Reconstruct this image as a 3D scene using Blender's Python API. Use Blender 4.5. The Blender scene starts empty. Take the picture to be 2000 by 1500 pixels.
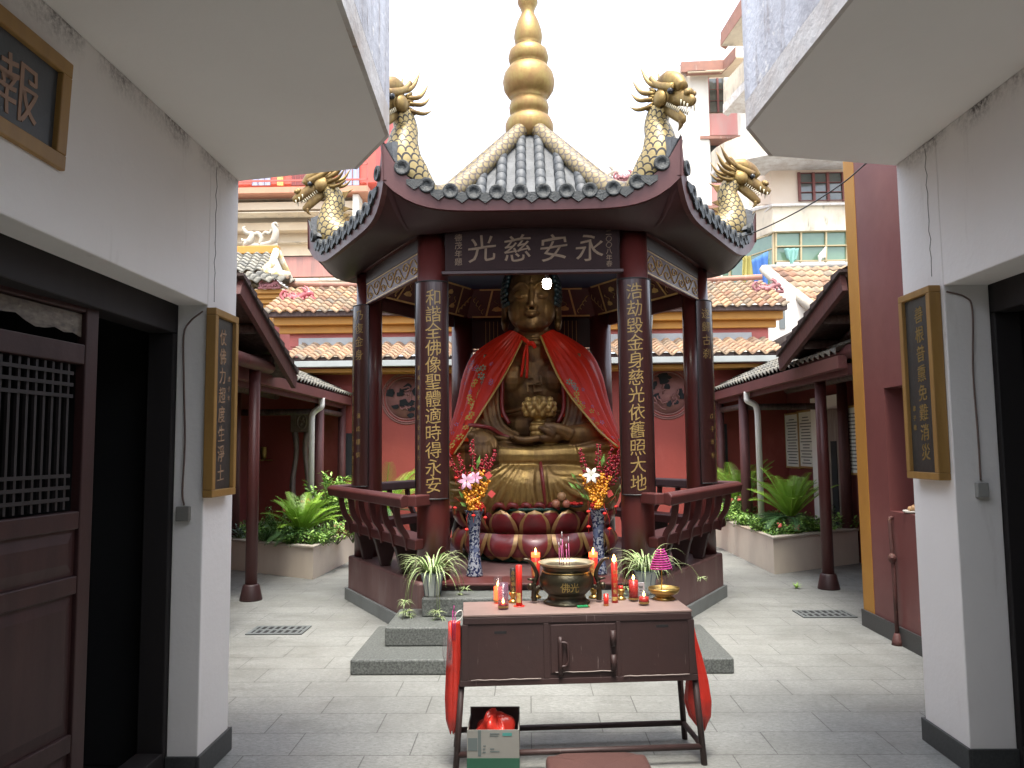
import bpy, bmesh, math, random
from mathutils import Vector, Matrix, Euler
R_ = math.radians
sc = bpy.context.scene
col = sc.collection

# ------------------------------------------------------------------ camera, sky, sun, exposure
EYE = Vector((0, 0, 1.55))
FPX = 1500.0
PITCH = math.atan(125 / 1500); YAW = math.atan(30 / 1500 * math.cos(PITCH)); ROLL = -.0102
CAMROT = Matrix.Rotation(YAW, 3, 'Z') @ Matrix.Rotation(math.pi / 2 + PITCH, 3, 'X') @ Matrix.Rotation(ROLL, 3, 'Z')
cam_d = bpy.data.cameras.new('camera'); cam = bpy.data.objects.new('camera', cam_d); col.objects.link(cam)
cam.matrix_world = Matrix.Translation(EYE) @ CAMROT.to_4x4()
cam_d.sensor_width = 36; cam_d.lens = 27; cam_d.clip_start = .05; cam_d.clip_end = 2000
sc.camera = cam

SUN_EL, SUN_AZ = 73, 176          # azimuth clockwise from +Y: the sun stands behind the camera, to its right
w = bpy.data.worlds.new('World'); sc.world = w; w.use_nodes = True
nt = w.node_tree; bg = nt.nodes['Background']
sky = nt.nodes.new('ShaderNodeTexSky'); sky.sky_type = 'NISHITA'; sky.sun_disc = False
sky.sun_elevation = R_(SUN_EL); sky.sun_rotation = R_(SUN_AZ)
sky.air_density = 1.0; sky.dust_density = 3.0; sky.ozone_density = 1.2; sky.altitude = 50
hsv = nt.nodes.new('ShaderNodeHueSaturation'); hsv.inputs['Saturation'].default_value = .45
nt.links.new(sky.outputs[0], hsv.inputs['Color']); nt.links.new(hsv.outputs[0], bg.inputs[0])
bg.inputs[1].default_value = .15
sun_d = bpy.data.lights.new('sun', 'SUN'); sun = bpy.data.objects.new('sun', sun_d); col.objects.link(sun)
sun_d.energy = 1.5; sun_d.angle = R_(24); sun_d.color = (1, .94, .84)
sun.rotation_euler = Euler((R_(90 - SUN_EL), 0, R_(180 - SUN_AZ)), 'XYZ')
sc.view_settings.view_transform = 'Standard'; sc.view_settings.look = 'None'
sc.view_settings.exposure = 2.28; sc.view_settings.gamma = 1
sc.cycles.max_bounces = 8; sc.cycles.diffuse_bounces = 4; sc.cycles.transparent_max_bounces = 12

# ------------------------------------------------------------------ layout helpers (image measurements -> places)
def ray(px, py): return CAMROT @ Vector(((px - 1000) / FPX, -(py - 750) / FPX, -1))
def at(px, py, Y): d = ray(px, py); return EYE + d * (Y / d.y)
def onz(px, py, z): d = ray(px, py); return EYE + d * ((z - EYE.z) / d.z)
def onx(px, py, X): d = ray(px, py); return EYE + d * (X / d.x)

# ------------------------------------------------------------------ object helpers
ROOTM = {}
def rootm(o):
    while o.parent: o = o.parent
    return ROOTM.get(o.name, Matrix.Identity(4))
def tag(o, label=None, cat=None, group=None, kind=None):
    if label: o['label'] = label
    if cat: o['category'] = cat
    if group: o['group'] = group
    if kind: o['kind'] = kind
    return o
def thing(name, label, cat, loc=(0, 0, 0), rz=0, group=None):
    o = bpy.data.objects.new(name, None); col.objects.link(o)
    o.empty_display_size = .1
    o.location = loc; o.rotation_euler = (0, 0, rz)
    ROOTM[o.name] = Matrix.Translation(Vector(loc)) @ Matrix.Rotation(rz, 4, 'Z')
    return tag(o, label, cat, group)
def copy_tree(o, parent=None):
    c = o.copy(); col.objects.link(c); c.parent = parent
    if parent is None: ROOTM[c.name] = ROOTM.get(o.name, Matrix.Identity(4))
    for ch in list(o.children): copy_tree(ch, c)
    return c
def place(o, loc, rz=0, label=None, s=None):
    o.location = loc; o.rotation_euler = (0, 0, rz)
    ROOTM[o.name] = Matrix.Translation(Vector(loc)) @ Matrix.Rotation(rz, 4, 'Z')
    if s: o.scale = (s, s, s)
    if label: o['label'] = label
    return o

def lerp(a, b, t): return a + (b - a) * t
def smooth(t): t = max(0, min(1, t)); return t * t * (3 - 2 * t)
def interp(xs, ys, x):
    if x <= xs[0]: return ys[0]
    for i in range(len(xs) - 1):
        if x <= xs[i + 1]:
            t = (x - xs[i]) / (xs[i + 1] - xs[i])
            return ys[i] + (ys[i + 1] - ys[i]) * t
    return ys[-1]
def spline(pts, n):
    """Catmull-Rom through pts, n samples per span"""
    P = [Vector(p) for p in pts]; out = []
    for i in range(len(P) - 1):
        p0 = P[i - 1] if i else P[i] * 2 - P[i + 1]
        p1, p2 = P[i], P[i + 1]
        p3 = P[i + 2] if i + 2 < len(P) else P[i + 1] * 2 - P[i]
        for k in range(n):
            t = k / n
            out.append(.5 * ((2 * p1) + (p2 - p0) * t + (2 * p0 - 5 * p1 + 4 * p2 - p3) * t * t + (3 * p1 - p0 - 3 * p2 + p3) * t ** 3))
    out.append(P[-1]); return out
def resample(vals, n):
    m = len(vals) - 1
    return [interp(list(range(m + 1)), vals, i * m / (n - 1)) for i in range(n)]

class MB:
    def __init__(s): s.v = []; s.f = []; s.uv = []; s.m = []; s.s = []
    def add(s, verts, faces, uvs=None, m=0, sm=False):
        b = len(s.v); s.v += [Vector(p) for p in verts]
        for i, f in enumerate(faces):
            s.f.append([b + k for k in f]); s.uv.append(uvs[i] if uvs else None); s.m.append(m); s.s.append(sm)
        return s
    def box(s, x0, x1, y0, y1, z0, z1, m=0):
        v = [(x, y, z) for z in (z0, z1) for y in (y0, y1) for x in (x0, x1)]
        return s.add(v, [(0, 2, 3, 1), (4, 5, 7, 6), (0, 1, 5, 4), (2, 6, 7, 3), (0, 4, 6, 2), (1, 3, 7, 5)], m=m)
    def obox(s, c, size, rot=None, m=0):
        c = Vector(c); h = [k / 2 for k in size]
        v = [Vector((x * h[0], y * h[1], z * h[2])) for z in (-1, 1) for y in (-1, 1) for x in (-1, 1)]
        if rot is not None: v = [rot @ p for p in v]
        return s.add([c + p for p in v], [(0, 2, 3, 1), (4, 5, 7, 6), (0, 1, 5, 4), (2, 6, 7, 3), (0, 4, 6, 2), (1, 3, 7, 5)], m=m)
    def bar(s, a, b, wd, th, up=(0, 0, 1), m=0):
        a, b = Vector(a), Vector(b); d = (b - a); L = d.length; d.normalize(); u = Vector(up)
        x = d.cross(u)
        if x.length < 1e-4: x = d.cross(Vector((1, 0, 0)))
        x.normalize(); u = x.cross(d).normalized()
        rot = Matrix((d, x, u)).transposed()
        return s.obox((a + b) / 2, (L, wd, th), rot, m)
    def prism(s, pts, vec, m=0, caps=True):
        pts = [Vector(p) for p in pts]; n = len(pts); vec = Vector(vec)
        v = pts + [p + vec for p in pts]
        nrm = Vector((0, 0, 0))
        for i in range(n): nrm += pts[i].cross(pts[(i + 1) % n])
        flip = nrm.dot(vec) > 0
        f = [(i, (i + 1) % n, n + (i + 1) % n, n + i) for i in range(n)]
        if not flip: f = [tuple(reversed(q)) for q in f]
        if caps:
            a = list(range(n)); b = list(range(n, 2 * n))
            f += [tuple(reversed(a)) if flip else tuple(a), tuple(b) if flip else tuple(reversed(b))]
        return s.add(v, f, m=m)
    def poly(s, pts, m=0): return s.add(pts, [tuple(range(len(pts)))], m=m)
    def grid(s, fn, nu, nv, m=0, sm=True, us=1, vs=1, flip=False, cu=False):
        v = []; f = []; uv = []
        W = nu if cu else nu + 1
        for j in range(nv + 1):
            for i in range(W): v.append(fn(i / nu, j / nv))
        for j in range(nv):
            for i in range(nu):
                i2 = (i + 1) % W
                q = [j * W + i, j * W + i2, (j + 1) * W + i2, (j + 1) * W + i]
                t = [(i / nu * us, j / nv * vs), ((i + 1) / nu * us, j / nv * vs), ((i + 1) / nu * us, (j + 1) / nv * vs), (i / nu * us, (j + 1) / nv * vs)]
                if flip: q.reverse(); t.reverse()
                f.append(q); uv.append(t)
        return s.add(v, f, uv, m, sm)
    def tube(s, path, rad, n=8, m=0, sm=True, cap=True, us=1, vs=1, flat=1.0, up=None):
        P = [Vector(p) for p in path]; k = len(P)
        if not hasattr(rad, '__len__'): rad = [rad] * k
        elif len(rad) != k: rad = resample(list(rad), k)
        T = []
        for i in range(k):
            t = (P[min(i + 1, k - 1)] - P[max(i - 1, 0)])
            T.append(t.normalized() if t.length > 1e-9 else Vector((0, 0, 1)))
        ref = Vector(up) if up else (Vector((0, 0, 1)) if abs(T[0].z) < .9 else Vector((1, 0, 0)))
        x = T[0].cross(ref).normalized(); v = []; f = []; uv = []; L = 0; Ls = []
        for i in range(k):
            if i: L += (P[i] - P[i - 1]).length
            Ls.append(L)
            x = (x - T[i] * x.dot(T[i])).normalized(); y = T[i].cross(x)
            for j in range(n):
                a = 2 * math.pi * j / n
                v.append(P[i] + x * (rad[i] * math.cos(a)) + y * (rad[i] * flat * math.sin(a)))
        for i in range(k - 1):
            for j in range(n):
                j2 = (j + 1) % n
                f.append((i * n + j, i * n + j2, (i + 1) * n + j2, (i + 1) * n + j))
                uv.append([(j / n * us, Ls[i] * vs), ((j + 1) / n * us, Ls[i] * vs), ((j + 1) / n * us, Ls[i + 1] * vs), (j / n * us, Ls[i + 1] * vs)])
        if cap:
            f.append(tuple(reversed(range(n)))); uv.append([(0, 0)] * n)
            f.append(tuple((k - 1) * n + j for j in range(n))); uv.append([(0, 0)] * n)
        return s.add(v, f, uv, m, sm)
    def lathe(s, prof, c=(0, 0, 0), n=24, m=0, sm=True, cap=True, us=1, rot=None, a0=0):
        c = Vector(c); v = []; f = []; uv = []; k = len(prof); L = [0]
        for i in range(1, k): L.append(L[-1] + math.hypot(prof[i][0] - prof[i - 1][0], prof[i][1] - prof[i - 1][1]))
        for (r, z) in prof:
            for j in range(n):
                a = a0 + 2 * math.pi * j / n; p = Vector((r * math.cos(a), r * math.sin(a), z))
                v.append(c + (rot @ p if rot is not None else p))
        for i in range(k - 1):
            for j in range(n):
                j2 = (j + 1) % n
                f.append((i * n + j, i * n + j2, (i + 1) * n + j2, (i + 1) * n + j))
                uv.append([(j / n * us, L[i]), ((j + 1) / n * us, L[i]), ((j + 1) / n * us, L[i + 1]), (j / n * us, L[i + 1])])
        if cap:
            f.append(tuple(reversed(range(n)))); uv.append(None)
            f.append(tuple((k - 1) * n + j for j in range(n))); uv.append(None)
        return s.add(v, f, uv, m, sm)
    def ball(s, c, r, n=12, k=8, m=0, rot=None):
        c = Vector(c)
        if not hasattr(r, '__len__'): r = (r, r, r)
        v = [(0, 0, -1)]; f = []
        for i in range(1, k):
            t = -math.pi / 2 + math.pi * i / k
            for j in range(n):
                a = 2 * math.pi * j / n; v.append((math.cos(t) * math.cos(a), math.cos(t) * math.sin(a), math.sin(t)))
        v.append((0, 0, 1)); N = len(v) - 1
        for j in range(n):
            j2 = (j + 1) % n
            f.append((0, 1 + j2, 1 + j)); f.append((N, N - n + j, N - n + j2))
            for i in range(k - 2): f.append((1 + i * n + j, 1 + i * n + j2, 1 + (i + 1) * n + j2, 1 + (i + 1) * n + j))
        pts = [Vector((p[0] * r[0], p[1] * r[1], p[2] * r[2])) for p in v]
        if rot is not None: pts = [rot @ p for p in pts]
        return s.add([c + p for p in pts], f, m=m, sm=True)
    def join(s, o, mtx=None):
        b = len(s.v); s.v += [mtx @ p if mtx else p.copy() for p in o.v]
        s.f += [[b + k for k in f] for f in o.f]; s.uv += o.uv; s.m += o.m; s.s += o.s
        return s
    def build(s, name, mats, parent=None, label=None, local=False, bevel=0, seg=2, solid=0):
        me = bpy.data.meshes.new(name)
        vv = s.v
        if parent is not None and not local:
            inv = rootm(parent).inverted(); vv = [inv @ p for p in vv]
        me.from_pydata([tuple(p) for p in vv], [], s.f)
        if not isinstance(mats, (list, tuple)): mats = [mats]
        for mt in mats: me.materials.append(mt)
        me.polygons.foreach_set('material_index', s.m); me.polygons.foreach_set('use_smooth', s.s)
        if any(u is not None for u in s.uv):
            lay = me.uv_layers.new(name='UVMap'); flat = []
            for f, u in zip(s.f, s.uv):
                for i in range(len(f)): flat += list(u[i]) if u else [0., 0.]
            lay.data.foreach_set('uv', flat)
        me.validate(); me.update()
        o = bpy.data.objects.new(name, me); col.objects.link(o)
        if parent is not None: o.parent = parent
        if label: o['label'] = label
        if solid:
            md = o.modifiers.new('thick', 'SOLIDIFY'); md.thickness = solid; md.offset = 0
        if bevel:
            md = o.modifiers.new('bevel', 'BEVEL'); md.width = bevel; md.segments = seg; md.limit_method = 'ANGLE'; md.angle_limit = R_(40)
        return o

def remeshed(mb, name, mats, parent, voxel, it=4, fac=.5, local=True, label=None):
    """union of overlapping closed shapes grown into one continuous surface"""
    o = mb.build(name, mats, parent, label, local)
    md = o.modifiers.new('r', 'REMESH'); md.mode = 'VOXEL'; md.voxel_size = voxel; md.use_smooth_shade = True
    if it:
        m2 = o.modifiers.new('s', 'SMOOTH'); m2.iterations = it; m2.factor = fac
    bpy.context.view_layer.update()
    dg = bpy.context.evaluated_depsgraph_get()
    me = bpy.data.meshes.new_from_object(o.evaluated_get(dg)); old = o.data
    o.modifiers.clear(); o.data = me; me.name = name
    me.polygons.foreach_set('use_smooth', [True] * len(me.polygons))
    bpy.data.meshes.remove(old)
    return o

# ------------------------------------------------------------------ writing
_gl = {}
def glyph(ch, offset=.012, slices=0):
    key = (ch, offset, slices)
    if key in _gl: return _gl[key]
    c = bpy.data.curves.new('t', 'FONT'); c.body = ch; c.size = 1; c.resolution_u = 3; c.offset = offset
    o = bpy.data.objects.new('t', c); col.objects.link(o); bpy.context.view_layer.update()
    me = bpy.data.meshes.new_from_object(o.evaluated_get(bpy.context.evaluated_depsgraph_get()))
    bpy.data.objects.remove(o); bpy.data.curves.remove(c)
    bm = bmesh.new(); bm.from_mesh(me)
    if slices:
        for i in range(slices + 1):
            x = i / slices
            bmesh.ops.bisect_plane(bm, geom=bm.verts[:] + bm.edges[:] + bm.faces[:], plane_co=(x, 0, 0), plane_no=(1, 0, 0))
    xs = [v.co.x for v in bm.verts] or [0]; ys = [v.co.y for v in bm.verts] or [0]
    cx = (min(xs) + max(xs)) / 2; cy = .38 if not ch.isascii() else (min(ys) + max(ys)) / 2
    bm.verts.index_update()
    res = ([(v.co.x - cx, v.co.y - cy) for v in bm.verts], [[v.index for v in f.verts] for f in bm.faces])
    bm.free(); bpy.data.meshes.remove(me); _gl[key] = res
    return res
def write(mb, ch, mapf, size, sx=1., offset=.012, slices=0, slant=0, m=0):
    """one character; mapf(x, y) -> point on the surface that carries it. A little brush-like unevenness."""
    v, f = glyph(ch, offset, slices)
    pts = []
    for x, y in v:
        y2 = y + .12 * x * slant + .02 * math.sin(7 * x + 3 * y)
        x2 = x + .018 * math.sin(9 * y + 2 * x)
        pts.append(mapf(x2 * size * sx, y2 * size))
    mb.add(pts, f, m=m)
def flatmap(c, right, up):
    c, right, up = Vector(c), Vector(right), Vector(up)
    return lambda x, y: c + right * x + up * y

# ------------------------------------------------------------------ materials
MT = {}
def nodes(name):
    m = bpy.data.materials.new(name); m.use_nodes = True; n = m.node_tree
    return m, n, n.nodes['Principled BSDF'], n.links
def mathn(n, op, a, b=None, c=None, clamp=False):
    x = n.nodes.new('ShaderNodeMath'); x.operation = op; x.use_clamp = clamp
    for i, q in enumerate((a, b, c)):
        if q is None: continue
        if isinstance(q, (int, float)): x.inputs[i].default_value = q
        else: n.links.new(q, x.inputs[i])
    return x.outputs[0]
def mixc(n, fac, a, b):
    x = n.nodes.new('ShaderNodeMix'); x.data_type = 'RGBA'
    for i, q in ((0, fac), (6, a), (7, b)):
        if isinstance(q, (int, float)): x.inputs[i].default_value = q
        elif isinstance(q, (tuple, list)): x.inputs[i].default_value = tuple(q) + (1,) if len(q) == 3 else q
        else: n.links.new(q, x.inputs[i])
    return x.outputs[2]
def coord(n, stretch=(1, 1, 1), kind='Object'):
    t = n.nodes.new('ShaderNodeTexCoord'); mp = n.nodes.new('ShaderNodeMapping'); mp.inputs['Scale'].default_value = stretch
    n.links.new(t.outputs[kind], mp.inputs[0]); return mp.outputs[0]
def noise(n, vec, scale, detail=5, rough=.6, lo=.3, hi=.7):
    x = n.nodes.new('ShaderNodeTexNoise'); x.inputs['Scale'].default_value = scale; x.inputs['Detail'].default_value = detail; x.inputs['Roughness'].default_value = rough
    if vec is not None: n.links.new(vec, x.inputs['Vector'])
    r = n.nodes.new('ShaderNodeMapRange'); r.inputs[1].default_value = lo; r.inputs[2].default_value = hi
    n.links.new(x.outputs[0], r.inputs[0]); return r.outputs[0]
def bumpn(n, h, strength, dist=.02):
    b = n.nodes.new('ShaderNodeBump'); b.inputs['Strength'].default_value = strength; b.inputs['Distance'].default_value = dist
    n.links.new(h, b.inputs['Height']); return b.outputs[0]
def M(name, c1, c2=None, scale=3, stretch=(1, 1, 1), lo=.3, hi=.7, rough=.6, rough2=None, metal=0, bump=0, bscale=40, spots=(), coat=0, spec=.5, sss=0, trans=0, emit=None, es=0, alpha=1):
    """two-tone worn surface; spots = (scale, lo, hi, colour, stretch) layers of stains with their own shapes"""
    m, n, b, L = nodes(name)
    if c2 is None: c2 = tuple(k * .8 for k in c1)
    v = coord(n, stretch); f = noise(n, v, scale, lo=lo, hi=hi)
    c = mixc(n, f, c1, c2)
    for (s_, l_, h_, cc, st) in spots:
        c = mixc(n, noise(n, coord(n, st), s_, 7, .65, l_, h_), c, cc)
    L.new(c, b.inputs['Base Color'])
    b.inputs['Roughness'].default_value = rough; b.inputs['Metallic'].default_value = metal; b.inputs['Specular IOR Level'].default_value = spec
    if rough2 is not None: L.new(mathn(n, 'MULTIPLY_ADD', f, rough2 - rough, rough), b.inputs['Roughness'])
    if bump: L.new(bumpn(n, noise(n, coord(n), bscale, 6, .6, .2, .8), bump), b.inputs['Normal'])
    if coat: b.inputs['Coat Weight'].default_value = coat; b.inputs['Coat Roughness'].default_value = .15
    if trans: b.inputs['Transmission Weight'].default_value = trans
    if sss: b.inputs['Subsurface Weight'].default_value = sss; b.inputs['Subsurface Radius'].default_value = (.02, .01, .006); b.inputs['Subsurface Scale'].default_value = .5
    if emit: b.inputs['Emission Color'].default_value = tuple(emit) + (1,); b.inputs['Emission Strength'].default_value = es
    b.inputs['Alpha'].default_value = alpha
    MT[name] = m; return m
# ------------------------------------------------------------------ palette
white = M('white_plaster', (.82, .79, .745), (.76, .73, .685), 1.2, rough=.75, bump=.06, bscale=25,
          spots=[(2.2, .62, .9, (.52, .49, .45), (1, 1, .35)), (60, .74, .8, (.45, .43, .40), (1, 1, 1))])
soffit_white = M('soffit_plaster', (.82, .80, .765), (.76, .74, .705), .8, rough=.8, bump=.05, bscale=20, spots=[(70, .75, .82, (.4, .38, .36), (1, 1, 1))])
weathered = M('weathered_render', (.60, .61, .64), (.36, .35, .36), 2.2, (2.5, 2.5, .45), .35, .70, .85, bump=.3, bscale=18,
              spots=[(5, .55, .72, (.30, .26, .24), (2, 2, .4)), (9, .64, .7, (.20, .17, .15), (2.5, 2.5, .35)), (14, .6, .68, (.74, .72, .68), (1, 1, 1))])
weathered_warm = M('weathered_warm', (.62, .60, .57), (.42, .36, .31), 4, (1, 1, 1), .35, .75, .85, bump=.3, bscale=18, spots=[(11, .6, .68, (.38, .27, .20), (1, 1, .6))])
granite_dark = M('dark_granite', (.032, .034, .034), (.055, .057, .055), 90, rough=.45, bump=.02)
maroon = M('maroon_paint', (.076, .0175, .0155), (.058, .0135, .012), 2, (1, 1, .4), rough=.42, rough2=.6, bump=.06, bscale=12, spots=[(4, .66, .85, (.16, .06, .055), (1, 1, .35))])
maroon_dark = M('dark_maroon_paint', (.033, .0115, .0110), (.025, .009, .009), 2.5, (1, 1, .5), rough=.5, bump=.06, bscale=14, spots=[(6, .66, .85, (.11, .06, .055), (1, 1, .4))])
maroon_gloss = M('glossy_column_paint', (.074, .0145, .012), (.058, .0115, .010), 1.6, (1, 1, .3), rough=.27, rough2=.4, bump=.05, bscale=7, coat=.15)
plinth_red = M('worn_plinth_paint', (.14, .078, .073), (.08, .034, .033), 2.2, (1, 1, .35), rough=.55, bump=.06, bscale=15, spots=[(3, .52, .8, (.20, .155, .145), (1.2, 1.2, .3))])
wood_red = M('weathered_red_wood', (.11, .035, .033), (.065, .022, .021), 7, (4, 4, .4), rough=.6, bump=.12, bscale=30, spots=[(9, .62, .8, (.17, .09, .08), (3, 3, .3))])
wood_old = M('old_dark_wood', (.085, .05, .042), (.042, .022, .02), 6, (4, 4, .3), rough=.6, rough2=.75, bump=.12, bscale=35, spots=[(5, .55, .8, (.16, .13, .115), (3, 3, .5))])
door_wood = M('door_lacquer', (.044, .016, .015), (.028, .012, .011), 3, (2, 2, .3), rough=.42, rough2=.6, bump=.05, bscale=25, spots=[(3, .6, .85, (.065, .045, .042), (1, 1, .7))])
lattice_wood = M('lattice_wood', (.026, .022, .022), (.018, .015, .015), 6, rough=.6)
frame_black = M('smoked_door_frame', (.012, .009, .009), (.008, .006, .006), 5, (3, 3, .4), rough=.7, spots=[(5, .66, .85, (.03, .022, .02), (3, 3, .5))])
wood_grey = M('grey_carved_wood', (.24, .19, .16), (.12, .085, .07), 7, (5, 5, .5), rough=.75, bump=.25, bscale=30)
red_wall = M('red_wall_paint', (.29, .050, .036), (.22, .038, .029), 1.1, rough=.7, bump=.08, bscale=10, spots=[(1.6, .56, .85, (.40, .11, .085), (1, 1, .5)), (3, .64, .8, (.14, .035, .032), (1, 1, .4))])
red_wall_smooth = M('red_gable_paint', (.17, .060, .055), (.13, .043, .040), 1.4, rough=.36, rough2=.5, bump=.05, bscale=5, spots=[(3.5, .66, .85, (.27, .10, .095), (1, 1, .5))])
dark_red_wall = M('dark_red_panel', (.17, .036, .033), (.115, .026, .025), 1.6, rough=.55, bump=.05, spots=[(6, .62, .75, (.30, .13, .13), (3, 3, .35))])
ochre = M('ochre_paint', (.42, .205, .03), (.36, .165, .026), 3, rough=.6, bump=.04, spots=[(6, .68, .85, (.36, .17, .05), (1, 1, .5))])
gold_frame = M('ochre_frame_paint', (.35, .20, .055), (.27, .15, .045), 5, (3, 3, .5), rough=.45, bump=.04)
gold_ink = M('gold_lettering', (.27, .18, .055), (.20, .13, .038), 20, rough=.6)
gold_bright = M('gold_scroll_paint', (.55, .38, .14), (.42, .26, .09), 12, rough=.45, metal=.25)
faded_ink = M('faded_gilt_lettering', (.36, .23, .13), (.26, .17, .11), 30, rough=.55)
board_black = M('black_board_lacquer', (.030, .030, .029), (.045, .045, .043), 14, rough=.4, bump=.06, bscale=60)
board_blue = M('slate_blue_lacquer', (.040, .048, .056), (.062, .068, .072), 8, rough=.4, bump=.06, bscale=60)
board_maroon = M('couplet_board_lacquer', (.034, .011, .010), (.026, .009, .0085), 5, (1, 1, .4), rough=.3, coat=.12)
black_iron = M('black_iron', (.012, .012, .012), (.02, .02, .02), 8, rough=.5)
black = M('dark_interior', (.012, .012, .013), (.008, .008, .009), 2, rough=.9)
rust = M('rusty_painted_pipe', (.10, .032, .028), (.06, .025, .02), 10, rough=.65, bump=.2, spots=[(14, .6, .7, (.14, .07, .045), (1, 1, 1))])
grey_pvc = M('grey_plastic', (.30, .30, .28), (.24, .24, .22), 6, rough=.55)
brown_cable = M('brown_cable', (.17, .11, .09), (.13, .085, .07), 20, rough=.6)
white_pvc = M('white_drainpipe', (.72, .70, .66), (.60, .58, .53), 4, (1, 1, .3), rough=.4)
gutter_grey = M('grey_gutter', (.33, .35, .34), (.26, .28, .27), 3, rough=.5, spots=[(4, .62, .8, (.30, .30, .27), (1, 1, 1))])
gutter_red = M('maroon_gutter', (.17, .065, .06), (.13, .05, .047), 3, rough=.45, spots=[(5, .62, .75, (.22, .15, .10), (1, 1, 1))])
mortar = M('old_mortar', (.30, .29, .27), (.18, .175, .16), 5, rough=.9, bump=.3, bscale=25)
cream = M('cream_render', (.66, .55, .40), (.58, .46, .33), 1, rough=.85, spots=[(1.3, .58, .85, (.44, .35, .25), (1, 1, .5))])
cream_stained = M('stained_cream_render', (.68, .60, .46), (.50, .42, .32), 1.2, rough=.85, bump=.1, spots=[(1.2, .52, .7, (.30, .27, .22), (1.5, 1.5, .5)), (3, .6, .75, (.13, .12, .10), (2, 2, .4))])
pale_wall = M('pale_render', (.72, .69, .62), (.64, .60, .53), 1, rough=.85, spots=[(.9, .56, .8, (.42, .39, .34), (2, 2, .35))])
pink_panel = M('faded_red_panel', (.55, .22, .20), (.48, .30, .26), 1.5, (2, 2, .3), rough=.8, spots=[(2, .6, .8, (.62, .5, .44), (3, 3, .25))])
orange_edge = M('faded_orange_slab', (.52, .25, .155), (.42, .20, .13), 3, rough=.85, spots=[(3, .6, .8, (.3, .15, .11), (2, 2, .4))])
stained_red = M('streaked_red_parapet', (.42, .19, .155), (.26, .15, .13), 2.5, (2.5, 2.5, .25), rough=.9, spots=[(4, .56, .75, (.16, .11, .10), (3, 3, .22)), (3, .62, .75, (.55, .42, .34), (2, 2, .4))])
brown_cornice = M('brown_cornice', (.33, .16, .11), (.24, .13, .10), 3, rough=.85, spots=[(4, .6, .75, (.42, .33, .27), (2, 2, .5))])
vermilion = M('vermilion_wall', (.55, .10, .075), (.48, .085, .065), 2, rough=.7)
brick_grey = None
glass_dark = M('dark_window_glass', (.05, .055, .05), (.10, .11, .10), 1.3, rough=.08, spec=.8)
glass_green = M('green_tinted_glass', (.085, .16, .105), (.15, .24, .16), .9, rough=.1, spec=.7)
glass_blue = M('blue_curtained_glass', (.22, .28, .42), (.32, .36, .46), 2.5, (6, 6, .2), rough=.3)
frame_brown = M('brown_window_frame', (.17, .05, .04), (.14, .04, .035), 5, rough=.6)
frame_tan = M('tan_aluminium_frame', (.45, .36, .20), (.40, .31, .17), 3, rough=.5)
cloth_blue = M('blue_cloth', (.05, .14, .38), (.04, .11, .30), 3, rough=.85)
cloth_yellow = M('yellow_cloth', (.55, .48, .15), (.45, .38, .12), 3, rough=.85)
cloth_teal = M('teal_cloth', (.25, .45, .38), (.18, .36, .32), 3, rough=.85)
cloth_white = M('white_cloth', (.7, .68, .62), (.6, .58, .52), 3, rough=.85)
granite_step = M('green_grey_granite', (.045, .05, .047), (.15, .16, .15), 75, rough=.5, lo=.36, hi=.68, spots=[(34, .64, .7, (.19, .20, .185), (1, 1, 1)), (4, .6, .85, (.085, .09, .085), (1, 1, 1))])
skirt_stone = M('grey_skirting_stone', (.13, .145, .145), (.10, .11, .11), 6, rough=.5, spots=[(50, .7, .8, (.2, .22, .22), (1, 1, 1))])
planter_stone = M('beige_planter_tile', (.64, .57, .47), (.58, .51, .42), 5, (1, 1, .4), rough=.5, bump=.02, spots=[(3, .62, .85, (.38, .32, .26), (1, 1, .4))])
planter_cap = M('planter_cap_tile', (.42, .40, .35), (.38, .30, .22), 3, rough=.6)
soil = M('dark_soil', (.05, .035, .022), (.075, .055, .035), 12, rough=.95, bump=.5, bscale=30)
bronze = M('aged_bronze', (.075, .062, .036), (.03, .034, .027), 7, metal=.8, rough=.30, rough2=.45, bump=.12, bscale=45)
bronze_dark = M('dark_bronze', (.045, .042, .035), (.075, .06, .035), 9, metal=.8, rough=.35, bump=.08, bscale=40)
brass = M('polished_brass', (.50, .34, .10), (.36, .24, .08), 9, metal=.9, rough=.26, rough2=.4)
brass_dull = M('dull_brass', (.50, .36, .13), (.36, .25, .09), 12, metal=.85, rough=.35)
ash = M('incense_ash', (.016, .013, .012), (.03, .025, .02), 30, rough=.95, bump=.3)
table_paint = M('table_maroon_enamel', (.034, .0145, .013), (.025, .0115, .011), 3, rough=.5, rough2=.65, bump=.06, bscale=20, spots=[(16, .66, .72, (.15, .115, .11), (6, 6, .35)), (45, .73, .77, (.22, .19, .18), (1, 1, 1)), (3, .64, .85, (.085, .04, .038), (1, 1, .4))])
table_top_m = M('dusty_pink_table_top', (.215, .150, .130), (.165, .112, .098), 4, rough=.5, rough2=.65, spots=[(9, .66, .8, (.26, .15, .13), (1, 1, 1))])
wax_red = M('red_candle_wax', (.55, .03, .02), (.45, .025, .018), 6, rough=.3, sss=.25)
wax_lit = M('glowing_red_candle_top', (.75, .06, .02), (.7, .05, .02), 6, rough=.3, emit=(1, .09, .02), es=1.1)
label_gold = M('gold_candle_print', (.45, .32, .09), (.35, .12, .04), 40, lo=.45, hi=.55, rough=.5)
black_paper = M('black_incense_tube', (.02, .018, .018), (.03, .022, .02), 10, rough=.35)
flame_m = M('candle_flame', (1, .5, .1), (1, .6, .2), 4, emit=(1, .42, .08), es=9)
glass_m, _n, _b, _L = nodes('clear_candle_glass'); _b.inputs['Base Color'].default_value = (.06, .055, .06, 1); _b.inputs['Roughness'].default_value = .06
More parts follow.
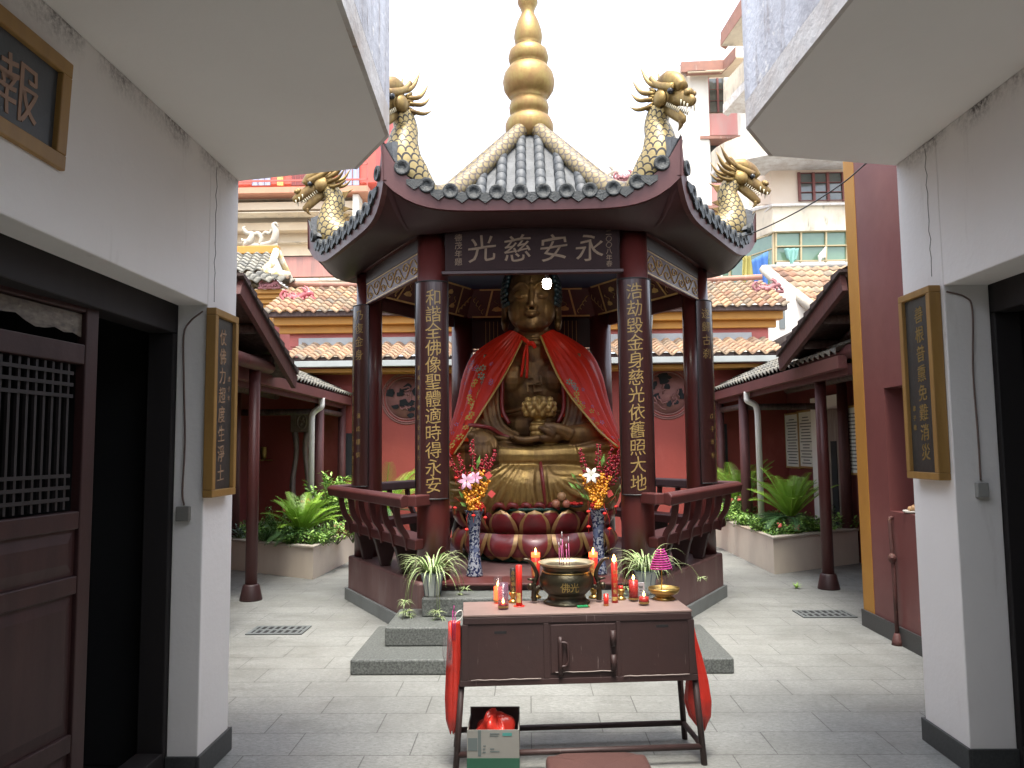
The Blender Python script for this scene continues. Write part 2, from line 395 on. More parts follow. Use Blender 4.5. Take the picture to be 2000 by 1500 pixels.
_b.inputs['Alpha'].default_value = .14; _b.inputs['Specular IOR Level'].default_value = .8
film_m, _n, _b, _L = nodes('clear_plastic_film'); _b.inputs['Base Color'].default_value = (.3, .27, .28, 1); _b.inputs['Roughness'].default_value = .15
_b.inputs['Alpha'].default_value = .16; _b.inputs['Specular IOR Level'].default_value = .9
magenta = M('magenta_incense', (.38, .03, .20), (.30, .025, .16), 20, rough=.8)
stick_pink = M('pink_incense_stick', (.45, .10, .24), (.35, .08, .2), 20, rough=.8)
red_bag = M('red_plastic_bag', (.50, .035, .022), (.38, .025, .018), 5, (1, 1, .4), rough=.28, bump=.25, bscale=12, sss=.1)
black_bag = M('black_plastic_bag', (.012, .012, .013), (.02, .02, .02), 5, rough=.3, bump=.3, bscale=14)
carton = M('printed_carton', (.20, .197, .18), (.165, .16, .145), 4, rough=.75)
carton_in = M('carton_inside', (.085, .05, .045), (.06, .035, .032), 4, rough=.8)
carton_green = M('carton_green_print', (.012, .075, .042), (.01, .06, .034), 5, rough=.6)
carton_ink = M('carton_dark_print', (.09, .11, .11), (.07, .09, .09), 5, rough=.7)
vinyl_brown = M('brown_vinyl', (.075, .036, .031), (.06, .028, .025), 4, rough=.42, rough2=.55, bump=.12, bscale=120)
bulb_m = M('lit_bulb', (1, 1, .95), (1, 1, .95), 1, emit=(1, .98, .86), es=14)
leaf_dark = M('dark_leaf', (.05, .13, .03), (.08, .18, .045), 9, rough=.4)
leaf_mid = M('mid_green_leaf', (.11, .24, .04), (.16, .30, .06), 9, rough=.45)
leaf_light = M('light_green_leaf', (.24, .42, .075), (.31, .48, .11), 9, rough=.45)
leaf_red = M('reddish_leaf', (.25, .06, .04), (.16, .10, .04), 9, rough=.5)
cycad_m = M('cycad_frond', (.19, .36, .03), (.26, .44, .055), 5, rough=.38)
cycad_dark = M('cycad_old_frond', (.05, .13, .045), (.08, .17, .055), 5, rough=.45)
trunk_m = M('cycad_trunk', (.11, .075, .05), (.07, .048, .033), 16, rough=.9, bump=.5)
stem_m = M('green_stem', (.08, .13, .035), (.11, .10, .045), 8, rough=.6)
flower_coral = M('coral_blossom', (.65, .16, .12), (.55, .10, .09), 10, rough=.5)
berry_red = M('red_berry', (.36, .015, .028), (.26, .012, .02), 30, rough=.28)
berry_orange = M('orange_berry', (.70, .32, .025), (.62, .24, .018), 30, rough=.28)
bud_green = M('pale_green_ball', (.46, .47, .20), (.40, .41, .16), 10, rough=.7, bump=.2, bscale=150)
lily_white = M('white_lily', (.72, .70, .62), (.62, .60, .50), 10, rough=.5)
lily_pink = M('pink_lily', (.62, .42, .52), (.50, .16, .28), 14, rough=.5)
paper_red = M('red_card', (.42, .035, .028), (.35, .03, .025), 12, rough=.6)
pom_red = M('red_pompom', (.62, .03, .02), (.5, .02, .015), 20, rough=.8)
fruit_a = M('tan_pear_skin', (.42, .26, .12), (.36, .19, .09), 9, rough=.45)
fruit_b = M('rosy_apple_skin', (.38, .10, .075), (.42, .20, .11), 6, rough=.35)
pot_m = M('celadon_pot_glaze', (.42, .45, .41), (.36, .39, .36), 4, rough=.22)
pot_line = M('pot_blue_line', (.10, .13, .16), (.08, .10, .13), 6, rough=.3)
paper_white = M('notice_paper', (.66, .64, .57), (.60, .58, .51), 3, rough=.6)
ink_dark = M('notice_ink', (.12, .11, .11), (.10, .10, .10), 5, rough=.8)
ornament_red = M('red_ridge_ceramic', (.34, .055, .065), (.27, .075, .08), 8, rough=.4)
ornament_pink = M('faded_pink_ceramic', (.27, .10, .105), (.20, .075, .08), 8, rough=.6)
ornament_cream = M('cream_ridge_plaster', (.42, .37, .29), (.30, .265, .215), 6, rough=.7)
cape_trim_m = M('olive_gold_trim', (.36, .22, .045), (.28, .17, .04), 20, rough=.5)
emb_plum = M('plum_embroidery', (.28, .10, .20), (.34, .16, .24), 60, rough=.7)
emb_yellow = M('yellow_embroidery', (.52, .36, .04), (.40, .24, .03), 50, rough=.6)
emb_green = M('green_embroidery', (.06, .20, .12), (.20, .30, .18), 50, lo=.4, hi=.6, rough=.6)
hair_m = M('blue_black_hair', (.010, .026, .034), (.018, .036, .042), 8, rough=.4)
pet_green = M('dark_green_lotus_ground', (.012, .06, .04), (.018, .075, .05), 6, rough=.45)
red_gilt = M('red_robe_lining', (.20, .022, .020), (.14, .018, .016), 5, rough=.4)
white_strip = M('white_trim', (.6, .58, .55), (.5, .48, .46), 5, rough=.5)
deep_blue = M('blue_ceiling_paint', (.014, .02, .06), (.012, .016, .05), 3, rough=.6)
wet_stain = M('damp_stone', (.1, .1, .1), (.08, .08, .08), 4, rough=.4)

def metal_gold(name, gold, dark, amt_lo, amt_hi, rough=.32, sc=4, bump=.15):
    m, n, b, L = nodes(name)
    v = coord(n, (1, 1, .6)); f = noise(n, v, sc, 8, .68, amt_lo, amt_hi)
    f2 = noise(n, coord(n, (2, 2, .7)), 14, 6, .6, .42, .75)
    c = mixc(n, f, gold, dark); c = mixc(n, mathn(n, 'MULTIPLY', f2, .5), c, (dark[0] * .8, dark[1] * .7, dark[2] * .7))
    L.new(c, b.inputs['Base Color']); L.new(mathn(n, 'MULTIPLY_ADD', f, -.35, .72), b.inputs['Metallic'])
    L.new(mathn(n, 'MULTIPLY_ADD', f, .22, rough), b.inputs['Roughness'])
    L.new(bumpn(n, noise(n, coord(n), 22, 6, .6, .2, .8), bump, .01), b.inputs['Normal'])
    return m
gilt = metal_gold('aged_gilding', (.24, .135, .043), (.055, .027, .017), .34, .72, rough=.42)
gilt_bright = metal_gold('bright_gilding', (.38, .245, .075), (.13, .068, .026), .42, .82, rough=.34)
finial_gold = metal_gold('gilded_finial', (.27, .195, .065), (.24, .12, .045), .40, .75, rough=.42, sc=6)
dragon_gold = metal_gold('dragon_gilding', (.27, .185, .06), (.11, .06, .025), .36, .72, rough=.42, sc=7)

def scale_mat(name, gold, line, lw=.10):
    """overlapping fish scales drawn as dark outlines, laid out in the mesh's own UV cells"""
    m, n, b, L = nodes(name)
    t = n.nodes.new('ShaderNodeTexCoord'); s = n.nodes.new('ShaderNodeSeparateXYZ'); L.new(t.outputs['UV'], s.inputs[0])
    u, v = s.outputs[0], s.outputs[1]
    row = mathn(n, 'FLOOR', v); fy = mathn(n, 'FRACT', v)
    par = mathn(n, 'MULTIPLY', mathn(n, 'MODULO', row, 2), .5)
    fx = mathn(n, 'SUBTRACT', mathn(n, 'FRACT', mathn(n, 'ADD', u, par)), .5)
    d = mathn(n, 'SQRT', mathn(n, 'ADD', mathn(n, 'POWER', mathn(n, 'ABSOLUTE', fx), 2), mathn(n, 'MULTIPLY', mathn(n, 'POWER', fy, 2), .42)))
    e = mathn(n, 'ABSOLUTE', mathn(n, 'SUBTRACT', d, .5))
    line_f = mathn(n, 'LESS_THAN', e, lw)
    nz = noise(n, coord(n), 9, 5, .6, .35, .75)
    c = mixc(n, nz, gold, tuple(k * .62 for k in gold)); c = mixc(n, line_f, c, line)
    L.new(c, b.inputs['Base Color']); b.inputs['Roughness'].default_value = .42
    L.new(mathn(n, 'MULTIPLY_ADD', line_f, -.25, .3), b.inputs['Metallic'])
    L.new(bumpn(n, mathn(n, 'MULTIPLY', mathn(n, 'SUBTRACT', 1, line_f), mathn(n, 'SUBTRACT', 1, fy)), .6, .01), b.inputs['Normal'])
    return m
scales_gold = scale_mat('painted_dragon_scales', (.32, .24, .095), (.022, .016, .012), .085)
scales_cream = scale_mat('cream_ridge_scales', (.24, .185, .09), (.07, .052, .04), .10)

def tile_mat(name, cols, moss=None, rough=.8):
    """clay roof tiles: UV cell = one tile; each tile its own shade, plus soot and lichen patches"""
    m, n, b, L = nodes(name)
    t = n.nodes.new('ShaderNodeTexCoord'); fl = n.nodes.new('ShaderNodeVectorMath'); fl.operation = 'FLOOR'; L.new(t.outputs['UV'], fl.inputs[0])
    wn = n.nodes.new('ShaderNodeTexWhiteNoise'); wn.noise_dimensions = '2D'; L.new(fl.outputs[0], wn.inputs['Vector'])
    r = n.nodes.new('ShaderNodeValToRGB'); e = r.color_ramp.elements
    e[0].color = cols[0] + (1,); e[1].color = cols[-1] + (1,)
    for i in range(1, len(cols) - 1): q = e.new(i / (len(cols) - 1)); q.color = cols[i] + (1,)
    L.new(wn.outputs[0], r.inputs[0]); c = r.outputs[0]
    c = mixc(n, noise(n, coord(n), 16, 6, .6, .45, .85), c, tuple(k * .55 for k in cols[0]))
    if moss: c = mixc(n, noise(n, coord(n), .9, 6, .65, moss[1], moss[2]), c, moss[0])
    L.new(c, b.inputs['Base Color']); b.inputs['Roughness'].default_value = rough
    L.new(bumpn(n, noise(n, coord(n), 35, 5, .6, .2, .8), .25), b.inputs['Normal'])
    return m
clay_tiles = tile_mat('orange_clay_tiles', [(.13, .07, .045), (.34, .20, .11), (.19, .14, .09), (.40, .27, .155), (.24, .12, .07), (.30, .22, .14), (.14, .12, .09), (.37, .23, .12)], ((.24, .20, .14), .60, .85))
clay_tiles_red = tile_mat('red_clay_tiles', [(.20, .12, .075), (.35, .22, .13), (.25, .16, .10), (.40, .27, .16), (.18, .14, .10)], ((.17, .15, .12), .56, .70))
grey_tiles = tile_mat('grey_clay_tiles', [(.15, .145, .13), (.22, .21, .18), (.28, .26, .21), (.19, .18, .15)], ((.30, .26, .16), .55, .75))
slate_tiles = tile_mat('slate_grey_tiles', [(.034, .038, .041), (.052, .056, .06), (.07, .075, .078), (.046, .05, .051)], ((.12, .125, .125), .5, .8), .6)
dark_tiles = tile_mat('dark_brown_tiles', [(.05, .033, .03), (.075, .05, .045), (.06, .04, .037)], None)

def paving():
    m, n, b, L = nodes('granite_paving')
    v = coord(n); br = n.nodes.new('ShaderNodeTexBrick'); L.new(v, br.inputs[0])
    br.inputs['Scale'].default_value = 1; br.inputs['Brick Width'].default_value = .62; br.inputs['Row Height'].default_value = .31
    br.inputs['Mortar Size'].default_value = .0032; br.inputs['Mortar Smooth'].default_value = .15; br.offset = .37
    br.inputs['Color1'].default_value = (.175, .182, .172, 1); br.inputs['Color2'].default_value = (.20, .206, .194, 1); br.inputs['Mortar'].default_value = (.05, .052, .05, 1)
    c = br.outputs[0]
    c = mixc(n, mathn(n, 'MULTIPLY', noise(n, coord(n, (1, 2.2, 1)), 26, 5, .75, .42, .60), .6), c, (.30, .305, .29))
    c = mixc(n, mathn(n, 'MULTIPLY', noise(n, coord(n, (1, 2, 1)), 48, 4, .7, .53, .62), .7), c, (.115, .118, .11))
    c = mixc(n, mathn(n, 'MULTIPLY', noise(n, v, 1.1, 7, .68, .42, .70), .6), c, (.115, .117, .105))
    c = mixc(n, mathn(n, 'MULTIPLY', noise(n, coord(n, (.4, 1.6, 1)), 2.6, 6, .7, .56, .74), .5), c, (.08, .078, .066))
    c = mixc(n, mathn(n, 'MULTIPLY', br.outputs['Fac'], .62), c, (.06, .06, .055))
    L.new(c, b.inputs['Base Color'])
    L.new(mathn(n, 'MULTIPLY_ADD', noise(n, v, 3, 4, .6), .25, .38), b.inputs['Roughness'])
    h = mathn(n, 'SUBTRACT', mathn(n, 'MULTIPLY', noise(n, v, 110, 3, .6, .2, .8), .25), br.outputs['Fac'])
    L.new(bumpn(n, h, .35, .004), b.inputs['Normal']); return m
paving_m = paving()

def bricks():
    m, n, b, L = nodes('grey_brickwork')
    v = coord(n, (1, 1, 1)); sw = n.nodes.new('ShaderNodeSeparateXYZ'); L.new(v, sw.inputs[0]); cb = n.nodes.new('ShaderNodeCombineXYZ'); L.new(sw.outputs[0], cb.inputs[0]); L.new(sw.outputs[2], cb.inputs[1])
    br = n.nodes.new('ShaderNodeTexBrick'); L.new(cb.outputs[0], br.inputs[0]); br.inputs['Scale'].default_value = 1
    br.inputs['Brick Width'].default_value = .5; br.inputs['Row Height'].default_value = .16; br.inputs['Mortar Size'].default_value = .016
    br.inputs['Color1'].default_value = (.38, .35, .29, 1); br.inputs['Color2'].default_value = (.24, .235, .21, 1); br.inputs['Mortar'].default_value = (.52, .48, .38, 1)
    L.new(br.outputs[0], b.inputs['Base Color']); b.inputs['Roughness'].default_value = .9; return m
brick_grey = bricks()

def vase_mat():
    m, n, b, L = nodes('blue_and_white_porcelain')
    v = coord(n); f = noise(n, v, 46, 3, .55, .47, .53); f2 = noise(n, v, 11, 3, .5, .56, .60)
    c = mixc(n, f, (.25, .265, .30), (.014, .02, .06)); c = mixc(n, f2, c, (.09, .11, .18))
    L.new(c, b.inputs['Base Color']); b.inputs['Roughness'].default_value = .16; return m
vase_m = vase_mat()

def spider_mat():
    m, n, b, L = nodes('variegated_ribbon_leaf')
    t = n.nodes.new('ShaderNodeTexCoord'); s = n.nodes.new('ShaderNodeSeparateXYZ'); L.new(t.outputs['UV'], s.inputs[0])
    d = mathn(n, 'ABSOLUTE', mathn(n, 'SUBTRACT', s.outputs[0], .5))
    c = mixc(n, mathn(n, 'GREATER_THAN', d, .27), (.085, .19, .04), (.46, .50, .27))
    L.new(c, b.inputs['Base Color']); b.inputs['Roughness'].default_value = .4; return m
spider_m = spider_mat()

def petal_mat():
    m, n, b, L = nodes('red_petal_gold_border')
    t = n.nodes.new('ShaderNodeTexCoord'); s = n.nodes.new('ShaderNodeSeparateXYZ'); L.new(t.outputs['UV'], s.inputs[0])
    u = mathn(n, 'ABSOLUTE', mathn(n, 'MULTIPLY', mathn(n, 'SUBTRACT', s.outputs[0], .5), 2))
    e = mathn(n, 'MAXIMUM', mathn(n, 'GREATER_THAN', u, .76), mathn(n, 'GREATER_THAN', s.outputs[1], .84))
    f = noise(n, coord(n), 5, 6, .6, .35, .75)
    red = mixc(n, f, (.22, .022, .026), (.10, .020, .020)); gold = mixc(n, f, (.42, .26, .09), (.24, .12, .05))
    L.new(mixc(n, e, red, gold), b.inputs['Base Color']); L.new(mathn(n, 'MULTIPLY', e, .35), b.inputs['Metallic'])
    b.inputs['Roughness'].default_value = .3; b.inputs['Coat Weight'].default_value = .25; b.inputs['Coat Roughness'].default_value = .2; return m
petal_m = petal_mat()

def satin():
    m, n, b, L = nodes('red_satin')
    f = noise(n, coord(n), 3, 4, .6); f2 = noise(n, coord(n), 130, 3, .5, .35, .65)
    c = mixc(n, f, (.72, .036, .016), (.56, .024, .012)); c = mixc(n, mathn(n, 'MULTIPLY', f2, .25), c, (.78, .07, .022))
    L.new(c, b.inputs['Base Color']); b.inputs['Roughness'].default_value = .36; b.inputs['Specular IOR Level'].default_value = .3
    tr = n.nodes.new('ShaderNodeBsdfTranslucent'); tr.inputs[0].default_value = (.95, .08, .025, 1); mx = n.nodes.new('ShaderNodeMixShader'); mx.inputs[0].default_value = .5
    L.new(b.outputs[0], mx.inputs[1]); L.new(tr.outputs[0], mx.inputs[2]); L.new(mx.outputs[0], n.nodes['Material Output'].inputs[0]); return m
satin_m = satin()

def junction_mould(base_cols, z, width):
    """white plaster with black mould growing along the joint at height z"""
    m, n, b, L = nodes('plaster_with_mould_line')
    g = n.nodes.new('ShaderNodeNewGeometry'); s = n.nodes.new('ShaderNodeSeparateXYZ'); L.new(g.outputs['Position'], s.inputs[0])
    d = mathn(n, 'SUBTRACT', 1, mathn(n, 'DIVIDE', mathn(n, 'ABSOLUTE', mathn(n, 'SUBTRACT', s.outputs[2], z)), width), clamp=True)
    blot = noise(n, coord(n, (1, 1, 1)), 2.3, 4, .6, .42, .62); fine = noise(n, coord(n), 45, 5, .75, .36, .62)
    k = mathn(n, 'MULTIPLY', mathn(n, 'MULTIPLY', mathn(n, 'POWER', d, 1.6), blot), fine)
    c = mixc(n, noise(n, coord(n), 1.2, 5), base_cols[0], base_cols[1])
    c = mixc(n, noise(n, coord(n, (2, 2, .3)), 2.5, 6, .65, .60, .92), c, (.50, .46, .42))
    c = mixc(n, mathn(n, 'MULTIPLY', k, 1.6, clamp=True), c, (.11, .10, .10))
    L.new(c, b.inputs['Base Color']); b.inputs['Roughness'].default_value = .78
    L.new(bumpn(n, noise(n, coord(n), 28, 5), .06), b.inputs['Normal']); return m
# ================================================================== GROUND
g = MB(); g.grid(lambda u, v: (lerp(-60, 60, u), lerp(-20, 90, v), 0), 24, 22, sm=False)
tag(g.build('courtyard_paving', paving_m), 'grey granite paving slabs of the courtyard', kind='structure')

def drain(c, rz, label):
    t = thing('drain_grate', label, 'drain grate', (c.x, c.y, .004), rz, 'floor drains')
    m = MB(); W, D = .48, .30
    m.box(-W / 2, W / 2, -D / 2, -D / 2 + .035, 0, .006); m.box(-W / 2, W / 2, D / 2 - .035, D / 2, 0, .006)
    m.box(-W / 2, -W / 2 + .03, -D / 2 + .035, D / 2 - .035, 0, .006); m.box(W / 2 - .03, W / 2, -D / 2 + .035, D / 2 - .035, 0, .006)
    m.box(-W / 2 + .03, W / 2 - .03, -.016, .016, 0, .006)
    for k in range(1, 8):
        x = -W / 2 + k * W / 8
        m.box(x - .012, x + .012, -D / 2 + .035, -.016, 0, .0055); m.box(x - .012, x + .012, .016, D / 2 - .035, 0, .0055)
    m.build('slotted_cover', skirt_stone, t, local=True)
    b = MB(); b.box(-W / 2, W / 2, -D / 2, D / 2, -.003, .001); b.build('dark_pit', black, t, local=True)
drain(onz(545, 1232, 0), .0, 'slotted stone drain cover in the paving left of the pavilion steps')
drain(onz(1610, 1200, 0), .0, 'slotted stone drain cover in the paving beside the red gable wall')

# ================================================================== GATE BUILDINGS (white walls either side of the camera)
def gate(side, X, thick, Yend, Yjamb, zl, zs, corners, label, slabname):
    s = side                                            # -1 left, +1 right
    t = thing('gate_building', label, 'building', (X, Yend, 0))
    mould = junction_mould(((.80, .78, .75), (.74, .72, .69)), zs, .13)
    Y0 = -3.6; far = X + s * 3.4; Xi = X + s * thick
    w_ = MB(); a, b = sorted((X, Xi))
    w_.box(a, b, Yjamb, Yend, 0, zs)                    # pillar by the courtyard
    w_.box(a, b, Y0, Yjamb, zl, zs)                     # wall over the doorway
    w_.box(a, b, Y0, -.4, 0, zl)
    c, d = sorted((Xi, far)); w_.box(c, d, Yend - .18, Yend, 0, zs)
    w_.box(*sorted((far, far + s * .2)), Y0, Yend, 0, zs)
    w_.build('wall', mould, t, bevel=.006)
    # canopy slab: soffit polygon traced at its own height
    P = [Vector((p.x, p.y, zs)) for p in corners]
    inner_far = Vector((far, Yend, zs))
    poly = [Vector((X, Yend + .005, zs))] + P
    e = poly[-1]; poly += [Vector((e.x, Y0, zs)), Vector((far, Y0, zs)), inner_far]
    cs = MB(); cs.prism(poly, (0, 0, .13)); cs.build('canopy_slab', junction_mould(((.60, .58, .56), (.53, .51, .49)), zs, .006) if 0 else soffit_white, t)
    # parapet faces standing on the slab edge
    pf = MB(); edge = P[::-1]
    edge = [Vector((e.x, Y0, zs))] + edge
    def face(a, b, lo, hi, out, mb, m=0):
        dd = (b - a).normalized(); nn = Vector((dd.y, -dd.x, 0)) * out
        mb.prism([a + Vector((0, 0, lo)) + nn * .02, b + Vector((0, 0, lo)) + nn * .02, b + Vector((0, 0, lo)) - nn * .12, a + Vector((0, 0, lo)) - nn * .12], (0, 0, hi - lo), m)
    for i in range(len(edge) - 1): face(edge[i], edge[i + 1], .131, .95, -s, pf)
    pf.build('parapet', weathered, t)
    tr = MB()
    for i in range(len(edge) - 1): face(edge[i], edge[i + 1], .001, .13, -s, tr)
    tr.build('slab_edge_band', weathered_warm, t)
    up = MB(); up.box(*sorted((X + s * .12, far)), Y0, Yend - .1, zs + .131, zs + .9); up.build('upper_storey', white, t)
    sk = MB(); q = .016
    a, b = sorted((X - s * q, X + s * .001)); sk.box(a, b, Yjamb - q, Yend + q, 0, .115)
    a, b = sorted((X + s * .002, Xi)); sk.box(a, b, Yjamb - q, Yjamb - .001, 0, .115)
    a, b = sorted((X + s * .002, far)); sk.box(a, b, Yend + .001, Yend + q, 0, .115)
    sk.build('skirting', granite_dark, t, bevel=.003)
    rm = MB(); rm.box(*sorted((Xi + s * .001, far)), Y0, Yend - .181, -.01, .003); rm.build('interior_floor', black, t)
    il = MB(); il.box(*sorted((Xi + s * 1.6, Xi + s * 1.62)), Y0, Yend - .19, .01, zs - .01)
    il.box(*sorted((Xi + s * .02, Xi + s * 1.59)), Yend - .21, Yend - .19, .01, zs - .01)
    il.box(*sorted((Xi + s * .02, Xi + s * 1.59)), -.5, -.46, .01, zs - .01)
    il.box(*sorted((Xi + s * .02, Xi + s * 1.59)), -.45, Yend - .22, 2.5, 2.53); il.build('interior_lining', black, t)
    fr = MB()                                           # dark timber door frame behind the reveal
    a, b = sorted((Xi + s * .002, Xi + s * .13))
    fr.box(a, b, -.4, Yjamb + .02, zl - .14, zl + .03); fr.box(a, b, Yjamb - .03, Yjamb + .09, 0, zl - .141)
    fr.box(a, b, -.4, -.3, 0, zl - .141); fr.box(a, b, -.29, Yjamb - .031, 0, .14)
    fr.build('door_frame', frame_black, t, bevel=.006)
    return t, Xi
zsL, zsR = 3.036, 3.10
cl = [onz(690, 330, zsL), onz(752, 266, zsL), onz(655, 0, zsL)]
gl, XiL = gate(-1, -1.578, .15, 4.10, 3.73, 2.27, zsL, cl, 'white plastered building on the left with an open lattice door and grey soffit', 'l')
cr = [onz(1510, 305, zsR), onz(1465, 250, zsR), onz(1668, 0, zsR)]
gr_, XiR = gate(1, 2.07, .22, 4.21, 3.80, 2.33, zsR, cr, 'white plastered building on the right with a dark doorway and weathered parapet', 'r')
# unseen entrance wall and roof, shaped to cut front light; parented to left building
rw = MB(); rw.box(-1.55, 2.04, -3.9, -3.62, 2.9, 4.6); rw.box(-1.55, -.9, -3.9, -3.62, 0, 2.899); rw.box(1.4, 2.04, -3.9, -3.62, 0, 2.899); rw.box(-1.55, 2.04, -3.6, -.6, 3.26, 3.42); rw.box(-.899, 1.399, -3.85, -3.80, 0, 2.9)
rw.build('unseen_entrance', white, gl)
# hairline cracks in the plaster of both pillars
for t, X, s, y, z0, z1 in ((gl, -1.578, 1, 3.80, 2.30, 3.0), (gr_, 2.07, -1, 3.90, 2.40, 3.07)):
    c = MB(); pts = [(X + s * .0006, y + .008 * math.sin(9 * k) + random.Random(k).uniform(-.003, .003), lerp(z0, z1, k / 14)) for k in range(15)]
    c.tube(pts, .0022, 4); c.build('plaster_crack', mortar, t)

# ---- lattice door leaf of the left building
dl = thing('door_leaf', 'old maroon wooden door with a lattice panel and a torn upper pane, swung open', 'door', (XiL - .09, 3.09, 0))
A = Vector((XiL - .19, 1.75, 0)); B = Vector((XiL - .055, 3.10, 0)); dv = (B - A).normalized(); nv = Vector((dv.y, -dv.x, 0)); Lw = .74
A = B - dv * Lw
def D(u, z, o=0): return A + dv * u + nv * o + Vector((0, 0, z))
def dbox(mb, u0, u1, z0, z1, o0, o1, m=0):
    mb.prism([D(u0, z0, o0), D(u1, z0, o0), D(u1, z0, o1), D(u0, z0, o1)], (0, 0, z1 - z0), m)
m = MB()
dbox(m, 0, .06, .03, 2.19, -.022, .022); dbox(m, Lw - .075, Lw, .03, 2.19, -.022, .022)
rails = [(.03, .13), (.40, .47), (1.00, 1.07), (1.25, 1.32), (1.90, 1.98), (2.11, 2.19)]
for a, b in rails: dbox(m, .061, Lw - .076, a, b, -.02, .02)
m.build('frame', door_wood, dl, bevel=.005)
m = MB()
for a, b in ((.13, .40), (.47, 1.00), (1.07, 1.25)):
    dbox(m, .062, Lw - .077, a + .001, b - .001, -.006, .004)
    p0, p1 = .11, Lw - .125
    fr_ = [D(p0, a + .05, .012), D(p1, a + .05, .012), D(p1, b - .05, .012), D(p0, b - .05, .012)]
    ba = [D(.075, a + .012, .004), D(Lw - .09, a + .012, .004), D(Lw - .09, b - .012, .004), D(.075, b - .012, .004)]
    m.add(ba + fr_, [(0, 1, 5, 4), (1, 2, 6, 5), (2, 3, 7, 6), (3, 0, 4, 7), (4, 5, 6, 7)])
m.build('raised_panel', door_wood, dl)
m = MB(); u0, u1 = .062, Lw - .077
for k in range(13):
    u = lerp(u0 + .02, u1 - .07, k / 12); dbox(m, u - .006, u + .006, 1.33, 1.895, -.006, .006)
for z in (1.37, 1.415, 1.46, 1.77, 1.815, 1.86): dbox(m, u0 + .002, u1 - .05, z - .007, z + .007, .0065, .0125)
m.build('lattice', lattice_wood, dl)
m = MB(); up = [D(u0, 2.105, 0), D(u1, 2.105, 0), D(u1, 2.01, 0)]
ra = random.Random(4)
for k in range(1, 12): up.append(D(lerp(u1, u0, k / 12), 2.025 + ra.uniform(-.012, .03), .001))
up += [D(u0, 2.03, 0)]; m.poly(up)
m.build('torn_paper_pane', M('torn_yellowed_pane', (.20, .17, .125), (.07, .055, .045), 6, (1, 4, 9), rough=.55, spots=[(7, .6, .75, (.30, .27, .20), (1, 3, 8))]), dl, solid=.002)

# ---- junction box and cable on the left reveal, conduit on the right
cb = MB(); yj = 3.728
pts = spline([(-1.60, yj - .004, 2.24), (-1.66, yj - .006, 2.19), (-1.69, yj - .008, 2.12), (-1.685, yj - .006, 1.9), (-1.672, yj - .006, 1.6), (-1.678, yj - .006, 1.36), (-1.668, yj - .006, 1.29)], 6)
cb.tube(pts, .0042, 6); tag(cb.build('power_cable', brown_cable), 'thin brown cable running down the doorway reveal on the left', 'cable')
jb = MB(); jb.box(-1.70, -1.635, yj - .03, yj - .001, 1.215, 1.285); tag(jb.build('junction_box', M('junction_box_plastic', (.20, .195, .175), rough=.5), bevel=.004), 'small square junction box at the foot of the brown cable', 'junction box')
cb = MB(); yj = 3.798
pts = spline([(2.08, yj - .004, 2.30), (2.17, yj - .006, 2.27), (2.20, yj - .006, 2.2), (2.185, yj - .006, 1.9), (2.19, yj - .006, 1.6), (2.19, yj - .006, 1.37)], 6)
cb.tube(pts, .0042, 6); tag(cb.build('power_cable', brown_cable), 'thin cable running down the doorway reveal on the right', 'cable')
jb = MB(); jb.box(2.16, 2.215, yj - .03, yj - .001, 1.29, 1.36); tag(jb.build('junction_box', grey_pvc, bevel=.004), 'small grey junction box low on the right doorway reveal', 'junction box')

# ---- framed calligraphy boards
def framed(name, label, cat, o, right, up, W, H, fw, mats, chars, size, group=None, depth=.05, small=(), sx=1.):
    """board with origin o (centre of its back), chars = [(ch, x, y)]"""
    o, right, up = Vector(o), Vector(right).normalized(), Vector(up).normalized(); out = right.cross(up)
    t = thing(name, label, cat, o, 0, group)
    f = MB(); w2, h2 = W / 2, H / 2
    def q(x0, x1, y0, y1, a, b, mb):
        mb.prism([o + right * x0 + up * y0 + out * a, o + right * x1 + up * y0 + out * a, o + right * x1 + up * y1 + out * a, o + right * x0 + up * y1 + out * a], out * (b - a))
    q(-w2, w2, h2 - fw, h2, .0, depth, f); q(-w2, w2, -h2, -h2 + fw, 0, depth, f); q(-w2, -w2 + fw, -h2 + fw, h2 - fw, 0, depth, f); q(w2 - fw, w2, -h2 + fw, h2 - fw, 0, depth, f)
    f.build('frame', mats[0], t, bevel=.004)
    p = MB(); q(-w2 + fw, w2 - fw, -h2 + fw, h2 - fw, .004, depth - .02, p); p.build('panel', mats[1], t)
    L = MB()
    for ch, x, y in chars: write(L, ch, flatmap(o + right * x + up * y + out * (depth - .0185), right, up), size, sx, .002, slant=.6)
    for ch, x, y, s_ in small: write(L, ch, flatmap(o + right * x + up * y + out * (depth - .0185), right, up), s_, 1, .004, slant=.4)
    L.build('lettering', mats[2], t, solid=.003)
    return t
n8 = 8
ys = [.335 - k * .098 for k in range(8)]
framed('couplet_board', 'narrow ochre framed couplet board on the left white pillar', 'calligraphy board', (-1.575, 3.855, 1.79), (0, 1, 0), (-.0, -0.0, 1), .30, .93, .036, (gold_frame, board_black, faded_ink),
       [(c, -.012, y) for c, y in zip('仗佛力超度生淨土', ys)], .088, 'couplet boards on the pillars', .05, [(c, .075, .13 - k * .05, .03) for k, c in enumerate('戊子年')])
framed('couplet_board', 'narrow ochre framed couplet board on the right white pillar', 'calligraphy board', (2.068, 3.985, 1.855), (0, -1, 0), (0, 0, 1), .32, .97, .036, (gold_frame, board_black, gold_ink),
       [(c, .015, y + .01) for c, y in zip('善根普熏免難消災', [.35 - k * .101 for k in range(8)])], .09, 'couplet boards on the pillars', .06, [(c, -.08, -.12 - k * .05, .03) for k, c in enumerate('弟子敬')])
pb = onx(125, 335, -1.565); pt = at(142, 127, pb.y)
upv = (pt - pb).normalized(); H_ = (pt - pb).length; Wd = 1.25
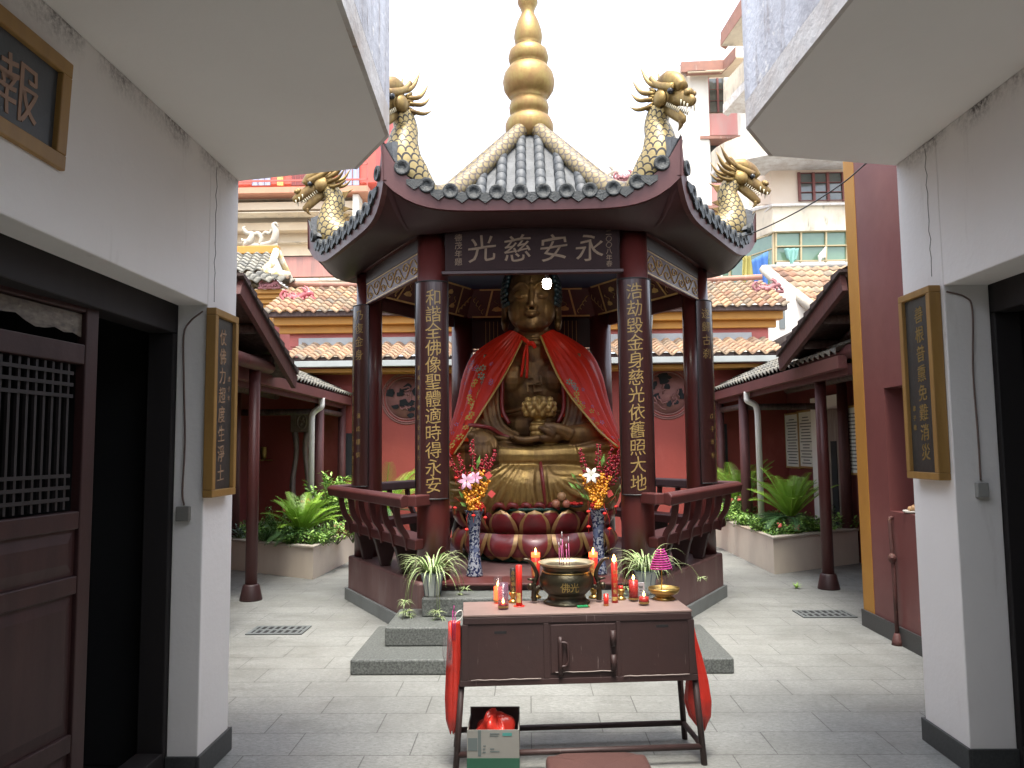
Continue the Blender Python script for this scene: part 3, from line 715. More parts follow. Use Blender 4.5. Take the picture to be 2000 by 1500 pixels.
framed('name_plaque', 'large ochre framed slate board with one visible gilt character, high on the left wall', 'calligraphy board', pb + upv * H_ / 2 + Vector((0, -Wd / 2, 0)) - (Vector((0, 1, 0)).cross(upv)) * .05, (0, 1, 0), upv, Wd, H_, .052,
       (gold_frame, board_blue, M('coppery_lettering', (.34, .20, .13), (.25, .16, .11), 25, rough=.5)), [('報', Wd / 2 - .235, -.01)], .205, None, .055)

# ================================================================== RED SIDE BUILDINGS
def side_building(s, X, Y0, Y1, label, niche):
    t = thing('red_gable_building', label, 'building', (X, Y1, 0))
    w_ = MB(); far = X + s * 2.6
    def bx(mb, xa, xb, *r): mb.box(*sorted((xa, xb)), *r)
    if niche:
        (ny0, ny1, nz0, nz1) = niche; d = .32
        bx(w_, X, far, Y0, ny0, 0, 4.5); bx(w_, X, far, ny1, Y1, 0, 4.5); bx(w_, X, far, ny0, ny1, 0, nz0); bx(w_, X, far, ny0, ny1, nz1, 4.5); bx(w_, X + s * d, far, ny0, ny1, nz0, nz1)
    else: bx(w_, X, far, Y0, Y1, 0, 4.5)
    w_.build('wall', red_wall_smooth, t)
    c = MB(); bx(c, X - s * .004, X + s * .0, Y1 - .20, Y1, .14, 4.5); bx(c, X - s * .004, far, Y1 + .0, Y1 + .004, .14, 4.5); c.build('corner_trim', ochre, t)
    k = MB(); bx(k, X - s * .02, X - s * .0005, Y0, Y1 + .02, 0, .14); bx(k, X, far, Y1 + .005, Y1 + .02, 0, .14); k.build('skirting', granite_dark, t, bevel=.003)
    return t
rr = side_building(1, 2.875, 4.5, 6.80, 'dark red gable wall on the right with an ochre corner band and a niche', (5.60, 6.24, 1.02, 2.0))
side_building(-1, -2.53, 4.4, 6.48, 'dark red gable wall on the left, nearly hidden behind the white pillar', None)
p = MB(); pts = [(2.845, 6.19, .95), (2.845, 6.17, .70), (2.845, 6.16, .5), (2.842, 6.15, .0)]
p.tube([(2.87, 6.19, .97), (2.85, 6.19, .97), (2.845, 6.19, .95)] + pts[1:], .016, 8); p.ball((2.84, 6.165, .66), (.032, .032, .04)); p.tube([(2.82, 6.12, .67), (2.85, 6.20, .655)], .011, 6); p.lathe([(.045, 0), (.04, .03), (.022, .09)], (2.842, 6.15, 0), 10)
tag(p.build('standpipe', rust), 'rusty maroon standpipe with a valve against the red gable wall', 'pipe')
o = MB(); o.lathe([(.05, 1.021), (.085, 1.03), (.09, 1.045), (.07, 1.04), (.02, 1.035)], (2.95, 5.98, 0), 16)
pl = thing('offering_plate', 'small plate of yellow fruit in the wall niche', 'plate', (2.95, 5.98, 1.02)); o.build('plate', paper_white, pl)
o = MB()
for k in range(5): o.ball((2.95 + .035 * math.cos(k * 1.3), 5.98 + .035 * math.sin(k * 1.3), 1.055 + .01 * (k % 2)), .022, 8, 6)
o.build('fruit', fruit_a, pl)
# ================================================================== PAVILION (hexagonal, local frame centred on its axis)
PC = Vector((.055, 8.12, 0)); ZB = .447
pav = thing('pavilion', 'hexagonal dark red pavilion with upturned tiled eaves, gold dragon heads and a tall gilded finial', 'pavilion', PC)
def hexv(R, k, z=0): a = R_(60 * k); return Vector((R * math.cos(a), R * math.sin(a), z))     # k=4,5 front pair, 3 left, 0 right
def hexring(mb, r0, r1, z0, z1, m=0, sides=range(6)):
    for k in sides:
        a, b, c, d = hexv(r1, k), hexv(r1, k + 1), hexv(r0, k + 1), hexv(r0, k)
        mb.prism([p + Vector((0, 0, z0)) for p in (a, b, c, d)], (0, 0, z1 - z0), m)
m = MB(); m.prism([hexv(1.95, k, .0) for k in range(6)], (0, 0, ZB)); m.build('plinth', plinth_red, pav, local=True, bevel=.02, seg=3)
m = MB()
hexring(m, 1.951, 1.985, 0, .118, sides=(0, 1, 2, 3, 5)); m.build('plinth_skirting', skirt_stone, pav, local=True, bevel=.003)
# granite steps in front
fy = -1.95 * math.sin(R_(60))
for i, (x0, x1, y0, z0, z1) in enumerate(((-1.30, 1.335, -2.71, 0, .105), (-1.125, 1.14, -2.36, .1055, .243), (-.90, .93, -2.02, .2435, .388))):
    m = MB(); m.box(x0, x1, y0, fy - .002, z0, z1)
    m.build('granite_step', granite_step, pav, local=True, bevel=.012, seg=2)
m = MB(); m.box(-.80, .80, fy - .055, fy + .3, ZB - .02, ZB + .004); m.build('threshold_slab', maroon, pav, local=True, bevel=.008)

# columns
RC = 1.74; CR = .14
for k in range(6):
    c = hexv(RC, k); m = MB()
    m.lathe([(CR * 1.02, ZB), (CR * 1.0, ZB + .5), (CR * .985, 2.2), (CR * .96, 3.46)], c, 28); m.build('column', maroon_gloss, pav, local=True)
def on_cyl(c, r, phi):                                  # phi = 0 faces the camera (-Y), positive turns to the right
    def f(x, y):
        a = x / r + phi
        return c + Vector((r * math.sin(a), -r * math.cos(a), y))
    return f
def col_board(k, phi, half, z0, z1, r, cols, label):
    c = hexv(RC, k); b = MB(); nn = 16
    f = on_cyl(c, 1, phi)
    outer = [on_cyl(c, r, phi)(lerp(-half, half, i / nn) * r, 0) for i in range(nn + 1)]; inner = [on_cyl(c, CR + .001, phi)(lerp(-half, half, i / nn) * (CR + .001), 0) for i in range(nn + 1)]
    vs = [p + Vector((0, 0, z)) for z in (z0, z1) for p in outer + inner]; N = nn + 1; fs = []
    for i in range(nn):
        fs.append((i, i + 1, 2 * N + i + 1, 2 * N + i)); fs.append((i, N + i, N + i + 1, i + 1)); fs.append((2 * N + i, 2 * N + i + 1, 3 * N + i + 1, 3 * N + i))
    fs += [(0, 2 * N, 3 * N, N), (nn, N + nn, 3 * N + nn, 2 * N + nn)]
    b.add(vs, fs)
    o = b.build('couplet_board', board_maroon, pav, label, local=True)
    e = MB()
    for z in (z0, z1): e.tube([on_cyl(c, r + .002, phi)(lerp(-half, half, i / nn) * r, z) for i in range(nn + 1)], .006, 5)
    for sgn in (-1, 1): e.tube([on_cyl(c, r + .001, phi)(sgn * half * r, z) for z in (z0, z1)], .005, 5)
    e.build('board_edging', black_iron, o, local=True)
    L = MB()
    for (text, x0, ztop, pitch, size, off, sx) in cols:
        for i, ch in enumerate(text):
            write(L, ch, (lambda x, y, zc=ztop - i * pitch, xx=x0: on_cyl(c, r + .0025, phi)(xx + x, zc + y)), size, sx, off - .010, 8, slant=.5)
    L.build('lettering', gold_ink, o, local=True)
zt = 3.0
col_board(4, -.06, 1.15, 1.13, 2.985, CR + .014, [('和諧全佛像聖體適時得永安', .03, 2.84, .1445, .148, .010, 1.0), ('濱城永安佛陀全身重光', -.115, 2.24, .085, .045, .003, .8)], 'board lettered with twelve characters ending in 永安')
col_board(5, .08, 1.15, 1.15, 2.985, CR + .014, [('浩劫毀金身慈光依舊照大地', -.02, 2.87, .147, .148, .010, 1.0)], 'board lettered with twelve characters ending in 大地')
col_board(3, -.60, .78, 1.17, 3.07, CR + .03, [('乃復金身', .02, 2.96, .14, .115, .008, 1.0), ('濱成謹撰', .02, 1.90, .135, .06, .003, 1.0), ('佛影再現城永安中同將靈谷供作壽昌佛', -.088, 2.90, .104, .10, .006, .8)], 'outer left board lettered in thin gold script')
col_board(0, .62, .78, 1.17, 3.07, CR + .03, [('遂歸古刹', -.025, 2.93, .14, .115, .008, 1.0), ('戊子年秋', .015, 1.86, .135, .06, .003, 1.0), ('金光普照大千世界法輪常轉風調雨順國', .10, 2.9, .104, .09, .006, .8)], 'outer right board lettered in thin gold script')

# lintel beams, front name plaque
m = MB()
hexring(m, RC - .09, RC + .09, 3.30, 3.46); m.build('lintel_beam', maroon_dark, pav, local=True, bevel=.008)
ap = RC * math.cos(R_(30))
m = MB(); m.box(-.745, .745, -ap - .17, -ap - .12, 3.06, 3.44)
pq = m.build('name_plaque', M('plaque_ground', (.028, .016, .0155), (.022, .013, .0125), 4, rough=.8, spec=.15), pav, 'long horizontal plaque reading 永安慈光 from right to left', local=True, bevel=.006)
m = MB(); m.box(-.775, .775, -ap - .18, -ap - .11, 3.441, 3.48); m.box(-.775, .775, -ap - .18, -ap - .11, 3.03, 3.059)
m.build('plaque_frame', maroon_dark, pq, local=True, bevel=.005)
L = MB(); yy = -ap - .173
for ch, x in zip('光慈安永', (-.43, -.125, .185, .49)):
    write(L, ch, flatmap((x, yy, 3.25), (1, 0, 0), (0, 0, 1)), .245, 1.05, .002, slant=1.1)
for i, ch in enumerate('二〇〇八年春'): write(L, ch, flatmap((.655, yy, 3.375 - i * .054), (1, 0, 0), (0, 0, 1)), .055, 1, .003, slant=.5)
for i, ch in enumerate('德茂年題'): write(L, ch, flatmap((-.63, yy, 3.35 - i * .070), (1, 0, 0), (0, 0, 1)), .068, 1, .003, slant=.5)
L.build('lettering', M('plaque_gilt_lettering', (.17, .115, .07), (.135, .09, .055), 30, rough=.7), pq, local=True)

# side lintels with painted scrollwork, and the inner frieze
def side_frame(k, R):
    a, b = hexv(R, k), hexv(R, k + 1); d = (b - a).normalized(); mid = (a + b) / 2; out = mid.normalized(); return a, b, d, mid, out
for k in (2, 3, 5, 0, 1):
    if k == 4: continue
    a, b, d, mid, out = side_frame(k, RC)
    Ls = RC - 2 * CR * .93
    m = MB(); c = mid + out * .055; rot = Matrix((d, out, Vector((0, 0, 1)))).transposed()
    m.obox(c + Vector((0, 0, 3.185)), (Ls, .045, .23), rot)
    fb = m.build('lintel_panel', maroon, pav, local=True, bevel=.004)
    if k in (3, 5, 0):
        sg = MB()
        for j in range(7):
            u = lerp(-Ls / 2 + .12, Ls / 2 - .12, j / 6); sgn = 1 if j % 2 else -1
            pts = [c + d * (u + .085 * math.cos(th) * r_) + out * .025 + Vector((0, 0, 3.185 + sgn * (.03 + .05 * math.sin(th) * r_))) for th, r_ in [(t_ * .55, 1 - t_ * .055) for t_ in range(14)]]
            sg.tube(pts, .008, 4, flat=.5)
        pts = [c + d * lerp(-Ls / 2 + .04, Ls / 2 - .04, t_ / 60) + out * .025 + Vector((0, 0, 3.185 + .07 * math.sin(t_ / 60 * math.pi * 7))) for t_ in range(61)]
        sg.tube(pts, .008, 4, flat=.5)
        for zz in (3.085, 3.285): sg.bar(c + d * (-Ls / 2) + out * .024 + Vector((0, 0, zz)), c + d * (Ls / 2) + out * .024 + Vector((0, 0, zz)), .004, .008)
        sg.build('scroll_ornament', gold_bright, fb, local=True)
# frieze inside: sloping painted panels on all six sides facing inwards
rnd = random.Random(7)
for k in (0, 1, 2, 3, 5):
    a0, b0 = hexv(RC - .12, k, 3.18), hexv(RC - .12, k + 1, 3.18); a1, b1 = hexv(RC - .34, k, 3.50), hexv(RC - .34, k + 1, 3.50)
    n_ = (a0 + b0).normalized() * -1; upv_ = ((a1 + b1) / 2 - (a0 + b0) / 2).normalized(); dd = (b0 - a0).normalized()
    m = MB(); m.add([a0, b0, b1, a1] + [p - n_ * .03 for p in (a0, b0, b1, a1)], [(0, 1, 2, 3), (7, 6, 5, 4), (0, 4, 5, 1), (2, 6, 7, 3), (1, 5, 6, 2), (3, 7, 4, 0)])
    fz = m.build('frieze_panel', maroon, pav, local=True)
    g_ = MB(); off = upv_.cross(dd).normalized();
    if off.dot(n_) < 0: off = -off
    cm = (a0 + b0) / 2
    def FP(u, v): return cm + dd * u + upv_ * v + off * .006
    for v in (.015, .37): g_.bar(FP(-.74 + v * .3, v), FP(.74 - v * .3, v), .02, .004, off)
    for sgn in (-1, 1): g_.bar(FP(sgn * .56, .02), FP(sgn * .47, .36), .022, .004, off)
    for j in range(7):                                   # clouds: flat scalloped lozenges joined by curling wisps
        u = -.42 + j * .14; v = .10 + .16 * (j % 2); wv = rnd.uniform(.045, .065)
        pts = [FP(u + wv * math.cos(q * math.pi / 7) * (1 + .12 * math.cos(3 * q)), v + .036 * math.sin(q * math.pi / 7) * (1 + .35 * abs(math.sin(q * 1.3))) * (1 if q <= 7 else .35)) for q in range(14)]
        g_.poly(pts)
        wp = [FP(u + .03 * math.sin(t_ * 1.1), lerp(v, v + (.13 if j % 2 == 0 else -.1), t_ / 8)) for t_ in range(9)]
        g_.tube(wp, .006, 4, flat=.4)
    for sgn in (-1, 1):
        for q in range(4):
            u = sgn * (.60 + .03 * q); g_.tube([FP(u + .02 * math.sin(t_), .05 + .05 * q + .02 * t_) for t_ in range(5)], .008, 4, flat=.4)
    g_.build('gold_clouds', gold_bright, fz, local=True)
# back tie panels with vertical gold lines (seen behind the head)
for k in (1,):
    a, b, d, mid, out = side_frame(k, RC); c = mid - out * .02; rot = Matrix((d, out, Vector((0, 0, 1)))).transposed()
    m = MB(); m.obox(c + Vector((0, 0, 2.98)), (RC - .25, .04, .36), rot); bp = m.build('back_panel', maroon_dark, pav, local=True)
    g_ = MB()
    for sgn in (-1, 1):
        for q in range(4):
            u = sgn * (.42 + q * .05); p0 = c + d * u - out * .024; g_.bar(p0 + Vector((0, 0, 2.82)), p0 + Vector((0, 0, 3.14)), .006, .003, out)
        pts = [c + d * (sgn * (.24 + .09 * t_ / 10)) - out * .024 + Vector((0, 0, 2.96 + .035 * math.sin(t_ * .9))) for t_ in range(11)]; g_.tube(pts, .008, 4, flat=.4)
    g_.build('gold_lines', gold_bright, bp, local=True)
m = MB(); a, b, d, mid, out = side_frame(1, RC); rot = Matrix((d, out, Vector((0, 0, 1)))).transposed()
m.obox(mid - out * .02 + Vector((0, 0, 2.775)), (RC - .27, .03, .03), rot); m.build('white_batten', white_strip, pav, local=True)
m = MB(); m.prism([hexv(RC - .2, k, 3.505) for k in range(6)], (0, 0, .03)); m.build('ceiling', deep_blue, pav, local=True)

# bench with leaning rail on every side but the entrance
ZR, ZS = 1.17, .80
for k in (0, 1, 2, 3, 5):
    a, b, d, mid, out = side_frame(k, 2.12); tilt = .06
    m = MB()
    def P(R, kk, z): return hexv(R, kk, z)
    sec = [(2.03, ZR - .085), (2.165, ZR - .10), (2.185, ZR - .02), (2.14, ZR + .012), (2.05, ZR)]
    va = [P(r, k, z) for r, z in sec]; vb = [P(r, k + 1, z) for r, z in sec]; n = len(sec)
    m.add(va + vb, [(i, (i + 1) % n, n + (i + 1) % n, n + i) for i in range(n)] + [tuple(reversed(range(n))), tuple(range(n, 2 * n))])
    m.build('handrail', maroon, pav, local=True, bevel=.012)
    m = MB(); ra, rb = 1.70, 1.99
    m.prism([P(ra, k, ZS - .085), P(rb, k, ZS - .085), P(rb, k + 1, ZS - .085), P(ra, k + 1, ZS - .085)], (0, 0, .085)); m.build('bench_seat', maroon, pav, local=True, bevel=.008)
    for j in range(6):
        u = lerp(-.80, .80, j / 5); c = MB()
        ctr = lambda R, z, u=u: out * (R * math.cos(R_(30))) + d * u + Vector((0, 0, z))
        pth = [ctr(1.965, ZS - .10), ctr(2.0, ZS + .02), ctr(2.06, ZS + .10), ctr(2.09, ZS + .20), ctr(2.10, ZR - .085)]
        pth = spline(pth, 4)
        for q in range(len(pth) - 1): c.bar(pth[q], pth[q + 1] + (pth[q + 1] - pth[q]) * .15, .036, .05, out)
        c.build('rail_baluster', maroon, pav, local=True)
    for u in (-.62, -.08, .46):
        c = MB(); f = lambda R, z: out * (R * math.cos(R_(30))) + d * u + Vector((0, 0, z))
        prof = [f(1.985, ZS - .086), f(1.96, .66), f(1.92, .53), f(1.90, ZB + .001), f(1.795, ZB + .001), f(1.76, .56), f(1.70, ZS - .086)]
        c.prism([p - d * .032 for p in prof], d * .064); c.build('bench_bracket', maroon_dark, pav, local=True, bevel=.006)
for k in (4, 5):                                         # rail returns into the two front columns
    c = hexv(RC, k); e = hexv(2.11, k); m = MB(); s_ = -1 if k == 4 else 1
    p0 = e + Vector((-s_ * .04, .01, ZR - .045)); p1 = c + Vector((s_ * .02, -.06, ZR - .045)); m.bar(p0, p1, .10, .09); m.build('rail_return', maroon, pav, local=True, bevel=.01)

# ------------------------------------------------------------------ roof
RE = 2.36; ZE = 3.60; ZA = 4.95; HZ = .46; half = RE / 2; AP = RE * math.cos(R_(30))
def rise(v): return 1.5 * (math.log1p(math.exp((v - .29) * 14)) - math.log1p(math.exp(-.29 * 14))) / 14
def roofz(x, v): return ZE + (ZA - ZE) * rise(v) + HZ * abs(x / half) ** 6.0 * (1 - v)
def roofp(k, x, v, dz=0, dr=0):
    a, b, d, mid, out = side_frame(k, RE)
    e = .05 * abs(x / half) ** 5 * (1 - v)
    return out * (AP * (1 - v) + e + dr) + d * x * (1 + .03 * abs(x / half) ** 5) + Vector((0, 0, roofz(x, v) + dz))
NR = 12; SP = RE / (NR + .55)
tiles = MB(); fas = MB(); sof = MB(); caps_all = []; drips_all = []
for k in range(6):
    tiles.grid(lambda u, v: roofp(k, (u * 2 - 1) * half * (1 - v), v, .0), 26, 14, m=0, us=NR * 2, vs=16)
    for j in range(NR):
        x = (j - (NR - 1) / 2) * SP; vmax = max(.06, 1 - abs(x) / half - .01)
        nseg = max(2, int(vmax * 16)); rr_ = .054
        a, b, d, mid, out = side_frame(k, RE)
        for q in range(nseg):
            v0, v1 = vmax * q / nseg, vmax * (q + 1.06) / nseg
            c0, c1 = roofp(k, x, v0, .012), roofp(k, x, min(v1, vmax), .012)
            vs = []; 
            for c_, r_ in ((c0, rr_ * 1.03), (c1, rr_ * .93)):
                tl = (c1 - c0).normalized(); nn = d.cross(tl); nn = nn if nn.z > 0 else -nn
                vs += [c_ + d * (r_ * math.cos(th)) + nn * (r_ * math.sin(th)) for th in [math.pi * i / 6 for i in range(7)]]
            tiles.add(vs, [(i, i + 1, 8 + i, 7 + i) for i in range(6)] + [tuple(range(6, -1, -1))], [[(j * 2 + .5, q + .5)] * 4] * 6 + [[(j * 2 + .5, q + .5)] * 7], sm=True)
        c0 = roofp(k, x, 0, .018); rot = Matrix((d, Vector((0, 0, 1)), out)).transposed() if True else None
        caps = MB(); caps.lathe([(.0, .0), (.03, .0), (.034, .008), (.05, .008), (.062, .012), (.066, .0), (.064, -.03)], c0 + out * .012, 14, rot=Matrix((d, Vector((0, 0, 1)).cross(Vector((1, 0, 0))) if 0 else out.cross(d), out)).transposed(), cap=False); caps_all.append(caps)
        if j < NR - 1:                                    # drip tile between two rolls
            xm = x + SP / 2; cc = roofp(k, xm, 0, -.0)
            pts = [cc + d * (-SP * .36) + Vector((0, 0, .012)), cc + d * (-SP * .34) + Vector((0, 0, -.03)), cc + Vector((0, 0, -.075)), cc + d * (SP * .34) + Vector((0, 0, -.03)), cc + d * (SP * .36) + Vector((0, 0, .012))]
            drip = MB(); drip.prism([p + out * .004 for p in pts], out * .014); drips_all.append(drip)
    # fascia: deeper towards the corners
    def fp(x, lo, dr):
        h = .115 + .21 * abs(x / half) ** 6
        return roofp(k, x, 0, -.012 - h * lo, dr)
    NS = 28
    for i in range(NS):
        x0, x1 = lerp(-half, half, i / NS), lerp(-half, half, (i + 1) / NS)
        fas.add([fp(x0, 0, .0), fp(x1, 0, .0), fp(x1, 1, -.01), fp(x0, 1, -.01)], [(3, 2, 1, 0)], sm=True)
        fas.add([fp(x0, 1, -.01), fp(x1, 1, -.01), fp(x1, 1, -.06), fp(x0, 1, -.06)], [(3, 2, 1, 0)], sm=True)
    a2, b2 = hexv(RC + .09, k, 3.44), hexv(RC + .09, k + 1, 3.44)
    def sp_(u, v):
        o_ = fp((u * 2 - 1) * half, 1, -.055); i_ = a2.lerp(b2, u); p = o_.lerp(i_, v); cr = abs(u * 2 - 1) ** 3
        p.z -= math.sin(math.pi * v) * (.03 + .16 * cr); return p
    sof.grid(sp_, 30, 8, flip=True)
tl_o = tiles.build('roof_tiles', slate_tiles, pav, local=True)
et_ = (M('black_eave_tiles', (.007, .010, .010), (.016, .02, .02), 20, rough=.5, bump=.4, bscale=90))
for q_ in caps_all: q_.build('eave_cap', et_, pav, local=True)
for q_ in drips_all: q_.build('drip_tile', et_, pav, local=True)
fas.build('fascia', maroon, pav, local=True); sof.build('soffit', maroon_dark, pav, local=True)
m = MB(); hexring(m, RC + .06, RC + .14, 3.42, 3.50); m.build('eave_purlin', maroon, pav, local=True, bevel=.006)
# scaled ridges down the six hips, each ending in a rearing dragon
for k in range(6):
    out = hexv(1, k); m = MB()
    def rp(v, dz): return out * (RE * (1 - v)) + Vector((0, 0, roofz(half * (1 - v), v) + dz))
    pth = [rp(v, .055) for v in [1 - .06 - i * .82 / 22 for i in range(23)]]
    m.tube(pth, [.085] * 5 + [.10] * 3, 16, us=8, vs=13, cap=False); m.build('ridge_body', scales_cream, pav, local=True)

def dragon(k):
    """rearing neck and head; local x = outward, built in the pavilion frame"""
    out = hexv(1, k); side = Vector((-out.y, out.x, 0)); T0 = out * (RE - .09) + Vector((0, 0, ZE + HZ - .22))
    rotm = Matrix((out, side, Vector((0, 0, 1)))).transposed().to_4x4(); mt = Matrix.Translation(T0) @ rotm
    neck = MB(); path = spline([(-.58, 0, -.27), (-.40, 0, -.20), (-.22, 0, -.05), (-.12, 0, .12), (-.12, 0, .28), (-.15, 0, .42), (-.09, 0, .54)], 6)
    neck.tube(path, [.13, .17, .195, .185, .15, .12, .10, .09], 20, us=13, vs=21, cap=True)
    o = MB(); o.join(neck, mt); d_ = o.build('dragon', scales_gold, pav, 'gilded dragon with swept back horns rearing from the eave corner', local=True)
    w_ = MB(); w_.prism([(-.40, -.06, -.02), (.06, -.06, -.06), (.10, -.06, .20), (.03, -.06, .23), (-.10, -.06, .12), (-.40, -.06, .06)], (0, .12, 0))
    o = MB(); o.join(w_, mt); o.build('corner_wedge', M('wedge_mortar', (.13, .135, .14), (.08, .085, .09), 8, rough=.85, bump=.3), d_, local=True)
    HM = mt @ (Matrix.Translation((-.05, 0, .58)) @ Matrix.Rotation(R_(15), 4, 'Y') @ Matrix.Scale(.93, 4) @ Matrix.Translation((.05, 0, -.58)))
    h = MB()
    ry = lambda a: Matrix.Rotation(R_(a), 3, 'Y')
    h.ball((-.03, 0, .60), (.13, .10, .10), 16, 10)                        # skull
    for s in (-1, 1):
        h.ball((-.01, s * .075, .575), (.085, .045, .075), 12, 8)           # cheek
        h.tube(spline([(.13, s * .045, .655), (.02, s * .06, .675), (-.10, s * .07, .71), (-.19, s * .075, .78)], 4), [.045, .04, .03, .02], 8)   # brow
    h.tube([(.02, 0, .60), (.16, 0, .575), (.25, 0, .55), (.33, 0, .525), (.37, 0, .515)], [.085, .07, .06, .05, .03], 12, flat=.62, up=(0, 1, 0))       # upper jaw
    h.ball((.28, 0, .60), (.045, .05, .04), 10, 8); 
    for s in (-1, 1): h.ball((.30, s * .035, .595), (.03, .022, .025), 8, 6)
    h.tube([(.0, 0, .52), (.10, 0, .465), (.19, 0, .415), (.26, 0, .375), (.28, 0, .36)], [.06, .058, .05, .042, .02], 12, flat=.55, up=(0, 1, 0))      # lower jaw
    h.tube(spline([(.23, 0, .37), (.235, 0, .33), (.21, 0, .29)], 3), [.028, .02, .004], 6)                                    # beard
    h.tube(spline([(.19, 0, .655), (.10, 0, .715), (-.02, 0, .745), (-.14, 0, .73)], 4), [.05, .075, .085, .05], 12)                          # crest
    for s in (-1, 1):
        for q in range(6):                                                  # frill behind the cheek
            an = R_(-60 + q * 26); c = Vector((-.085, s * .085, .58)); h.tube([c + Vector((0, 0, .07 * math.sin(an))), c + Vector((-.075, s * .008, .105 * math.sin(an)))], [.016, .012], 5)
    o = MB(); o.join(h, HM); hd = o.build('dragon_head', dragon_gold, d_, local=True)
    t_ = MB()
    for s in (-1, 1):
        for q in range(8):
            x = .06 + q * .025; t_.tube([(x + .0, s * .05, .475 - (x - .06) * .42 + .03), (x + .012, s * .052, .475 - (x - .06) * .42 + .065)], [.009, .004], 5)
        for q in range(3): t_.tube([(.24 + q * .045, s * .04, .54 - q * .022), (.245 + q * .045, s * .04, .49 - q * .022)], [.010, .003], 5)
    o = MB(); o.join(t_, HM); o.build('teeth', M('ivory_teeth', (.45, .40, .28), rough=.5) if 'ivory_teeth' not in MT else MT['ivory_teeth'], d_, local=True)
    hr = MB()
    for s in (-1, 1):
        for (p0, p1, p2, r) in (((-.06, .05, .68), (-.20, .08, .74), (-.33, .10, .88), .034), ((-.10, .075, .63), (-.24, .12, .65), (-.36, .15, .76), .03), ((-.10, .085, .58), (-.23, .14, .575), (-.33, .17, .64), .028), ((-.10, .085, .52), (-.22, .14, .49), (-.32, .17, .52), .026)):
            hr.tube(spline([(p[0], s * p[1], p[2]) for p in (p0, p1, p2)], 5), [r * .9, r * 1.1, r * .8, r * .12], 8, flat=.7)
    o = MB(); o.join(hr, HM); o.build('horns', dragon_gold, d_, local=True)
    sp2 = MB()
    for q in range(7):
        p = path[6 + q * 4]; nx = path[7 + q * 4]; tl = (nx - p).normalized(); bk = Vector((-tl.z, 0, tl.x)); r = interp([0, 6], [.185, .10], q)
        sp2.prism([p + bk * r * .8 + Vector((0, -.008, 0)) - tl * .04, p + bk * (r + .065) + tl * .05 + Vector((0, -.008, 0)), p + bk * r * .8 + tl * .055 + Vector((0, -.008, 0))], (0, .016, 0))
    o = MB(); o.join(sp2, mt); o.build('back_spines', dragon_gold, d_, local=True)
    e = MB()
    for s in (-1, 1): e.ball((.115, s * .07, .625), .030, 10, 8)
    o = MB(); o.join(e, HM); o.build('eyes', M('dragon_eye', (.012, .013, .016), rough=.15) if 'dragon_eye' not in MT else MT['dragon_eye'], d_, local=True)
for k in range(6): dragon(k)

# finial
fz0 = 4.93
prof = [(.19, -.05), (.235, .0), (.262, .06), (.262, .12), (.235, .18), (.185, .21), (.185, .225), (.21, .245), (.218, .31), (.195, .38), (.165, .395), (.225, .43), (.272, .50), (.285, .58), (.268, .66), (.215, .735), (.175, .755), (.205, .775), (.222, .84), (.205, .91), (.15, .955), (.125, .965), (.145, 1.0), (.158, 1.07), (.148, 1.14), (.115, 1.24), (.078, 1.31), (.070, 1.345), (.085, 1.39), (.112, 1.44), (.108, 1.50), (.078, 1.52), (.098, 1.55), (.100, 1.59), (.08, 1.64), (.035, 1.665), (.05, 1.71), (.03, 1.80), (.006, 1.95)]
prof = [(r, z * 1.055) for r, z in prof]
m = MB(); m.lathe(prof, (0, 0, fz0), 40); m.build('finial', finial_gold, pav, local=True)
# ================================================================== LOTUS PEDESTAL, STATUE, CAPE
BZ = .975; BC = Vector((.055, 8.22, 0))
lp = thing('lotus_pedestal', 'round red lotus pedestal with two rings of gold-edged petals under the statue', 'pedestal', BC + Vector((0, 0, ZB)))
m = MB(); m.lathe([(.74, ZB + .005), (.74, ZB + .04), (.66, ZB + .06), (.66, .70), (.68, .74), (.76, .935), (.80, .95), (.80, BZ - .002)], BC, 40); m.build('lotus_core', pet_green, lp)
def petal(mb, ang, w_, rb, zb, bulge, hgt, up, lay=0):
    """one lotus petal: root at height zb, tip hgt higher (up=1) or lower (up=-1)"""
    ca, sa = math.cos(ang), math.sin(ang); o = Vector((ca, sa, 0)); t = Vector((-sa, ca, 0))
    def f(u, v):
        wv = w_ * max(.0, 1 - v ** 2.6) ** .62 * (.90 + .10 * math.sin(v * 3)) + .012 * (1 - v)
        x = (u - .5) * 2
        r = rb + bulge * math.sin(math.pi * min(1, .10 + .80 * v)) * (1 - .45 * x * x) + lay - (.0 if up > 0 else -.02 * v)
        if up > 0: r += .10 * v
        return BC + o * r + t * (x * wv * .5) + Vector((0, 0, zb + up * hgt * v))
    mb.grid(f, 10, 10, flip=(up < 0))
for nm, rows in (('upper_petals', [(.72, .715, .085, .245, 1, 16, 0)]), ('lower_petals', [(.77, .725, .10, .25, -1, 16, 0)])):
    m = MB()
    for (rb, zb, bl, hg, up, n, off) in rows:
        wd = 2 * math.pi * (rb + bl * .9) / n * .97
        for i in range(n):
            petal(m, 2 * math.pi * (i + .5) / n, wd * .9, rb - .03, zb, bl, hg * 1.04, up, -.025)
            petal(m, 2 * math.pi * i / n - math.pi / 2, wd, rb, zb, bl, hg, up, 0)
    m.build(nm, petal_m, lp)

bu = thing('buddha_statue', 'large seated gilded Buddha with blue-black hair holding a lotus bud in its lap', 'statue', BC + Vector((0, 0, BZ)))
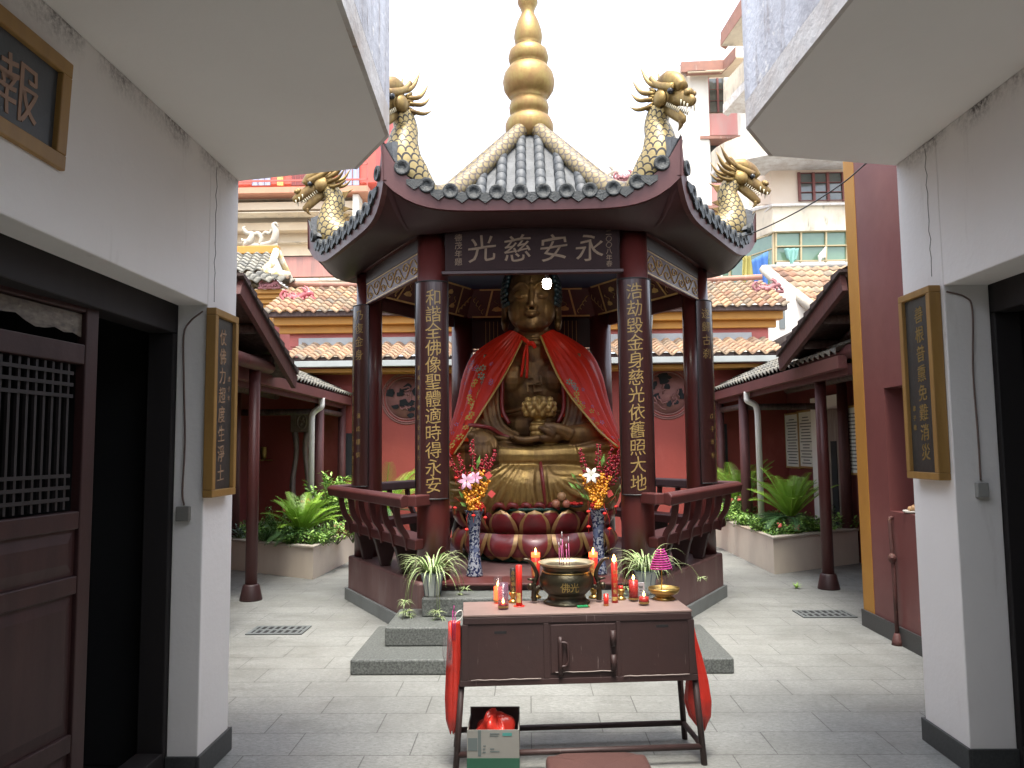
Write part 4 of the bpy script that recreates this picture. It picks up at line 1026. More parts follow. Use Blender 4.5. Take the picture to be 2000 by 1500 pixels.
# lap: superellipsoid draped mass; helper gives its front surface
LC = Vector((0, -.02, .16)); LR = (.90, .76, .40)
def lap_y(x, z):
    q = 1 - abs(x / LR[0]) ** 2.6 - abs((z - LC.z) / LR[2]) ** 2.6
    return LC.y - LR[1] * max(0, q) ** (1 / 2.6)
B = MB()
def sgnp(v, p): return math.copysign(abs(v) ** p, v)
def lapf(u, v):
    a = 2 * math.pi * u; t = math.pi * (v - .5); e = 2 / 2.6
    return LC + Vector((LR[0] * sgnp(math.cos(t), e) * sgnp(math.cos(a), e), LR[1] * sgnp(math.cos(t), e) * sgnp(math.sin(a), e), LR[2] * sgnp(math.sin(t), e)))
B.grid(lapf, 48, 24, cu=True)
# thighs and crossed shins with upturned soles
for s in (-1, 1):
    B.tube(spline([(s * .22, .10, .42), (s * .55, -.15, .42), (s * .80, -.36, .38), (s * .86, -.42, .32)], 5), [.25, .22, .17, .10], 14)
    B.tube(spline([(s * .80, -.42, .42), (s * .42, -.56, .50), (s * .08, -.62, .50), (-s * .16, -.60, .50)], 5), [.17, .13, .11, .08], 14)
    B.tube(spline([(s * .42, -.62, .545), (s * .62, -.60, .585), (s * .78, -.555, .61), (s * .86, -.53, .60)], 5), [.085, .075, .07, .05], 12, flat=.7)
    B.ball((s * .83, -.555, .615), (.065, .05, .045), 10, 8)
    for q in range(4): B.ball((s * (.845 + .004 * q), -.50 + .035 * q, .60), (.04, .025, .03), 8, 6)
# torso
B.ball((0, .02, .62), (.47, .36, .36), 20, 14); B.ball((0, -.10, .78), (.37, .32, .26), 18, 12); B.ball((0, -.0, 1.22), (.46, .30, .42), 20, 14)
for s in (-1, 1):
    B.ball((s * .21, -.13, 1.30), (.25, .20, .20), 14, 10)
    B.tube(spline([(s * .30, .05, 1.56), (s * .46, .06, 1.46), (s * .54, .04, 1.20), (s * .56, -.04, .86)], 5), [.13, .15, .15, .14], 14)
B.tube([(0, -.0, 1.50), (0, -.03, 1.85)], [.24, .20], 18)
for z in (1.66, 1.71): B.tube([(.205 * math.cos(a), -.035 + .205 * math.sin(a), z) for a in [math.pi + i * math.pi / 12 for i in range(13)]], .016, 6)
# forearms: right one rests on its knee, left one lies in the lap
B.tube(spline([(-.56, -.04, .86), (-.60, -.32, .80), (-.58, -.56, .74), (-.53, -.66, .70)], 5), [.15, .13, .10, .085], 14)
B.tube(spline([(.56, -.04, .86), (.60, -.40, .72), (.48, -.58, .70), (.34, -.64, .70)], 5), [.16, .14, .11, .09], 14)
# right hand over the knee: palm and five fingers
B.ball((-.515, -.71, .645), (.125, .075, .115), 14, 10, rot=Matrix.Rotation(R_(-18), 3, 'X'))
for q, (x, ln) in enumerate(((-.435, .15), (-.487, .185), (-.54, .19), (-.592, .165))):
    B.tube(spline([(x, -.745, .63), (x + .004, -.80, .575), (x + .006, -.815, .575 - ln * .45), (x + .008, -.80, .59 - ln)], 4), [.034, .031, .028, .02], 10)
B.tube(spline([(-.42, -.70, .69), (-.375, -.76, .63), (-.37, -.79, .565)], 4), [.036, .032, .022], 10)
B.ball((-.605, -.735, .70), (.045, .045, .045), 10, 8)
# left hand palm up under the lotus
B.ball((.14, -.66, .675), (.17, .10, .05), 14, 8)
for q, (y, x1) in enumerate(((-.60, -.20), (-.645, -.235), (-.69, -.23), (-.735, -.19))):
    B.tube(spline([(.06, y, .672), (-.06, y, .655), (lerp(-.06, x1, .6), y, .66), (x1, y + .005, .685)], 4), [.034, .032, .029, .02], 10)
B.tube(spline([(.20, -.74, .70), (.12, -.77, .745), (.05, -.745, .775)], 4), [.038, .034, .024], 10)
B.tube(spline([(.36, -.68, .70), (.24, -.73, .76), (.10, -.735, .80)], 4), [.075, .055, .03], 10)
# lotus bud on a stacked stem in the hand
lot = MB()
lot.lathe([(.09, .68), (.10, .72), (.085, .735), (.10, .75), (.10, .78), (.085, .795), (.10, .81), (.06, .84), (.07, .86)], (.06, -.645, 0), 16)
lot.lathe([(.06, .855), (.13, .89), (.145, .95), (.135, 1.01), (.11, 1.05), (.05, 1.08), (.01, 1.09)], (.06, -.645, 0), 18)
for row, (r, z, n, sz) in enumerate(((.135, .91, 9, .05), (.15, .955, 10, .05), (.142, 1.0, 10, .045), (.118, 1.045, 8, .04))):
    for i in range(n):
        a = 2 * math.pi * (i + .5 * (row % 2)) / n; lot.ball((.06 + r * math.cos(a), -.645 + r * math.sin(a), z), (.035, .035, sz * .8), 8, 6)
# robe: chest opening borders, hanging sleeve folds, fan of folds over the lap
def on_chest(x, z): return -.30 * math.sqrt(max(.02, 1 - (x / .60) ** 2)) - .04 - .10 * math.exp(-((z - .80) / .22) ** 2)
for s in (-1, 1):
    for off, r in ((0, .026), (.05, .020), (.095, .026), (.15, .03)):
        pts = [(s * (.33 + off), on_chest(.33 + off, 1.55), 1.55), (s * (.36 + off), on_chest(.36, 1.25) - .02, 1.22), (s * (.36 + off), on_chest(.36, .95) - .06, .98), (s * (.30 + off * .8), -.43, .80 - off * .4), (s * .16 + .02, -.50, .70 - off * .5)]
        B.tube(spline(pts, 6), r, 8)
    for q in range(7):
        f_ = q / 6
        pts = [(s * (.58 - .12 * f_), -.24 - .06 * f_, 1.02 - .22 * f_), (s * (.50 - .10 * f_), -.47, .76 - .07 * f_), (s * (.30 - .06 * f_), -.58, .67 - .04 * f_), (s * (.06), -.60, .66 - .03 * f_)]
        B.tube(spline(pts, 6), [.03, .034, .028, .018], 8)
B.tube(spline([(-.32, -.28, .93), (-.16, -.44, .955), (0, -.47, 1.00), (.16, -.44, .955), (.32, -.28, .93)], 6), .022, 8)
for q in range(9):                                      # fold fan from the lap centre to the hem, swept to the left
    f_ = q / 8; x1 = lerp(-.80, .06, f_ ** .85); x0 = lerp(-.16, .03, f_)
    pts = []
    for i in range(12):
        t = i / 11; x = lerp(x0, x1, t ** 1.35) - .06 * f_ * math.sin(math.pi * t); z = lerp(.45, lerp(.10, -.12, min(1, f_ * 2.2)), t ** (1.7 - .6 * f_))
        pts.append((x, lap_y(x, z) + .004, z))
    B.tube(pts, [.012, .026, .032, .026], 8)
for q in range(5):
    f_ = q / 4; pts = []
    for i in range(12):
        t = i / 11; x = lerp(.12, lerp(.22, .84, f_), t); z = lerp(.46 - .15 * f_, lerp(-.10, .22, f_), t ** .9) - .08 * math.sin(math.pi * t) * (1 - f_)
        pts.append((x, lap_y(x, z) + .004, z))
    B.tube(pts, [.010, .026, .028, .016], 8)
for q in range(4):
    f_ = q / 3; pts = []
    for i in range(10):
        t = i / 9; x = lerp(-.36, -.86, t); z = lerp(.36 - .12 * f_, .22 - .22 * f_, t) - .06 * math.sin(math.pi * t); pts.append((x, lap_y(x, z) + .003, z))
    B.tube(pts, [.012, .026, .02], 8)
# head
H = MB(); HO = Vector((0, -.03, 0))
def hb(c, r, n=16, k=12, rot=None): H.ball(HO + Vector(c), r, n, k, rot=rot)
def ht(p, r, n=8, flat=1.0): H.tube([HO + Vector(q) for q in p], r, n, flat=flat)
hb((0, 0, 2.20), (.272, .33, .36), 28, 20); hb((0, -.07, 2.02), (.252, .255, .225), 24, 16); hb((0, -.19, 1.89), (.175, .125, .105), 16, 12); hb((0, -.275, 1.845), (.07, .05, .05), 12, 8)
for s in (-1, 1):
    hb((s * .135, -.18, 2.01), (.105, .105, .14), 14, 10)                 # cheeks
    hb((s * .113, -.275, 2.168), (.078, .050, .046), 16, 10)             # eyeball under the lid
    ht(spline([(s * .028, -.335, 2.225), (s * .07, -.322, 2.278), (s * .125, -.290, 2.292), (s * .205, -.220, 2.245)], 5), [.012, .016, .016, .008], 8)   # brow
    ht(spline([(s * .042, -.305, 2.148), (s * .11, -.320, 2.125), (s * .18, -.265, 2.146)], 6), [.006, .011, .006], 6)        # lower lid
    ht(spline([(s * .042, -.312, 2.162), (s * .11, -.332, 2.148), (s * .185, -.268, 2.162)], 6), [.007, .012, .007], 6)       # upper lid edge
    hb((s * .038, -.345, 2.03), (.030, .03, .024), 10, 8)               # nostril wing
    ht(spline([(s * .26, -.02, 2.20), (s * .285, .0, 2.24), (s * .295, .05, 2.20), (s * .288, .06, 2.05), (s * .285, .02, 1.90)], 6), [.03, .035, .04, .038, .045], 10)   # ear rim
    hb((s * .285, .0, 1.885), (.036, .05, .065), 12, 10); hb((s * .277, .03, 2.08), (.022, .055, .12), 12, 10)
    ht(spline([(s * .002, -.362, 1.980), (s * .035, -.357, 1.984), (s * .088, -.318, 1.968)], 5), [.014, .017, .005], 8)      # upper lip
ht(spline([(-.07, -.322, 1.955), (0, -.350, 1.945), (.07, -.322, 1.955)], 6), [.008, .021, .008], 10)
ht(spline([(0, -.325, 2.27), (0, -.350, 2.16), (0, -.388, 2.055)], 5), [.022, .026, .032], 10); hb((0, -.385, 2.045), (.036, .032, .028), 12, 8)
hb((0, -.335, 2.33), (.018, .012, .018), 8, 6)
B.join(H)
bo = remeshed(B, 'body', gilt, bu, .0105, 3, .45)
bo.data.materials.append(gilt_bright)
bo.data.polygons.foreach_set('material_index', [1 if (f.center.z < .60 + .03 * math.sin(9 * f.center.x) and not (f.center.y < -.60 and -.68 < f.center.x < -.34 and f.center.z > .37)) else 0 for f in bo.data.polygons])  # brighter gilding low on the lap: less patina, with caught skylight painted in
remeshed(lot, 'lotus_bud', gilt_bright, bu, .008, 1, .4)
# hair: close cap of snail curls
hm = MB(); hc = HO + Vector((0, .015, 2.235)); hrx, hry, hrz = .312, .345, .375
cap_b = MB()
cap_b.ball(hc + Vector((0, .03, .0)), (hrx, hry, hrz), 28, 18)
rg = random.Random(3)
for i in range(15):
    t = R_(-20 + i * 7.4); rr2 = math.cos(t); n = max(6, int(40 * rr2))
    for j in range(n):
        a = 2 * math.pi * (j + .5 * (i % 2)) / n; dx, dy = math.cos(a), math.sin(a)
        z = math.sin(t)
        if dy * rr2 < -.42 and z < .62 and abs(dx) < .82: continue            # face left free
        p = hc + Vector((0, .03, 0)) + Vector((hrx * rr2 * dx, hry * rr2 * dy, hrz * z))
        hm.ball(p, .027, 8, 6)
hm.ball(hc + Vector((0, .06, .36)), (.15, .15, .12), 14, 10)
face_cut = MB()
# cap made of the parts of the ellipsoid outside the face window
cap = MB()
def capf(u, v):
    a = 2 * math.pi * u; t = R_(-20 + 110 * v); return hc + Vector((0, .03, 0)) + Vector((hrx * math.cos(t) * math.cos(a), hry * math.cos(t) * math.sin(a), hrz * math.sin(t)))
tmp = MB(); tmp.grid(capf, 48, 20, cu=True)
for f in tmp.f:
    c = sum((tmp.v[i] for i in f), Vector()) / 4; q = c - hc - Vector((0, .03, 0))
    if q.y / hry < -.42 and q.z / hrz < .62 and abs(q.x / hrx) < .82: continue
    cap.add([tmp.v[i] for i in f], [tuple(range(4))], sm=True)
hm.join(cap); hm.build('hair', hair_m, bu, local=True)
# robe border and red hem visible on the lap
m = MB()
pts = [(.045, lap_y(.045, .47) - .012, .47)] + [(.06 + .05 * i / 8, lap_y(.06, .47 - .062 * i) - .018, .47 - .062 * i) for i in range(9)]
m.tube(pts, [.03, .036, .034, .02], 8, flat=.5, up=(0, 1, 0)); 
m.tube(spline([(-.72, -.40, .80), (-.66, -.60, .80), (-.54, -.68, .795), (-.42, -.64, .77), (-.30, -.56, .70), (-.10, -.58, .63)], 5), [.02, .025, .022, .022, .02, .014], 8)
for q in range(5):
    x = -.34 + q * .13; z = -.055 + .015 * math.sin(q * 2)
    m.tube(spline([(x - .06, lap_y(x, -.02) - .01, -.015), (x - .02, lap_y(x, 0) - .03, .03), (x + .03, lap_y(x, 0) - .03, .02), (x + .06, lap_y(x, 0) - .02, -.02)], 4), [.018, .028, .028, .012], 8)
for s in (-1, 1):
    m.tube(spline([(s * .29, on_chest(.30, 1.5) - .01, 1.5), (s * .315, on_chest(.31, 1.2) - .025, 1.2), (s * .31, on_chest(.3, .98) - .06, .96), (s * .24, -.455, .82)], 6), .022, 8)
m.build('robe_lining', red_gilt, bu, local=True)
m = MB(); write(m, '卍', lambda x, y: Vector((.02 + x, -.330 - .02 * math.cos(x * 4) , 1.235 + y)), .20, 1, .012, 6)
m.build('chest_emblem', gilt, bu, 'raised emblem on the chest', local=True, solid=.02)

# ------------------------------------------------------------------ red satin cape over the shoulders
cp = thing('satin_cape', 'red satin cape with embroidered blossoms draped over the statue and open at the front', 'cape', BC + Vector((0, 0, BZ)))
EDG = {1: [(.085, -.255, 1.735), (.165, -.40, 1.49), (.25, -.46, 1.27), (.36, -.53, 1.07), (.50, -.62, .88), (.63, -.70, .72), (.80, -.74, .575)],
       -1: [(-.085, -.255, 1.735), (-.195, -.40, 1.47), (-.30, -.46, 1.25), (-.40, -.53, 1.07), (-.53, -.62, .88), (-.66, -.70, .70), (-.795, -.74, .52)]}
SIL = [(.225, .0, 1.84), (.43, .02, 1.74), (.64, .02, 1.58), (.74, .0, 1.36), (.79, -.03, 1.08), (.86, -.12, .78), (.93, -.26, .50)]
BCK = [(0, .22, 1.86), (0, .30, 1.70), (0, .34, 1.5), (0, .38, 1.25), (0, .42, 1.0), (0, .44, .75), (0, .46, .5)]
def curve_at(pts, s): k = len(pts) - 1; x = s * k; i = min(int(x), k - 1); return Vector(pts[i]).lerp(Vector(pts[i + 1]), x - i)
EDs = {k: [tuple(p) for p in spline(v, 8)] for k, v in EDG.items()}; SILs = [tuple(p) for p in spline(SIL, 8)]; BCs = [tuple(p) for p in spline(BCK, 8)]
def cape_pt(sd, s, t):
    """s: neck -> hem, t: front edge -> centre back"""
    e = curve_at(EDs[sd], s); sl = curve_at(SILs, s); sl.x *= sd; b = curve_at(BCs, s)
    if t < .55:
        q = t / .55; mid = Vector((lerp(e.x, sl.x, .80), lerp(e.y, sl.y, .12) - .02, lerp(e.z, sl.z, .5) + .03 * (1 - s)))
        p = e.lerp(mid, q).lerp(mid.lerp(sl, q), q)
    else:
        q = (t - .55) / .45; mid = Vector((sl.x * .85, b.y, (sl.z + b.z) / 2)); p = sl.lerp(mid, q).lerp(mid.lerp(b, q), q)
    c = Vector((0, .02, p.z)); n_ = (p - c); n_.z = 0; n_ = n_.normalized() if n_.length > 1e-4 else Vector((0, 1, 0))
    amp = .007 + .027 * smooth(s * 1.3) * (1.2 - .4 * t) ; ph = 1.4 * math.sin(3 * s + sd) + .8 * math.sin(7 * t)
    w1 = math.sin(t * 46 + ph + 2.2 * s); w2 = math.sin(t * 85 + 1.7 * ph)
    amp2 = .012 * math.exp(-((s - .12) / .16) ** 2)
    return p + n_ * (amp * (w1 * .75 + .45 * w2 * (1 - s)) + amp2 * math.sin(t * 105) + .012 * math.sin(5 * t + 4 * s))
for sd in (-1, 1):
    m = MB(); m.grid(lambda u, v: cape_pt(sd, v, u), 150, 60, flip=(sd > 0)); m.build('cape_half', satin_m, cp, local=True)
    m = MB(); m.tube([cape_pt(sd, i / 40, .004) + Vector((0, -.004, 0)) for i in range(41)], .014, 6, flat=.5); m.build('gold_trim', cape_trim_m, cp, local=True)
m = MB()
m.tube(spline([(-.10, -.27, 1.72), (-.06, -.32, 1.68), (-.02, -.315, 1.65)], 4), .022, 8); 
m.tube(spline([(-.06, -.335, 1.63), (-.085, -.375, 1.52), (-.10, -.41, 1.40), (-.115, -.43, 1.30)], 5), [.022, .026, .03, .026], 8, flat=.5); m.tube(spline([(-.05, -.335, 1.63), (-.05, -.385, 1.52), (-.055, -.42, 1.38), (-.06, -.435, 1.285)], 5), [.02, .025, .03, .028], 8, flat=.5)
m.tube(spline([(-.05, -.335, 1.64), (.0, -.35, 1.65), (.035, -.35, 1.60)], 4), [.015, .026, .018], 8)
m.build('ribbon_tie', satin_m, cp, local=True)
re_ = random.Random(11)
em = {k: MB() for k in ('p', 'y', 'g')}
def emb(mb, sd, s, t, size, n=5, rot=0):
    c = cape_pt(sd, s, t); du = (cape_pt(sd, s, t + .012) - cape_pt(sd, s, t - .012)).normalized(); dvv = (cape_pt(sd, s + .012, t) - cape_pt(sd, s - .012, t)).normalized(); nn = du.cross(dvv).normalized()
    if nn.y > 0: nn = -nn
    for i in range(n):
        a = 2 * math.pi * i / n + rot
        pts = [c + nn * .014 + du * (size * (.15 * math.cos(a) + r * math.cos(a + w))) + dvv * (size * (.15 * math.sin(a) + r * math.sin(a + w))) for r, w in ((.1, 0), (.55, -.45), (.85, -.25), (.9, .25), (.55, .45))]
        mb.poly(pts)
for i in range(26):
    s = re_.uniform(.25, .9); emb(em['p'], -1, s, re_.choice((re_.uniform(.30, .5), re_.uniform(.03, .25))), re_.uniform(.018, .034), rot=re_.uniform(0, 6))
for i in range(12): emb(em['p'], 1, .45 + .045 * i, .08 + .05 * math.sin(i * 2.1), re_.uniform(.016, .028), rot=re_.uniform(0, 6))
for i in range(12):
    s = .34 + i * .030; emb(em['g'] if i < 4 else em['y'], -1, s, .235 + .04 * math.sin(i * 1.7) - .006 * i, re_.uniform(.03, .045), 6, i)
for i in range(14):
    s = .62 + i * .026; emb(em['y'], -1, s, .12 + .05 * math.sin(i * 1.9), re_.uniform(.024, .038), 6, i)
for i in range(7): emb(em['g'] if i < 3 else em['y'], 1, .40 + i * .035, .07 + .02 * math.sin(i), re_.uniform(.022, .034), 6, i)
for i in range(8): emb(em['y'], 1, .66 + i * .035, .10 + .04 * math.sin(i * 2), re_.uniform(.016, .026), 5, i)
em['p'].build('plum_blossom_embroidery', emb_plum, cp, local=True); em['y'].build('yellow_embroidery', emb_yellow, cp, local=True); em['g'].build('green_embroidery', emb_green, cp, local=True)

# ------------------------------------------------------------------ fruit on the pedestal, lamp
for (px, py, r, mt, lb) in ((1097, 968, .044, fruit_a, 'tan fruit on top of the little heap on the pedestal'), (1086, 981, .042, fruit_b, 'yellowish rosy apple at the left of the fruit heap on the pedestal'), (1106, 983, .040, fruit_b, 'reddish apple at the right of the fruit heap on the pedestal')):
    c = at(px, py, BC.y - .80); m = MB(); c.z = BZ + r if py > 970 else BZ + r * 2.5
    if py > 970: pass
    m.lathe([(.002, -r), (r * .7, -r * .8), (r, -r * .1), (r * .85, r * .55), (r * .35, r * .9), (.004, r * .78)], c, 14, cap=False); m.tube([c + Vector((0, 0, r * .78)), c + Vector((.004, 0, r * 1.2))], .003, 5, m=1)
    tag(m.build('fruit', [mt, wood_old]), lb, 'fruit', 'fruit offered on the pedestal')
rm_ = thing('rosette_tray', 'low dark tray of red blossoms beside the fruit on the pedestal', 'tray', at(1125, 985, BC.y - .78)); m = MB(); c = at(1125, 985, BC.y - .78); c.z = BZ + .002; m.lathe([(.05, 0), (.075, .018), (.07, .02)], c, 16); m.build('tray', black_iron, rm_)
m = MB(); rq = random.Random(2)
for i in range(30): m.ball(c + Vector((rq.uniform(-.06, .06), rq.uniform(-.04, .04), .03 + rq.uniform(0, .012))), .013, 6, 4)
m.build('blossoms', pom_red, rm_)
lpos = at(1068, 553, 7.35)
lb = thing('light_bulb', 'lit white bulb hanging on a cord in front of the statue\'s forehead', 'lamp', lpos)
m = MB(); m.lathe([(.012, -.055), (.034, -.045), (.041, -.015), (.042, .022), (.034, .034)], lpos, 18); m.build('bulb', bulb_m, lb)
m = MB(); m.lathe([(.034, .0345), (.03, .05), (.018, .058), (.018, .085), (.006, .09)], lpos, 14); m.build('socket', white_pvc, lb)
m = MB(); m.tube([lpos + Vector((0, 0, .09)), (lpos.x, lpos.y, 3.50)], .004, 5); m.build('cord', brown_cable, lb)

# ------------------------------------------------------------------ vases and bouquets
def leaf_quad(mb, p, d, ln, wd, nrm=None, m=0, bend=.25):
    d = Vector(d).normalized(); s_ = d.cross(Vector(nrm) if nrm else Vector((0, 0, 1)))
    if s_.length < 1e-3: s_ = d.cross(Vector((1, 0, 0)))
    s_.normalize(); up = s_.cross(d)
    a = p + d * ln * .45 + up * (ln * bend * .5); b = p + d * ln
    mb.add([p, a + s_ * wd / 2, b, a - s_ * wd / 2, a - up * wd * .1], [(0, 1, 4), (1, 2, 4), (2, 3, 4), (3, 0, 4)], m=m)
def lily(mb, c, d, size):
    d = Vector(d).normalized(); a1 = d.cross(Vector((0, 0, 1))).normalized(); a2 = d.cross(a1)
    for i in range(6):
        a = i * math.pi / 3; r = a1 * math.cos(a) + a2 * math.sin(a); t = d.cross(r)
        f = lambda u, v: c + r * (size * (.08 + .92 * v)) + d * (size * (.25 * math.sin(v * 2.2) - .25 * v * v)) + t * ((u - .5) * size * .42 * math.sin(math.pi * min(1, v * .88 + .12)) ** .8)
        mb.grid(f, 2, 6)
    for i in range(5): mb.tube([c, c + d * size * .5 + a1 * size * .08 * math.cos(i * 1.26) + a2 * size * .08 * math.sin(i * 1.26)], .0025, 4)
def vase_and_bouquet(px, py, Y, lily_mat, lab_v, lab_b, seed, balls):
    base = at(px, py, Y); base.z = ZB + .005; rv = random.Random(seed)
    Hh = .565
    v_ = MB(); prof = [(.072, 0), (.074, .012), (.060, .09), (.047, .22), (.046, .33), (.052, .42), (.066, .52), (.084, Hh - .01), (.086, Hh), (.078, Hh - .004), (.058, .50), (.042, .40)]
    v_.lathe(prof, base, 26); tag(v_.build('flower_vase', vase_m), lab_v, 'vase', 'porcelain vases before the statue')
    t = thing('bouquet', lab_b, 'flowers', base + Vector((0, 0, Hh - .03)), 0, 'artificial bouquets'); o = base + Vector((0, 0, Hh - .02))
    red = MB(); org = MB(); st = MB(); lf = MB(); pa = MB(); bd = MB()
    for (ax, ln) in ((-.42, .55), (-.26, .52), (-.02, .62), (.22, .50), (.34, .56), (.13, .45)) if not balls else ((-.28, .55), (.02, .58), (.24, .57), (.36, .57), (.44, .60), (.30, .50), (.38, .52)):
        tip = o + Vector((math.sin(ax) * ln, rv.uniform(-.07, .05), math.cos(ax) * ln)); st.tube([o, tip], .003, 4)
        for i in range(64):
            q = .42 + .58 * (i / 63); p = o.lerp(tip, q); r = .042 * (1.12 - (q - .42) * 1.25); a = rv.uniform(0, 6.28); rr3 = r * rv.uniform(.4, 1)
            red.ball(p + Vector((rr3 * math.cos(a), rr3 * math.sin(a), rv.uniform(-.01, .01))), rv.uniform(.008, .0115), 6, 4)
    for (ax, ln) in ((-.24, .28), (-.05, .33), (.20, .36), (.42, .30), (-.42, .20), (.08, .26)) if not balls else ((-.40, .34), (-.22, .26), (.14, .33), (.32, .31), (.0, .22), (-.08, .30)):
        for i in range(58):
            q = .12 + .88 * i / 57; p = o + Vector((math.sin(ax) * ln * q, -.055 + rv.uniform(-.035, .03), math.cos(ax) * ln * q)); a = rv.uniform(0, 6.28); r = .036 * (1.15 - q * .5)
            org.ball(p + Vector((r * math.cos(a) * rv.random() ** .5, r * math.sin(a), rv.uniform(-.01, .01))), rv.uniform(.0095, .0135), 6, 4)
    red.build('red_berries', berry_red, t); org.build('orange_berries', berry_orange, t)
    for (dx, dz, sz) in (((-.055, .27, .082), (.02, .30, .062)) if not balls else ((-.06, .31, .080),)):
        lm = MB(); lily(lm, o + Vector((dx, -.10, dz)), (dx * 1.5, -1, .25), sz); lm.build('lily', lily_mat, t)
    for i in range(9):
        a = rv.uniform(-.9, .9); h = rv.uniform(.08, .34); p = o + Vector((math.sin(a) * h, rv.uniform(-.06, .02), math.cos(a) * h)); st.tube([o, p], .0025, 4); leaf_quad(lf, p, (math.sin(a) * 1.2, rv.uniform(-.6, .1), math.cos(a)), rv.uniform(.07, .12), rv.uniform(.025, .04), (0, -1, 0))
    leaf_quad(lf, o + Vector((.03, -.06, .38)), (.25, -.1, 1), .12, .034, (0, -1, 0))
    lf.build('leaves', leaf_mid, t); st.build('stems', stem_m, t)
    for (dx, dz) in (((-.215, .42), (.13, .32), (.155, .16), (-.02, .14)) if not balls else ((.235, .42), (.05, .18), (-.03, .14), (.10, .15))):
        c = o + Vector((dx, -.07, dz)); q = .036; an = rv.uniform(-.4, .4); e1 = Vector((math.cos(an), 0, math.sin(an))) * q; e2 = Vector((-math.sin(an), .15, math.cos(an))) * q
        pa = MB(); pa.prism([c - e1, c - e2, c + e1, c + e2], (0, -.002, 0)); pa.build('red_card', paper_red, t)
    pm = MB(); pm_c = o + Vector((.05 if not balls else -.03, -.075, .055))
    for i in range(90):
        d = Vector((rv.gauss(0, 1), rv.gauss(0, 1), rv.gauss(0, 1))).normalized(); pm.tube([pm_c, pm_c + d * .045], [.004, .0025], 4)
    pm.build('pompom', pom_red, t)
    for (dx, dz) in ((-.16, .045), (-.06, -.14), (.10, -.04), (.0, -.02), (-.15, .30)) if not balls else ((-.09, .0), (-.09, -.13), (.09, -.15), (.15, .04), (.05, -.02)):
        bd = MB(); c = o + Vector((dx, -.09, dz)); bd.lathe([(.002, -.014), (.014, -.008), (.019, 0), (.014, .008), (.002, .014)], c, 10); bd.tube([c + Vector((0, 0, .014)), c + Vector((0, .01, .09)), o + Vector((dx * .5, -.05, .06))], .0015, 4); bd.tube([c - Vector((0, 0, .014)), c - Vector((0, 0, .06))], .002, 4); bd.build('hanging_bead', pom_red, t)
    if balls:
        g_ = MB(); s2 = MB(); bend = spline([tuple(o + Vector((.10, -.05, .05))), tuple(o + Vector((.19, -.08, .22))), tuple(o + Vector((.27, -.1, .36))), tuple(o + Vector((.36, -.1, .49)))], 6); s2.tube(bend, .004, 5)
        for (dx, dz) in ((.205, .205), (.265, .345), (.365, .505)):
            g_ = MB(); g_.ball(o + Vector((dx + .02, -.115, dz)), .045, 14, 10); g_.build('green_ball', bud_green, t)
        for (dx, dz) in ((.17, .14), (.22, .27)): leaf_quad(s2, o + Vector((dx, -.09, dz)), (.5, -.2, 1), .13, .025, (0, -1, 0))
        s2.build('ball_stem', stem_m, t)
vase_and_bouquet(927, 1130, 6.74, lily_pink, 'slender blue and white porcelain vase left of the lotus pedestal', 'bouquet of red and orange berries with pink lilies in the left vase', 5, False)
vase_and_bouquet(1170, 1125, 6.80, lily_white, 'slender blue and white porcelain vase behind the right candle', 'bouquet of red and orange berries with a white lily and pale green balls', 9, True)
# ================================================================== OFFERING TABLE
TZ = .741; TYAW = R_(4.6); TC = Vector((.226, 4.02, 0)); TW, TD = 1.125, .315
tb = thing('offering_table', 'low maroon metal offering table with coin slots, a small cupboard door and a pink top', 'table', TC, TYAW)
m = MB(); m.box(-TW / 2 - .004, TW / 2 + .004, -TD / 2 - .004, TD / 2 + .004, TZ - .012, TZ); m.build('table_top', table_top_m, tb, local=True, bevel=.003)
ZC = .405
def splay(z): return (TZ - z) * .075                     # legs and cabinet lean out towards the floor
m = MB()
c0, c1 = splay(TZ - .013), splay(ZC)
v = [(-TW / 2 - c * 1, -TD / 2 - c * .5, z) for c, z in ((c0, TZ - .013), (c1, ZC))]
def ring(c, z): return [(-TW / 2 - c, -TD / 2 - c * .45, z), (TW / 2 + c, -TD / 2 - c * .45, z), (TW / 2 + c, TD / 2 + c * .3, z), (-TW / 2 - c, TD / 2 + c * .3, z)]
a, b = ring(c1, ZC), ring(c0, TZ - .013)
m.add(a + b, [(3, 2, 1, 0), (4, 5, 6, 7), (0, 1, 5, 4), (1, 2, 6, 5), (2, 3, 7, 6), (3, 0, 4, 7)]); m.build('cabinet', table_paint, tb, local=True, bevel=.004)
def FZ(x, z, o=0): return Vector((x, -TD / 2 - splay(z) * .45 - o, z))
def fbox(mb, x0, x1, z0, z1, o, th=.006):
    mb.prism([FZ(x0, z0, o), FZ(x1, z0, o), FZ(x1, z1, o), FZ(x0, z1, o)], (0, th, 0))
m = MB()
for x0, x1, z0, z1 in ((-TW / 2, TW / 2, TZ - .045, TZ - .014), (-TW / 2 - .02, TW / 2 + .02, ZC, ZC + .028), (-TW / 2 - .012, -TW / 2 + .02, ZC + .029, TZ - .046), (TW / 2 - .02, TW / 2 + .012, ZC + .029, TZ - .046), (-.175, -.15, ZC + .029, TZ - .046), (.185, .205, ZC + .029, TZ - .046)): fbox(m, x0, x1, z0, z1, .005)
m.build('face_frame', table_paint, tb, local=True, bevel=.002)
m = MB(); fbox(m, -.140, .178, ZC + .055, TZ - .055, .008, .008)
dr = m.build('cupboard_door', table_paint, tb, local=True, bevel=.002)
m = MB(); m.tube([FZ(-.095, .63, .012), FZ(-.095, .60, .018), FZ(-.095, .50, .018), FZ(-.095, .45, .012)], .011, 8)
